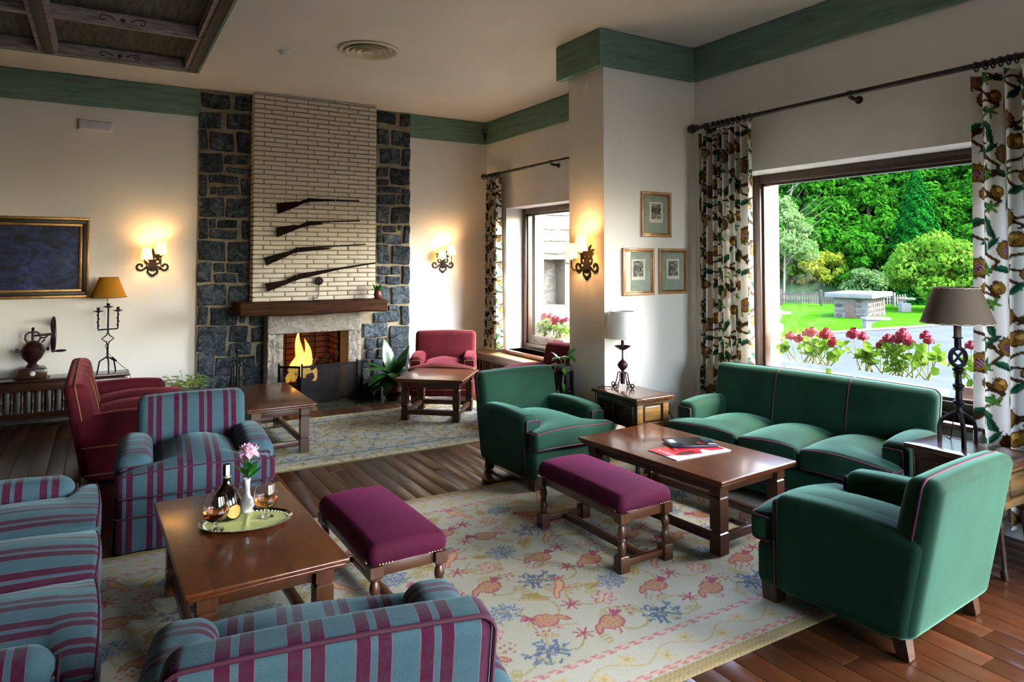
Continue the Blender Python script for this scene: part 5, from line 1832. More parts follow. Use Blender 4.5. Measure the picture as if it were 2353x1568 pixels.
rod('long dark wooden curtain rod above the big window', 1.36, 4.275, 2.757, [4.19, 2.86], [4.16, 4.10, 4.05, 4.0, 3.95, 3.90, 3.84, 3.78, 3.72, 2.06, 2.01, 1.97, 1.93, 1.89, 1.85, 1.80, 1.74, 1.68])

# ------------------------------------------------------------------ radiator covers with turned spindles
M['coverX'] = wood('radiator_cover_wood_x', '#1d0f0a', '#4a2d1c', 'X', 0.8, 0.3, 0.35).m
M['coverY'] = wood('radiator_cover_wood_y', '#3b2113', '#7a5432', 'Y', 0.8, 0.3, 0.35).m
M['paletop'] = wood('pale_shelf_wood', '#8a6a44', '#b8986c', 'Y', 0.7, 0.35, 0.3).m
m = Mat('radiator_enamel', '#8f938c', 0.4); M['rad'] = m.m
def radiator(label, loc, rot, L, h, topmat, wood_, d=0.26, z0=0.10, step=0.082):
    """front faces -Y, back on the wall at y = 0"""
    t = thing('radiator_cover', label, 'radiator cover', loc, rot)
    obj('top_board', G().bbox(-0.02, L + 0.02, -d - 0.02, -0.002, h - 0.028, h, 0.006), topmat, t)
    obj('upper_rail', G().bbox(0, L, -d, -d + 0.03, h - 0.11, h - 0.045, 0.004).box(0.03, L - 0.03, -d + 0.01, -d + 0.02, h - 0.046, h - 0.027), wood_, t)
    obj('lower_rail', G().bbox(0, L, -d, -d + 0.03, z0, z0 + 0.045, 0.004), wood_, t)
    for x_ in (0, L - 0.05):
        obj('corner_post', G().bbox(x_, x_ + 0.05, -d + 0.031, -0.004, 0, h - 0.03, 0.004), wood_, t)
    a, b = z0 + 0.045, h - 0.11
    pr_ = [(0.011, 0), (0.011, 0.06), (0.007, 0.10), (0.014, 0.25), (0.008, 0.42), (0.012, 0.46), (0.012, 0.54), (0.008, 0.58), (0.014, 0.75), (0.007, 0.90), (0.011, 0.94), (0.011, 1.0)]
    sp_ = tomesh('spindle', G().lathe([(r, a + (b - a) * q) for r, q in pr_], 9), wood_)
    rd = tomesh('radiator_column', G().rbox(-0.022, 0.022, -0.05, 0.05, z0, h - 0.09, 0.018, 2, (1, 1, 1)), M['rad'])
    k = 0.06
    while k < L - 0.05:
        obj('spindle', sp_, None, t, (k, -d + 0.015, 0))
        obj('radiator_column', rd, None, t, (k + step / 2, -d + 0.13, 0))
        k += step
    return t
radiator('dark radiator cover with turned spindles below the coffee grinder', (-1.75, 8.288, 0), 0, 2.0, 0.462, wood('cover_top_wood', '#1c100b', '#45291a', 'X', 0.8, 0.25, 0.4).m, M['coverX'])
radiator('radiator cover with pale top under the far window', (4.548, 8.24, 0), -PI / 2, 3.2, 0.40, M['paletop'], M['coverY'], 0.22)
o = obj('window_shelf', G().bbox(4.49, 4.549, 1.2, 2.1, 0.44, 0.47, 0.005), M['paletop'])
tag(o, 'narrow pale shelf below the big window behind the dark side table', 'shelf')

# ------------------------------------------------------------------ wall lamps
m = Mat('lit_parchment_shade', '#f0d8a8', 0.8, emit='#ffb45c', estr=1.1)
M['shade_lit'] = m.m
M['candle'] = Mat('ivory_candle_sleeve', '#e8d9b4', 0.5).m
def sconce(label, loc, rot):
    t = thing('wall_sconce', label, 'wall lamp', loc, rot, 'wrought iron wall sconces')
    k = 0.00036
    T = lambda pts: [((x - 735) * k, (1150 - y) * k) for x, y in pts]
    mir = lambda pts: [(1470 - x, y) for x, y in pts]
    g = G()
    th = 0.006
    sc1 = [(690, 985), (620, 985), (560, 1000), (510, 1050), (450, 1090), (390, 1085), (340, 1040), (325, 975), (355, 920), (410, 905), (455, 925), (470, 965), (455, 1000)]
    sc2 = [(690, 930), (620, 900), (560, 880), (535, 840), (545, 790), (590, 765), (640, 770), (680, 800)]
    for s_ in (sc1, sc2):
        for f in (lambda p: p, mir):
            g.strip(T(f(s_)), [0.016] + [0.021] * (len(s_) - 2) + [0.014], th)
    heart = [(735, 1095), (690, 1070), (630, 1075), (600, 1120), (620, 1170), (680, 1210), (735, 1265)]
    g.strip(T(heart), [0.022, 0.020, 0.020, 0.022, 0.022, 0.022, 0.026], th)
    g.strip(T(mir(heart)), [0.022, 0.020, 0.020, 0.022, 0.022, 0.022, 0.026], th)
    g.prism(T([(650, 760), (820, 760), (850, 960), (880, 1090), (735, 1085), (590, 1090), (620, 960)]), -th - 0.002, 0)
    for lf in ([(600, 760), (560, 690), (480, 655)], [(640, 730), (580, 610), (460, 575)], [(690, 720), (650, 560), (560, 470)]):
        for f in (lambda p: p, mir):
            g.strip(T(f(lf)), [0.020, 0.030, 0.012], th)
    g.strip(T([(735, 760), (735, 600), (735, 440)]), [0.03, 0.042, 0.008], th + 0.002)
    obj('backplate', g, M['iron'], t, smooth=False)
    for (x0, z0, x1, z1) in ((-0.012, 0.09, -0.062, 0.118), (0.014, 0.085, 0.072, 0.176)):
        dpt = -0.115
        a = obj('lamp_arm', G().tube([(x0, -0.006, z0 - 0.05), (x0 + (x1 - x0) * .3, -0.04, z0 - 0.05), (x1 * .9, dpt * .85, z0 - 0.055), (x1, dpt, z0 - 0.03), (x1, dpt, z1)], 0.0052, 8).lathe([(0.030, 0), (0.032, 0.004)], 14, (x1, dpt, z1)), M['iron'], t)
        obj('candle_sleeve', G().lathe([(0.012, 0), (0.012, 0.045)], 12, (x1, dpt, z1 + 0.004)), M['candle'], a)
        s_ = G()
        s_.lathe([(0.058, 0.0), (0.0405, 0.122)], 24, (x1, dpt, z1 + 0.020), cap=False)
        s_.lathe([(0.0565, 0.0), (0.039, 0.122)], 24, (x1, dpt, z1 + 0.020), cap=False)
        obj('lamp_shade', s_, M['shade_lit'], a)
        ld = bpy.data.lights.new('sconce_bulb', 'POINT')
        ld.energy = 0.9
        ld.color = (1.0, 0.62, 0.30)
        ld.shadow_soft_size = 0.02
        lo = bpy.data.objects.new('sconce_bulb', ld)
        lo.location = (x1, dpt, z1 + 0.105)
        lo.parent = a
        COL.objects.link(lo)
    return t
sconce('wrought iron sconce with two lit shades beside the blue painting', (0.474, 8.288, 1.475), 0)
sconce('wrought iron sconce with two lit shades between stone column and far window', (3.885, 8.288, 1.485), 0)
sconce('wrought iron sconce with two lit shades on the pillar side', (3.518, 4.655, 1.485), -PI / 2)

# ------------------------------------------------------------------ pictures
M['gilt'] = Mat('gilt_frame', '#a8834a', 0.35, metal=0.75); M['gilt'].vary('#7a5a30', 14); M['gilt'] = M['gilt'].m
M['giltpink'] = wood('gilt_copper_frame', '#9a6a48', '#c29a70', 'Z', 1, 0.35, 0.3).m
M['darkmould'] = Mat('dark_frame_mould', '#15100d', 0.4).m
def ring(g, x0, x1, z0, z1, w, y0, y1):
    g.bbox(x0, x1, y0, y1, z0, z0 + w, 0.003).bbox(x0, x1, y0, y1, z1 - w, z1, 0.003).bbox(x0, x0 + w, y0, y1, z0 + w, z1 - w, 0.003).bbox(x1 - w, x1, y0, y1, z0 + w, z1 - w, 0.003)
    return g
x0, x1, z0, z1 = -1.62, -0.104, 1.222, 2.037
pa = thing('oil_painting', 'large dark blue oil painting in a gilt and black frame', 'painting', (0, 8.289, 0))
obj('outer_gilt', ring(G(), x0, x1, z0, z1, 0.028, -0.045, -0.001), M['gilt'], pa)
obj('dark_mould', ring(G(), x0 + 0.028, x1 - 0.028, z0 + 0.028, z1 - 0.028, 0.034, -0.034, -0.001), M['darkmould'], pa)
obj('inner_gilt', ring(G(), x0 + 0.062, x1 - 0.062, z0 + 0.062, z1 - 0.062, 0.028, -0.04, -0.001), M['gilt'], pa)
m = Mat('dark_blue_oil', '#0c1330', 0.35, coat=0.3)
v = m.coord((3.0, 1, 4.5))
f = m.noise(1.6, 9, 0.7, v, 1.4)
f2 = m.noise(2.1, 5, 0.6, m.coord((1.6, 1, 2.2)), 0.6)
c = m.ramp(f, [(0.30, '#05060c'), (0.46, '#121c3c'), (0.58, '#26386a'), (0.72, '#47557e')])
m.col(m.mix(m.ramp(f2, [(0.56, (0, 0, 0)), (0.70, (0.75, 0.75, 0.75))]), c, '#3a3428'))
m.bump(f, 0.2, 0.004)
obj('canvas', G().box(x0 + 0.088, x1 - 0.088, -0.02, -0.008, z0 + 0.088, z1 - 0.088), m.m, pa, smooth=False)
M['mat_grey'] = Mat('grey_green_mount', '#8f9a8a', 0.9).m
M['paper'] = Mat('engraving_paper', '#d6d2c0', 0.9).m
def engraving(seed):
    m = Mat('engraving_%d' % seed, '#3a3a36', 0.9)
    f = m.noise(16 + seed * 4, 6, 0.65, m.coord((1, 1, 1.3)), 1.5)
    m.col(m.ramp(f, [(0.40, '#22221f'), (0.50, '#6c6a62'), (0.60, '#c4c0b0')]))
    return m.m
pg = bpy.data.materials.new('picture_glass')
pg.use_nodes = True
for nd in list(pg.node_tree.nodes):
    if nd.type == 'BSDF_PRINCIPLED':
        pg.node_tree.nodes.remove(nd)
nt = pg.node_tree
tr = nt.nodes.new('ShaderNodeBsdfTransparent'); gl = nt.nodes.new('ShaderNodeBsdfGlossy'); gl.inputs['Roughness'].default_value = 0.03
fr = nt.nodes.new('ShaderNodeFresnel'); two_sided_ior(nt, fr, 1.45)
mx = nt.nodes.new('ShaderNodeMixShader')
nt.links.new(fr.outputs[0], mx.inputs[0]); nt.links.new(tr.outputs[0], mx.inputs[1]); nt.links.new(gl.outputs[0], mx.inputs[2]); nt.links.new(mx.outputs[0], nt.nodes['Material Output'].inputs['Surface'])
def picture(label, x0, x1, z0, z1, seed):
    t = thing('framed_engraving', label, 'picture', ((x0 + x1) / 2, 4.4245, (z0 + z1) / 2), 0, 'framed engravings on the pillar')
    w, h = (x1 - x0) / 2, (z1 - z0) / 2
    obj('frame', ring(G(), -w, w, -h, h, 0.022, -0.022, -0.001), M['giltpink'], t)
    obj('inner_frame', ring(G(), -w + 0.022, w - 0.022, -h + 0.022, h - 0.022, 0.012, -0.014, -0.001), M['gilt'], t)
    obj('mount', G().box(-w + 0.03, w - 0.03, -0.008, -0.004, -h + 0.03, h - 0.03), M['mat_grey'], t, smooth=False)
    obj('paper', G().box(-0.075, 0.075, -0.0095, -0.008, -0.07, 0.105), M['paper'], t, smooth=False)
    obj('engraving', G().box(-0.055, 0.055, -0.0105, -0.0095, -0.04, 0.09), engraving(seed), t, smooth=False)
    obj('glass', G().box(-w + 0.032, w - 0.032, -0.0125, -0.0115, -h + 0.032, h - 0.032), pg, t, smooth=False)
picture('gold framed engraving hung above two others on the pillar', 3.911, 4.247, 1.802, 2.189, 1)
picture('gold framed engraving over the white lampshade reflecting the window', 3.702, 4.048, 1.308, 1.706, 2)
picture('gold framed engraving beside the sofa side curtain on the pillar', 4.104, 4.434, 1.312, 1.706, 3)

# ------------------------------------------------------------------ small fittings
M['plastic'] = Mat('white_plastic', '#dcdcd8', 0.4).m
m = Mat('frosted_diffuser', '#c8c6d4', 0.25); M['diff'] = m.m
el = thing('emergency_light', 'white emergency light box high on the left wall', 'emergency light', (-0.067, 8.289, 3.003))
obj('housing', G().bbox(-0.155, 0.155, -0.03, -0.001, -0.064, 0.064, 0.006), M['plastic'], el)
obj('diffuser', G().rbox(-0.15, 0.15, -0.07, -0.03, -0.06, 0.035, 0.015, 2, (2, 1, 1)), M['diff'], el)
obj('top_bar', G().bbox(-0.152, 0.152, -0.066, -0.03, 0.036, 0.062, 0.005), M['plastic'], el)
for lb, loc, rot in (('round blank cover disc beside the emergency light', (-0.384, 8.289, 3.06), 0), ('round blank cover disc above the far sconce', (3.91, 8.289, 3.057), 0), ('round blank cover disc at the top of the pillar', (3.519, float(at(1345, 202, 'x', 3.52)[1]), float(at(1345, 202, 'x', 3.52)[2])), -PI / 2)):
    o = obj('cover_disc', G().lathe([(0.06, 0), (0.06, 0.003), (0.056, 0.005)], 24, M=Matrix.Rotation(PI / 2, 4, 'X')), M['wall'], None, loc, rot)
    tag(o, lb, 'cover plate', 'wall cover discs')
sd = thing('smoke_detector', 'white smoke detector on the ceiling', 'smoke detector', (1.403, 6.363, 3.4995))
obj('base', G().lathe([(0.052, 0), (0.052, -0.018), (0.046, -0.022)], 24), M['plastic'], sd)
obj('sensor', G().lathe([(0.040, -0.022), (0.040, -0.036), (0.028, -0.046), (0.0, -0.048)], 24), M['plastic'], sd)
m = Mat('cream_metal', '#c9c2a4', 0.5); M['cream'] = m.m
ve = thing('ceiling_diffuser', 'round cream ceiling air diffuser with concentric rings', 'air vent', (2.04, 5.93, 3.4995))
obj('rim', G().lathe([(0.225, 0.0), (0.27, -0.004), (0.272, -0.012), (0.255, -0.02), (0.225, -0.012)], 48, cap=False), M['cream'], ve)
for k, r_ in enumerate((0.205, 0.155, 0.105)):
    obj('cone_ring', G().lathe([(r_ - 0.055, -0.002), (r_ - 0.02, -0.018), (r_, -0.030), (r_ + 0.006, -0.028), (r_ - 0.012, -0.012), (r_ - 0.05, -0.001)], 40, cap=False), M['cream'], ve)
obj('centre_cone', G().lathe([(0.02, -0.002), (0.05, -0.024), (0.052, -0.028), (0.0, -0.030)], 32), M['cream'], ve)
so = thing('wall_socket', 'white wall socket with black plug behind the side table', 'socket', (float(at(1529, 945, 'y', 4.42)[0]), 4.4245, float(at(1529, 945, 'y', 4.42)[2])))
obj('plate', G().bbox(-0.04, 0.04, -0.01, -0.001, -0.04, 0.04, 0.004), M['plastic'], so)
obj('plug', G().lathe([(0.018, 0), (0.018, 0.03), (0.010, 0.04)], 12, M=Matrix.Translation((0, -0.01, -0.005)) @ Matrix.Rotation(PI / 2, 4, 'X')), M['blackmetal'], so)
obj('cable', G().tube([(0, -0.05, -0.005), (0.02, -0.06, -0.03), (0.025, -0.06, -0.09), (0.0, -0.06, -0.14), (-0.04, -0.07, -0.2), (-0.05, -0.08, -0.33)], 0.004, 6), M['blackmetal'], so)
# ------------------------------------------------------------------ table lamps
def shade_mat(name, c, tr=0.3):
    m = Mat(name, c, 0.8, spec=0.2)
    tl = m.n('ShaderNodeBsdfTranslucent')
    tl.inputs['Color'].default_value = (*lin(c), 1)
    mx = m.n('ShaderNodeMixShader')
    mx.inputs[0].default_value = tr
    m.l(m.b.outputs[0], mx.inputs[1]); m.l(tl.outputs[0], mx.inputs[2])
    m.l(mx.outputs[0], m.nt.nodes['Material Output'].inputs['Surface'])
    return m.m
M['shade_white'] = shade_mat('white_linen_shade', '#d4d8d2', 0.35)
M['shade_amber'] = shade_mat('amber_parchment', '#b98424', 0.3)
M['shade_brown'] = shade_mat('brown_parchment', '#6d6052', 0.12)
M['rustiron'] = Mat('rusty_brown_iron', '#2b1712', 0.5, metal=0.55); M['rustiron'].nbump(60, 0.3, 0.004); M['rustiron'] = M['rustiron'].m
M['lacing'] = Mat('dark_lacing', '#3a2a1a', 0.8).m
def cone_shade(parent, c, r0, r1, z0, z1, mat, lace=True, white=False):
    g = G().lathe([(r0, z0), (r1, z1)], 36, (c[0], c[1], 0), cap=False).lathe([(r0 - 0.002, z0), (r1 - 0.002, z1)], 36, (c[0], c[1], 0), cap=False)
    sh = obj('lamp_shade', g, mat, parent)
    if lace:
        lg = G()
        for rr, zz in ((r0, z0 + 0.004), (r1, z1 - 0.003)):
            n = 40
            lg.tube([(c[0] + (rr + 0.0015) * math.cos(2 * PI * k / n), c[1] + (rr + 0.0015) * math.sin(2 * PI * k / n), zz + (0.003 if k % 2 else -0.003)) for k in range(n)], 0.002, 5, True)
        obj('lacing', lg, M['lacing'] if not white else M['paper'], sh)
    return sh

# candelabrum lamp on the left radiator cover
la = thing('candelabrum_lamp', 'wrought iron candelabrum lamp with amber parchment shade', 'table lamp', (0.072, 8.13, 0.4625), 0.25)
g = G()
for k in range(3):
    a = k * 2.0944 + 0.4
    dx, dy = math.cos(a), math.sin(a)
    g.tube([(0, 0, 0.165), (0.075 * dx, 0.075 * dy, 0.115), (0.095 * dx, 0.095 * dy, 0.0)], 0.0075, 6)
obj('tripod_base', g, M['iron'], la)
g = G()
st = [(0, 0, 0.14 + k * 0.015) for k in range(10)]
g.tube(st, [0.009 + 0.002 * (k % 2) for k in range(10)], 6)
for sg in (-1, 1):
    g.tube([(0, 0, 0.27), (sg * 0.012, 0, 0.31), (sg * 0.055, 0, 0.345), (sg * 0.012, 0, 0.38), (0, 0, 0.42)], 0.006, 6)
g.tube([(0, 0, 0.40), (0, 0, 0.66)], 0.0085, 7)
obj('stem', g, M['iron'], la)
for sg in (-1, 1):
    a = obj('candle_arm', G().tube([(0, 0, 0.44), (sg * 0.088, 0, 0.44), (sg * 0.09, 0, 0.452), (sg * 0.09, 0, 0.615)], 0.0075, 6), M['iron'], la)
    g = G()
    for k in range(4):
        g.sphere((sg * (0.09 + (0.008 if k % 2 else -0.008)), 0, 0.48 + k * 0.035), 0.008, 6, 5)
    g.lathe([(0.006, 0.612), (0.044, 0.626), (0.046, 0.63), (0.014, 0.634), (0.014, 0.66), (0.02, 0.663)], 14, (sg * 0.09, 0, 0))
    obj('drip_pan', g, M['iron'], a)
obj('drip_pan', G().lathe([(0.008, 0.655), (0.044, 0.668), (0.046, 0.672), (0.016, 0.676), (0.016, 0.70), (0.022, 0.703)], 14), M['iron'], la)
obj('candle_sleeve', G().lathe([(0.0135, 0.703), (0.0135, 0.80)], 12), M['candle'], la)
cone_shade(la, (0, 0), 0.163, 0.085, 0.762, 0.968, M['shade_amber'])
cb = obj('power_cord', G().tube([(0, 0.01, 0.32), (-0.02, 0.012, 0.27), (0.01, 0.015, 0.2), (0.04, 0.01, 0.155), (0.13, 0.0, 0.06), (0.19, 0.0, 0.004), (0.215, 0.0, -0.05), (0.235, 0.02, -0.16)], 0.003, 6), M['blackmetal'], la)
obj('inline_switch', G().tube([(0.045, 0.01, 0.152), (0.085, 0.005, 0.108)], 0.010, 6), M['blackmetal'], cb)

# coffee grinder
M['grind_red'] = Mat('dark_red_cast_iron', '#2a0d10', 0.4, metal=0.3, coat=0.3).m
gr = thing('coffee_grinder', 'antique dark red hand coffee grinder with side wheel', 'coffee grinder', (-0.555, 8.12, 0.4625), 0.12)
obj('drawer_box', G().bbox(-0.115, 0.115, -0.10, 0.10, 0.012, 0.095, 0.006).bbox(-0.10, 0.10, -0.09, 0.09, 0.095, 0.108, 0.004), M['coverX'], gr)
obj('foot_plate', G().bbox(-0.145, 0.145, -0.05, 0.05, 0.0, 0.012, 0.003), M['grind_red'], gr)
obj('drawer_knob', G().lathe([(0.022, 0), (0.022, 0.006), (0.012, 0.012), (0.006, 0.013)], 16, M=Matrix.Translation((0, -0.10, 0.055)) @ Matrix.Rotation(PI / 2, 4, 'X')), M['plastic'], gr)
obj('hopper', G().lathe([(0.055, 0.108), (0.05, 0.125), (0.035, 0.14), (0.04, 0.155), (0.075, 0.19), (0.105, 0.245), (0.112, 0.275), (0.10, 0.29), (0.075, 0.33), (0.03, 0.36), (0.012, 0.365)], 22), M['grind_red'], gr)
g = G()
for sg in (-1, 1):
    g.lathe([(0.014, 0), (0.018, 0.005), (0.018, 0.02), (0.010, 0.024)], 10, M=Matrix.Translation((sg * 0.112, 0, 0.275)) @ Matrix.Rotation(sg * PI / 2, 4, 'Y'))
obj('hinge_lugs', g, M['grind_red'], gr)
g = G()
for sg in (-1, 1):
    g.tube([(sg * 0.04, 0, 0.345), (sg * 0.062, 0, 0.38), (sg * 0.058, 0, 0.42), (sg * 0.03, 0, 0.445), (0, 0, 0.44)], 0.009, 7)
g.lathe([(0.012, 0.35), (0.012, 0.45), (0.018, 0.455), (0.010, 0.465), (0.016, 0.48), (0.004, 0.492)], 10)
g.tube([(0.055, 0, 0.385), (0.10, 0, 0.385), (0.125, 0, 0.41)], 0.008, 6).tube([(0.07, 0, 0.34), (0.10, 0, 0.37)], 0.008, 6)
g.tube([(0.0, 0, 0.41), (0.175, 0, 0.412)], 0.009, 8)
obj('yoke', g, M['grind_red'], gr)
wh = G()
wh.tube([(0.165, 0.165 * math.cos(a), 0.412 + 0.165 * math.sin(a)) for a in np.linspace(0, 2 * PI, 33)[:-1]], 0.014, 8, True)
for k in range(5):
    a = k * 2 * PI / 5
    wh.tube([(0.165, 0, 0.412), (0.165, 0.16 * math.cos(a), 0.412 + 0.16 * math.sin(a))], 0.009, 6)
w_ = obj('flywheel', wh, M['grind_red'], gr)
obj('crank_handle', G().lathe([(0.006, 0), (0.013, 0.03), (0.014, 0.07), (0.008, 0.10), (0.004, 0.105)], 10, M=Matrix.Translation((0.17, -0.02, 0.25)) @ Matrix.Rotation(PI / 2, 4, 'Y')), M['blackmetal'], w_)

# white shaded lamp on scroll feet
LP = at(1431, 893, 'z', 0.58)
lw = thing('table_lamp', 'rusty iron lamp on scroll feet with white shade', 'table lamp', (LP[0], LP[1], 0.5865), 0.2)
g = G()
for k in range(4):
    a = k * PI / 2 + 0.15
    prof = [(0.0, 0.118), (0.035, 0.122), (0.045, 0.112), (0.052, 0.07), (0.066, 0.03)] + [(0.086 + 0.020 * math.cos(t), 0.022 + 0.020 * math.sin(t)) for t in np.linspace(PI, 3.6 * PI, 14)]
    pts = []
    for i, (r_, z_) in enumerate(prof):
        q = 1.0 if i < 5 else 1 - 0.55 * (i - 5) / 14
        if i >= 5:
            r_ = 0.086 + (r_ - 0.086) * q
            z_ = 0.022 + (z_ - 0.022) * q
        pts.append((r_ * math.cos(a), r_ * math.sin(a), z_))
    g.tube(pts, 0.0048, 6)
obj('scroll_feet', g, M['rustiron'], lw)
obj('stem', G().bbox(-0.014, 0.014, -0.014, 0.014, 0.03, 0.125, 0.003).lathe([(0.012, 0.125), (0.012, 0.135), (0.038, 0.165), (0.042, 0.182), (0.040, 0.19), (0.022, 0.212), (0.008, 0.22), (0.012, 0.225), (0.007, 0.235), (0.007, 0.30), (0.012, 0.31)], 18), M['rustiron'], lw)
dp = []
for k in range(24):
    pass
g = G()
n = 24
prof = [(0.008, 0.295), (0.03, 0.305), (0.055, 0.322), (0.063, 0.333)]
V, F = [], []
for r_, z_ in prof:
    for k in range(n):
        a = 2 * PI * k / n
        w_ = 1 + (0.05 * (1 if k % 2 else -1) if r_ > 0.05 else 0)
        V.append((r_ * w_ * math.cos(a), r_ * w_ * math.sin(a), z_))
for i in range(3):
    for k in range(n):
        F.append((i * n + k, i * n + (k + 1) % n, (i + 1) * n + (k + 1) % n, (i + 1) * n + k))
g.add(V, F)
obj('drip_pan', g, M['rustiron'], lw)
obj('candle_tube', G().lathe([(0.013, 0.31), (0.013, 0.375)], 12), M['rustiron'], lw)
obj('candle_sleeve', G().lathe([(0.0128, 0.375), (0.0128, 0.43)], 12), M['candle'], lw)
cone_shade(lw, (0, 0), 0.158, 0.100, 0.398, 0.608, M['shade_white'], True, True)
obj('power_cord', G().tube([(-0.01, 0.0, 0.08), (-0.05, 0.01, 0.04), (-0.07, 0.03, 0.012), (-0.12, 0.10, 0.01), (-0.15, 0.13, 0.004), (-0.17, 0.14, -0.02), (-0.18, 0.14, -0.3)], 0.003, 6), M['blackmetal'], lw)

# brown shaded lamp on arched legs
LB = at(2206, 1025, 'z', 0.58)
LB = np.array([4.09, 2.02, 0.58])
lb = thing('table_lamp', 'black iron lamp on arched tripod legs with brown shade', 'table lamp', (LB[0], LB[1], 0.5865), 0.55)
g = G()
for k in range(3):
    a = k * 2 * PI / 3 - 0.95
    dx, dy = math.cos(a), math.sin(a)
    pts = [(0.0, 0.185), (0.03, 0.165), (0.065, 0.142), (0.092, 0.115), (0.100, 0.08), (0.100, 0.0)]
    g.tube([(r_ * dx, r_ * dy, z_) for r_, z_ in pts], 0.0125, 4)
obj('arched_legs', g, M['iron'], lb)
def collar(z):
    return [(0.015, z - 0.022), (0.024, z - 0.018), (0.017, z - 0.010), (0.030, z + 0.004), (0.030, z + 0.010), (0.017, z + 0.020)]
prof = [(0.024, 0.17), (0.016, 0.20)] + collar(0.225) + collar(0.315) + collar(0.405) + [(0.016, 0.43), (0.012, 0.435)]
obj('stem', G().lathe(prof, 14), M['iron'], lb)
g = G()
g.tube([(0.042 * math.cos(a), 0, 0.478 + 0.05 * math.sin(a)) for a in np.linspace(0, 2 * PI, 25)[:-1]], 0.012, 6, True)
for s_ in (1, -1):
    g.tube([(-0.03 * s_, 0, 0.445), (-0.005 * s_, 0, 0.47), (0.005 * s_, 0, 0.487), (0.03 * s_, 0, 0.512)], 0.007, 6)
obj('open_knot', g, M['iron'], lb, (0, 0, 0), -1.1)
obj('upper_stem', G().lathe([(0.018, 0.525), (0.017, 0.58), (0.026, 0.583), (0.026, 0.588), (0.018, 0.59)], 12), M['iron'], lb)
obj('candle_sleeve', G().lathe([(0.019, 0.59), (0.019, 0.70)], 12), M['shade_brown'], lb)
cone_shade(lb, (0, 0), 0.182, 0.112, 0.665, 0.865, M['shade_brown'], True, True)
obj('power_cord', G().tube([(0.0, 0.02, 0.18), (0.06, 0.03, 0.07), (0.085, 0.035, 0.004), (0.16, 0.05, 0.003)], 0.003, 6), M['blackmetal'], lb)

# ------------------------------------------------------------------ antique guns on the chimney breast
M['stockwood'] = wood('dark_gun_stock', '#0c0603', '#24120a', 'X', 0.8, 0.8, 0.0, 0.1, 0.0, 0.1).m
M['gunmetal'] = Mat('blued_gun_steel', '#0a0909', 0.5, spec=0.25).m
M['brass'] = Mat('pale_brass_band', '#b8b09a', 0.35, metal=0.6).m
GY = 8.03
def gun(label, y0, stock, barrel, guard, hammer, band=None, spur=None):
    cv_ = lambda p: at(570 + p[0] / 7.59, y0 + p[1] / 7.59, 'y', GY)
    c = cv_(guard)
    t = thing('antique_rifle', label, 'rifle', (c[0], GY, c[2]), 0, 'antique guns above the mantel')
    L = lambda pts: [(cv_(p)[0] - c[0], cv_(p)[2] - c[2]) for p in pts]
    obj('stock', G().prism(L(stock), -0.016, 0.016), M['stockwood'], t)
    (a, b, r0, r1) = barrel
    pa_, pb_ = L([a, b])
    obj('barrel', G().tube([(pa_[0], 0, pa_[1]), ((pa_[0] + pb_[0]) / 2, 0, (pa_[1] + pb_[1]) / 2), (pb_[0], 0, pb_[1])], [r0, (r0 + r1) / 2 * 0.95, r1], 10), M['gunmetal'], t)
    gr_ = 0.021
    obj('trigger_guard', G().tube([(gr_ * 1.25 * math.cos(k), 0, gr_ * math.sin(k)) for k in np.linspace(0, 2 * PI, 17)[:-1]], 0.0032, 6, True).tube([(0.002, 0, 0.018), (0.006, 0, -0.010)], 0.003, 6), M['gunmetal'], t)
    hx, hz = L([hammer])[0]
    obj('hammer', G().tube([(hx + 0.016, -0.01, hz - 0.028), (hx + 0.004, -0.012, hz - 0.012), (hx - 0.012, -0.012, hz + 0.004)], 0.005, 6).sphere((hx + 0.014, -0.016, hz - 0.026), 0.014, 8, 6, (1, .5, 1)), M['gunmetal'], t)
    g = G()
    for b_ in (band or []):
        bx, bz = L([b_])[0]
        g.tube([(bx - 0.003, 0, bz), (bx + 0.003, 0, bz)], 0.0125, 10)
    if band:
        obj('barrel_band', g, M['brass'], t)
    if spur:
        sx_, sz_ = L([spur])[0]
        obj('sling_swivel', G().tube([(sx_, 0, sz_ + 0.01), (sx_, 0, sz_ - 0.015), (sx_ + 0.004, 0, sz_ - 0.03)], 0.0035, 6), M['gunmetal'], t)
    obj('wall_peg', G().tube([(0.03, 0.0, 0.035), (0.03, 0.031, 0.035)], 0.005, 6), M['gunmetal'], t)
gun('topmost of four antique guns, its barrel level', 380, [(503, 660), (830, 630), (890, 636), (1000, 592), (1060, 575), (1260, 588), (1490, 606), (1490, 622), (1090, 640), (980, 655), (860, 720), (525, 850)], ((1060, 594), (1935, 622), 0.0125, 0.0085), (1035, 668), (1060, 575), [(1522, 607)], (728, 775))
gun('second gun from the ceiling with a short fore-end', 380, [(503, 1085), (820, 1040), (880, 1052), (1000, 998), (1050, 975), (1090, 985), (1290, 1010), (1300, 1032), (1090, 1052), (980, 1075), (870, 1110), (720, 1172), (505, 1255)], ((1050, 992), (1945, 968), 0.0125, 0.0085), (1015, 1075), (1030, 965), [(1452, 982)], (670, 1180))
gun('third gun from the ceiling with a curved butt', 560, [(283, 245), (640, 150), (720, 138), (800, 95), (850, 75), (1050, 70), (1465, 72), (1400, 98), (1050, 135), (870, 152), (790, 168), (640, 242), (560, 275), (490, 312), (430, 330), (330, 385), (305, 310)], ((850, 85), (2050, 12), 0.0115, 0.0075), (805, 182), (845, 62), [(1578, 45)], (605, 280))
gun('long musket hung slanting just above the mantel', 560, [(303, 700), (590, 650), (650, 642), (790, 572), (860, 545), (1200, 492), (1600, 425), (2100, 352), (2100, 368), (1600, 452), (1200, 548), (880, 628), (760, 668), (640, 722), (345, 838)], ((860, 548), (2218, 338), 0.0135, 0.0095), (792, 668), (815, 540), None, None)
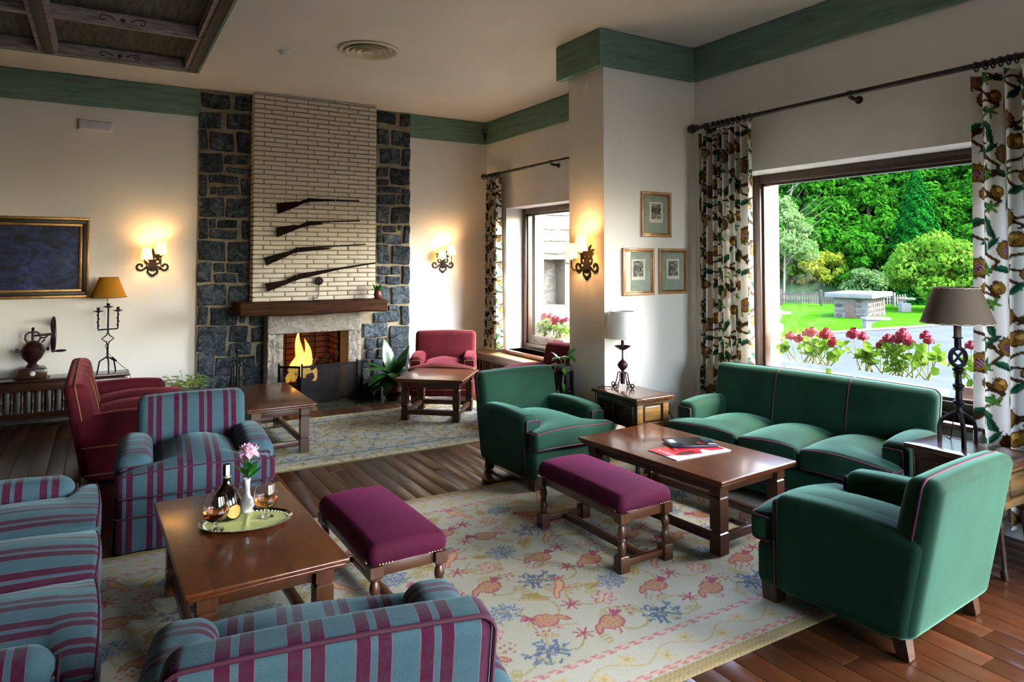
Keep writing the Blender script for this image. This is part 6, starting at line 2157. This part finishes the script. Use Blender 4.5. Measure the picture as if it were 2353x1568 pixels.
# cast medallion with chain
me_ = at(733, 646, 'y', 8.04)
md = thing('iron_medallion', 'black cast iron rosette hanging on a chain above the mantel', 'medallion', (me_[0], 8.045, me_[2]))
g = G().lathe([(0.043, 0), (0.043, 0.008), (0.035, 0.014), (0.012, 0.016)], 20, M=Matrix.Rotation(PI / 2, 4, 'X'))
for k in range(9):
    a = k * 2 * PI / 9
    g.sphere((0.036 * math.cos(a), -0.010, 0.036 * math.sin(a)), 0.015, 8, 6, (1, .6, 1))
g.sphere((0, -0.014, 0), 0.014, 8, 6)
obj('rosette', g, M['blackmetal'], md)
chm = G().tube([(0.007 * math.cos(k), 0, 0.011 * math.sin(k)) for k in np.linspace(0, 2 * PI, 11)[:-1]], 0.0024, 5, True)
lk = tomesh('chain_link', chm, M['gunmetal'])
path = [(0.0, -0.04 - k * 0.0165) for k in range(9)] + [(-0.008, -0.19), (-0.022, -0.199), (-0.04, -0.201), (-0.058, -0.201), (-0.076, -0.201), (-0.094, -0.201)]
for k, (x_, z_) in enumerate(path):
    o = obj('chain_link', lk, None, md, (x_ - 0.001 * k, -0.006, z_))
    o.rotation_euler = (0, 0 if k < 9 else PI / 2, 0.5 if k % 2 else -0.7)

# ------------------------------------------------------------------ plants
M['terra'] = Mat('red_glazed_pot', '#5e2118', 0.45, coat=0.2).m
M['terra2'] = Mat('terracotta', '#7a4030', 0.8).m
M['zinc'] = Mat('zinc_bucket', '#8f9a9a', 0.35, metal=0.7).m
M['soil'] = Mat('potting_soil', '#1a120c', 0.95).m
m = Mat('glossy_leaf', '#14501a', 0.3, coat=0.2); m.vary('#2d7a22', 8); M['gleaf'] = m.m
m = Mat('variegated_leaf', '#3f7a24', 0.4); m.vary('#a8b848', 25, 0.5, 0.62); M['vleaf'] = m.m
def blade(base, az, elev, L, W, droop, n=9, fold=0.25, twist=0.0):
    """lance shaped leaf with a folded midrib"""
    V, F = [], []
    p = np.array(base, float)
    e = elev
    ca, sa = math.cos(az), math.sin(az)
    side = np.array([-sa, ca, 0])
    for k in range(n + 1):
        t = k / n
        d = np.array([ca * math.cos(e), sa * math.cos(e), math.sin(e)])
        up = np.cross(d, side)
        w = W * (math.sin(PI * min(1, (0.06 + 0.94 * t))) ** 0.75) * (1 if t < .5 else (1 - (t - .5)) ** 0.6) / 2
        if k == n:
            w = 0.001
        s2 = side * math.cos(twist * t) + up * math.sin(twist * t)
        V += [tuple(p + s2 * w - up * fold * w), tuple(p), tuple(p - s2 * w - up * fold * w)]
        p = p + d * L / n
        e -= droop / n
    for k in range(n):
        a = k * 3
        F += [(a, a + 1, a + 4, a + 3), (a + 1, a + 2, a + 5, a + 4)]
    return G().add(V, F)
# broad leaved plant by the fireplace
pp = thing('potted_plant', 'broad leaved green plant in terracotta pot right of the fireplace', 'potted plant', (3.06, 7.93, 0.0045))
obj('pot', G().lathe([(0.085, 0.02), (0.10, 0.17), (0.115, 0.175), (0.115, 0.205), (0.105, 0.207), (0.10, 0.19), (0.0, 0.185)], 22), M['terra2'], pp)
obj('saucer', G().lathe([(0.10, 0.0), (0.125, 0.02), (0.12, 0.022), (0.10, 0.018)], 22), M['terra2'], pp)
lr = random.Random(6)
for k, (az, el, L, W) in enumerate([(1.9, 1.45, .45, .11), (0.3, 1.2, .40, .10), (2.6, 1.0, .42, .10), (3.4, .85, .45, .10), (-0.3, .8, .36, .10), (-1.2, 1.15, .34, .11), (-1.9, .7, .36, .10), (-2.6, .55, .45, .11), (3.0, .35, .42, .10), (-2.9, .2, .36, .09), (-1.5, .3, .30, .09), (-0.8, .45, .36, .09), (0.9, .9, .36, .09), (-2.2, .1, .34, .09), (3.6, .1, .38, .09)]):
    obj('leaf', blade((0.02 * math.cos(az), 0.02 * math.sin(az), 0.19), az, el, L * 1.08, W * 1.7, 0.5 if el > 1.1 else 1.5, 9, 0.12), M['gleaf'], pp)
# mantel pot
mp_ = thing('potted_plant', 'small green plant in a red glazed pot on the mantel end', 'potted plant', (2.86, 7.93, 1.143))
obj('saucer', G().lathe([(0.045, 0), (0.058, 0.012), (0.054, 0.014), (0.04, 0.008)], 18), M['terra'], mp_)
obj('pot', G().lathe([(0.032, 0.010), (0.046, 0.035), (0.048, 0.055), (0.038, 0.085), (0.044, 0.102), (0.040, 0.104), (0.034, 0.09), (0.0, 0.085)], 20), M['terra'], mp_)
for k in range(14):
    az = k * 2.4
    el = 1.35 - 0.07 * k
    obj('leaf', blade((0.01 * math.cos(az), 0.01 * math.sin(az), 0.09), az, max(.35, el), lr.uniform(.08, .155), 0.038, 0.7, 6), M['gleaf'], mp_)
# zinc bucket plant
zp = at(428, 893, 'y', 7.80)
zb = thing('potted_plant', 'bushy variegated plant in a zinc bucket against the left wall', 'potted plant', (0.765, 7.80, 0.0))
obj('bucket', G().lathe([(0.10, 0.0), (0.135, 0.265), (0.14, 0.27), (0.14, 0.278), (0.13, 0.276), (0.125, 0.24), (0.0, 0.235)], 26), M['zinc'], zb)
g = G()
vg = G()
for k in range(34):
    az = k * 2.39996
    rr = 0.10 * math.sqrt((k + .5) / 34)
    hz = lr.uniform(0.07, 0.17)
    bx, by = rr * math.cos(az), rr * math.sin(az)
    tx, ty = bx * 1.7, by * 1.7
    g.tube([(bx * .6, by * .6, 0.23), ((bx + tx) / 2, (by + ty) / 2, 0.25 + hz * .6), (tx, ty, 0.25 + hz)], 0.0025, 5)
    for q in range(2):
        obj('leaf', blade((tx, ty, 0.25 + hz - q * 0.03), az + q * 1.7 - .6, lr.uniform(-.1, .6), lr.uniform(.085, .125), .052, .8, 5), M['vleaf'], zb)
for (x_, y_, z_) in ((-0.20, -0.03, 0.44), (-0.05, 0.0, 0.48), (-0.19, -0.04, 0.34), (0.12, 0, 0.45)):
    g.tube([(x_ * .3, 0, 0.24), (x_ * .7, y_ * .6, 0.24 + (z_ - .24) * .7), (x_, y_, z_)], 0.0025, 5)
    for q in range(3):
        obj('leaf', blade((x_, y_, z_ - .01 * q), q * 2.1, .3, .035, .012, .6, 4), M['vleaf'], zb)
obj('stems', g, M['stem'], zb)
# iron plant stand with trailing plant, beside the pillar
PS = (3.42, 4.86)
ps = thing('plant_stand', 'black iron slatted plant stand with flower ornament beside the pillar', 'plant stand', (PS[0], PS[1], 0.0), 0.4)
for z_ in (0.02, 0.36, 0.63):
    obj('hoop', G().lathe([(0.076, z_), (0.080, z_), (0.080, z_ + 0.028), (0.076, z_ + 0.028)], 28, cap=False), M['iron'], ps)
for k in range(10):
    a = k * 2 * PI / 10
    obj('slat', G().box(-0.011, 0.011, -0.003, 0.003, 0, 0.655, M=Matrix.Rotation(a, 4, 'Z') @ Matrix.Translation((0, -0.0835, 0))), M['iron'], ps, smooth=False)
obj('shelf', G().lathe([(0.074, 0.47), (0.074, 0.478)], 24), M['iron'], ps)
for az, zc in ((-1.95, 0.41), (-0.2, 0.44)):
    g = G()
    g.prism([(0.013 * math.cos(t), 0.013 * math.sin(t)) for t in np.linspace(0, 2 * PI, 13)[:-1]], -0.008, 0.0)
    for k in range(6):
        a = k * PI / 3
        g.strip([(0.010 * math.cos(a), 0.010 * math.sin(a)), (0.030 * math.cos(a), 0.030 * math.sin(a)), (0.046 * math.cos(a), 0.046 * math.sin(a))], [0.012, 0.030, 0.016], 0.004)
    o = obj('iron_flower', g, M['iron'], ps, (0.090 * math.cos(az), 0.090 * math.sin(az), zc), (0, 0, az + PI / 2))
po = thing('trailing_plant', 'trailing heart leaved plant in a pale pot on the iron stand', 'potted plant', (PS[0], PS[1], 0.4785))
obj('pot', G().lathe([(0.045, 0), (0.066, 0.19), (0.070, 0.20), (0.070, 0.225), (0.062, 0.224), (0.058, 0.19), (0, 0.185)], 22), M['concrete'], po)
g = G()
for k, (pts, ls) in enumerate([([(0, 0, .2), (0.01, -0.01, .27), (0.03, -0.03, .32)], [(1.0, .6), (-1.4, -.2), (0.2, .9)]), ([(0, 0, .2), (-0.03, 0.0, .27), (-0.045, -0.01, .30)], [(2.4, 1.1), (3.4, .2)]), ([(-0.02, 0, .2), (-0.09, -0.02, .25), (-0.12, -0.02, .15), (-0.13, -0.01, .02)], [(3.1, .0), (2.2, -.6), (4.0, -.5)]), ([(-0.03, 0.02, .2), (-0.12, 0.05, .23), (-0.19, 0.06, .10), (-0.20, 0.05, -.03)], [(3.0, .1), (2.5, -.4), (3.9, -.9)]), ([(0, -.02, .2), (-0.05, -.08, .22), (-0.08, -.10, .10)], [(-2.0, -.3), (-1.2, -.9)])]):
    g.tube(pts, 0.003, 5)
    for j, (az, el) in enumerate(ls):
        q = pts[min(len(pts) - 1, 1 + j)]
        obj('leaf', blade(q, az, el, 0.115 if k < 2 else 0.085, 0.066 if k < 2 else .05, 1.0, 7), M['gleaf'], po)
    if len(pts) == 4:
        for j in range(3):
            q = np.array(pts[2]) * (1 - j / 3) + np.array(pts[3]) * (j / 3)
            obj('leaf', blade(tuple(q), 2.2 + j * 1.1, -.5, .07, .045, .6, 6), M['gleaf'], po)
obj('vines', g, M['stem'], po)

# ------------------------------------------------------------------ tray with bottle, glasses and vase
TZ = 0.4265
def onT(px_, py_, z=TZ):
    p = at(px_, py_, 'z', z)
    return p
c0, c1 = onT(456, 1213), onT(673, 1190)
tcx, tcy = (c0[0] + c1[0]) / 2, (c0[1] + c1[1]) / 2
tang = math.atan2(c1[1] - c0[1], c1[0] - c0[0])
ta = math.hypot(c1[0] - c0[0], c1[1] - c0[1]) / 2
n0, n1 = onT(563, 1168), onT(563, 1236)
tb = ta * 0.72
M['silver'] = Mat('silver_plate', '#c4c8c8', 0.12, metal=1.0).m
m = Mat('pale_yellow_linen', '#b5bd78', 0.9); m.vary('#a9b26c', 9); M['linen'] = m.m
tray = thing('serving_tray', 'oval silver serving tray on the coffee table', 'tray', (tcx, tcy, TZ), tang)
def oval(prof, n=48):
    V, F = [], []
    for s_, z_ in prof:
        for k in range(n):
            a = 2 * PI * k / n
            V.append(((ta + s_) * math.cos(a), (tb + s_) * math.sin(a), z_))
    for i in range(len(prof) - 1):
        for k in range(n):
            F.append((i * n + k, i * n + (k + 1) % n, (i + 1) * n + (k + 1) % n, (i + 1) * n + k))
    F.append(tuple(reversed(range(n))))
    F.append(tuple(range((len(prof) - 1) * n, len(prof) * n)))
    return G().add(V, F)
obj('plate', oval([(-0.03, 0.0), (-0.022, 0.001), (0.0, 0.012), (0.002, 0.015), (-0.002, 0.016), (-0.024, 0.005), (-0.03, 0.004)]), M['silver'], tray)
# napkin with scalloped edge and soft folds
nn = thing('napkin', 'pale yellow green linen napkin spread over the tray', 'napkin', (tcx, tcy, TZ + 0.0045), tang)
V, F = [], []
nr_, nk = 14, 72
for i in range(nr_ + 1):
    for k in range(nk):
        a = 2 * PI * k / nk
        f_ = i / nr_
        rx, ry = (ta - 0.024) * f_, (tb - 0.024) * f_
        if i == nr_:
            rx += 0.006 * abs(math.sin(a * 9)); ry += 0.006 * abs(math.sin(a * 9))
        x_, y_ = rx * math.cos(a), ry * math.sin(a)
        z_ = 0.002 + 0.0035 * math.exp(-(x_ / 0.008) ** 2) + 0.002 * math.exp(-(y_ / 0.01) ** 2)
        V.append((x_, y_, z_))
for i in range(nr_):
    for k in range(nk):
        F.append((i * nk + k, i * nk + (k + 1) % nk, (i + 1) * nk + (k + 1) % nk, (i + 1) * nk + k))
obj('cloth', G().add(V, F), M['linen'], nn)
lg = G()
for k in range(60):
    a = 2 * PI * k / 60
    lg.sphere(((ta - 0.020) * math.cos(a), (tb - 0.020) * math.sin(a), 0.004), 0.005, 5, 4, (1, 1, .5))
o = obj('lace_edge', lg, M['paper'], nn)
o['kind'] = 'stuff'
# clear glass and brandy
def glassmat(name, c, rough=0.0, ior=1.45):
    m = Mat(name, c, rough, trans=1.0)
    _set(m.b, 'IOR', ior)
    return m.m
M['clear'] = glassmat('clear_glass', (0.97, 0.98, 0.98))
M['brandy'] = glassmat('brandy', (0.62, 0.20, 0.035), 0.0, 1.33)
M['bottleglass'] = glassmat('smoky_bottle_glass', (0.30, 0.22, 0.18))
NZ = TZ + 0.0075
def snifter(label, px_, py_):
    p = onT(px_, py_, NZ)
    t = thing('brandy_glass', label, 'glass', (p[0], p[1], NZ), 0, 'brandy glasses on the tray')
    out = [(0.034, 0), (0.035, 0.002), (0.012, 0.008), (0.006, 0.016), (0.006, 0.032), (0.016, 0.038), (0.040, 0.052), (0.053, 0.075), (0.055, 0.090), (0.049, 0.122), (0.040, 0.152)]
    inn = [(0.0385, 0.152), (0.0475, 0.122), (0.0535, 0.090), (0.0515, 0.075), (0.038, 0.054), (0.010, 0.042), (0.0005, 0.041)]
    obj('bowl', G().lathe(out + inn, 30), M['clear'], t, ang=60)
    obj('brandy', G().lathe([(0.0005, 0.0415), (0.010, 0.0425), (0.0378, 0.0545), (0.0510, 0.0752), (0.0525, 0.083), (0.0005, 0.083)], 30), M['brandy'], t, ang=60)
    return t
snifter('brandy glass in front of the bottle on the tray', 496, 1220)
snifter('brandy glass beside the white vase on the tray', 611, 1189)
p = onT(520, 1190, NZ)
bt = thing('brandy_bottle', 'dark brandy bottle with round gold label and tax strip', 'bottle', (p[0], p[1], NZ), 0)
bp = [(0.055, 0), (0.062, 0.006), (0.066, 0.030), (0.064, 0.075), (0.050, 0.110), (0.030, 0.138), (0.019, 0.155), (0.0165, 0.175), (0.0165, 0.22)]
obj('body', G().lathe(bp + [(0.014, 0.22), (0.014, 0.175), (0.0165, 0.154), (0.027, 0.138), (0.047, 0.109), (0.061, 0.074), (0.063, 0.030), (0.058, 0.008), (0.0005, 0.006)], 30), M['bottleglass'], bt, ang=60)
M['brandydark'] = Mat('dark_brandy', '#1a0703', 0.1, coat=0.4).m
obj('brandy', G().lathe([(0.0005, 0.0065), (0.0575, 0.0085), (0.0622, 0.030), (0.0602, 0.074), (0.050, 0.100), (0.0005, 0.100)], 30), M['brandydark'], bt, ang=60)
obj('capsule', G().lathe([(0.0172, 0.178), (0.0178, 0.18), (0.0178, 0.236), (0.0165, 0.240), (0.0005, 0.241)], 24), M['blackmetal'], bt)
d = Vector((-p[0], -p[1], 0)).normalized()
az = math.atan2(d.y, d.x)
def curved_patch(r, a0, a1, z0, z1, shape=None, n=12):
    V, F = [], []
    for i in range(n + 1):
        for j in range(n + 1):
            u, v = i / n, j / n
            if shape == 'round':
                x_, y_ = 2 * u - 1, 2 * v - 1
                k = math.sqrt(max(1e-9, 1 - y_ * y_ / 2)) * x_, math.sqrt(max(1e-9, 1 - x_ * x_ / 2)) * y_
                u, v = (k[0] + 1) / 2, (k[1] + 1) / 2
            a = a0 + (a1 - a0) * u
            V.append((r * math.cos(a), r * math.sin(a), z0 + (z1 - z0) * v))
    for i in range(n):
        for j in range(n):
            F.append((i * (n + 1) + j, (i + 1) * (n + 1) + j, (i + 1) * (n + 1) + j + 1, i * (n + 1) + j + 1))
    return G().add(V, F)
m = Mat('gold_label_print', '#c69a4a', 0.5)
_ = m.n('ShaderNodeTexCoord')
M['goldlabel'] = m.m
obj('round_label', curved_patch(0.0672, az + 0.05, az + 1.05, 0.012, 0.070, 'round'), M['goldlabel'], bt)
obj('tax_strip', curved_patch(0.0184, az - 0.25, az + 0.75, 0.192, 0.2405), M['diff'], bt)
obj('neck_band', G().lathe([(0.0182, 0.182), (0.0182, 0.190)], 20, cap=False), M['brass'], bt)
p = onT(567, 1176, NZ)
va = thing('bud_vase', 'white porcelain bud vase with one flower', 'vase', (p[0], p[1], NZ))
M['porc'] = Mat('white_porcelain', '#d3d8e0', 0.12, coat=0.5).m
obj('vase', G().lathe([(0.022, 0), (0.024, 0.006), (0.022, 0.010), (0.034, 0.028), (0.036, 0.040), (0.030, 0.056), (0.016, 0.075), (0.0125, 0.10), (0.0135, 0.135), (0.0165, 0.152), (0.0145, 0.152), (0.011, 0.13), (0.010, 0.10), (0.0005, 0.09)], 26), M['porc'], va, ang=60)
fl_ = thing('cut_flower', 'pink and white peony with green leaves standing in the vase', 'flower', (p[0], p[1], NZ + 0.10))
obj('stem', G().tube([(0, 0, 0), (0.003, 0, 0.06), (0.008, -0.003, 0.165)], 0.0028, 6), M['stem'], fl_)
for k, (az_, el_, z_) in enumerate([(0.3, .7, .055), (2.6, .9, .06), (-1.0, 1.0, .06), (1.4, 1.2, .07), (-2.4, 1.1, .055), (-0.4, .8, .10), (3.4, 1.0, .10), (-1.7, .9, .09), (0.8, .5, .08)]):
    obj('leaf', blade((0.003, 0, z_), az_, el_, .085, .032, .5, 6), M['gleaf'], fl_)
m = Mat('peony_petal', '#d995cc', 0.6, sheen=0.3); m.vary('#ecd3cf', 30, 0.42, 0.62); M['petal'] = m.m
pr_ = random.Random(12)
k = 0
for ringi, (n_, rr, el, L, W) in enumerate([(5, .004, 1.35, .034, .026), (7, .008, 1.05, .040, .034), (9, .012, .70, .046, .038), (9, .012, .30, .048, .040), (7, .010, -.15, .044, .038)]):
    for j in range(n_):
        a = j * 2 * PI / n_ + ringi * .7
        obj('petal', blade((0.008 + rr * math.cos(a), -0.003 + rr * math.sin(a), 0.172), a, el + pr_.uniform(-.1, .1), L, W, -0.9 if ringi < 4 else 0.6, 5, -.35), M['petal'], fl_)

# ------------------------------------------------------------------ magazines
def quad_frame(p0, p1, p2):
    """origin, x axis (p0->p1), y axis and the two lengths"""
    a, b, c = Vector(p0), Vector(p1), Vector(p2)
    ux = (b - a)
    W = ux.length
    ux.normalize()
    uy = Vector((-ux.y, ux.x, 0))
    H_ = (c - b).dot(uy)
    return a, math.atan2(ux.y, ux.x), W, H_
def text_mesh(body, size, mat):
    cu = bpy.data.curves.new('lettering', 'FONT')
    cu.body = body
    cu.size = size
    cu.extrude = 0.0001
    cu.resolution_u = 3
    o = bpy.data.objects.new('tmp_lettering', cu)
    COL.objects.link(o)
    dg = bpy.context.evaluated_depsgraph_get()
    me = bpy.data.meshes.new_from_object(o.evaluated_get(dg))
    bpy.data.objects.remove(o)
    me.materials.clear()
    me.materials.append(mat)
    return me
MZ = TZ
q0, q1, q2 = (at(1489.8, 1035.8, 'z', MZ), at(1555.7, 1059.7, 'z', MZ), at(1686, 1038, 'z', MZ))
o_, an_, W_, H_ = quad_frame(q0, q1, q2)
M['magred'] = Mat('glossy_red_print', '#b3101c', 0.25, coat=0.4).m
M['magwhite'] = Mat('glossy_white_print', '#d6d8e6', 0.25, coat=0.4).m
M['magdark'] = Mat('dark_maroon_print', '#5a1418', 0.25, coat=0.4).m
M['navy'] = Mat('glossy_navy_print', '#0e1a2a', 0.25, coat=0.4).m
M['blackprint'] = Mat('glossy_black_print', '#0a0a0c', 0.25, coat=0.4).m
H_ = abs(H_)
mg = thing('magazine', 'red and white magazine lying on the coffee table', 'magazine', (o_.x, o_.y, MZ), an_)
obj('pages', G().box(0, W_, 0, H_, 0, 0.0045), M['magwhite'], mg, smooth=False)
def flat(poly, z):
    n_ = len(poly)
    return G().add([(x, y, z) for x, y in poly] + [(x, y, z - 0.0003) for x, y in poly], [tuple(range(n_)), tuple(reversed(range(n_, 2 * n_)))] + [(k, (k + 1) % n_, (k + 1) % n_ + n_, k + n_) for k in range(n_)])
cvr = obj('cover_print', flat([(0.0, 0.0), (W_ * .62, 0.0), (W_ * .80, H_ * .25), (W_ * .86, H_ * .55), (W_ * .66, H_ * .60), (W_ * .60, H_ * .66), (W_ * .80, H_ * .74), (W_ * .86, H_ * .97), (W_ * .0, H_)], 0.0050), M['magred'], mg, smooth=False)
obj('dark_shape', flat([(W_ * .62, H_ * .18), (W_ * .76, H_ * .26), (W_ * .78, H_ * .46), (W_ * .62, H_ * .50), (W_ * .52, H_ * .34)], 0.0054), M['magdark'], cvr, smooth=False)
obj('title_lettering', text_mesh('SOGEUM', W_ * 0.15, M['magwhite']), None, cvr, (W_ * .14, H_ * .08, 0.0054), 0.0)
obj('subtitle_lettering', text_mesh('SOGEUM', W_ * 0.055, M['magwhite']), None, cvr, (W_ * .16, H_ * .34, 0.0054), 0.0)
bz = MZ + 0.0058
q0, q1, q2 = (at(1544, 1031, 'z', bz), at(1651, 1028, 'z', bz), at(1633, 1009, 'z', bz))
o_, an_, W_, H_ = quad_frame(q0, q1, q2)
H_ = abs(H_)
bk = thing('brochure', 'thick navy and black catalogue on top of the red magazine', 'catalogue', (o_.x, o_.y, bz), an_)
obj('pages', G().bbox(0, W_, 0, H_, 0, 0.014, 0.002), M['navy'], bk)
cp = obj('cover_print', flat([(W_ * .28, 0.002), (W_ * .82, 0.002), (W_ * .82, H_ - 0.002), (W_ * .28, H_ - 0.002)], 0.0146), M['blackprint'], bk, smooth=False)
obj('label_patch', flat([(W_ * .07, H_ * .40), (W_ * .19, H_ * .40), (W_ * .19, H_ * .80), (W_ * .07, H_ * .80)], 0.0146), M['magwhite'], bk, smooth=False)
obj('red_patch', flat([(W_ * .62, H_ * .20), (W_ * .76, H_ * .10), (W_ * .64, H_ * .48)], 0.0150), M['magred'], cp, smooth=False)
obj('white_bar', flat([(W_ * .82, H_ * .12), (W_ * .97, H_ * .12), (W_ * .97, H_ * .20), (W_ * .82, H_ * .20)], 0.0150), M['magwhite'], bk, smooth=False)
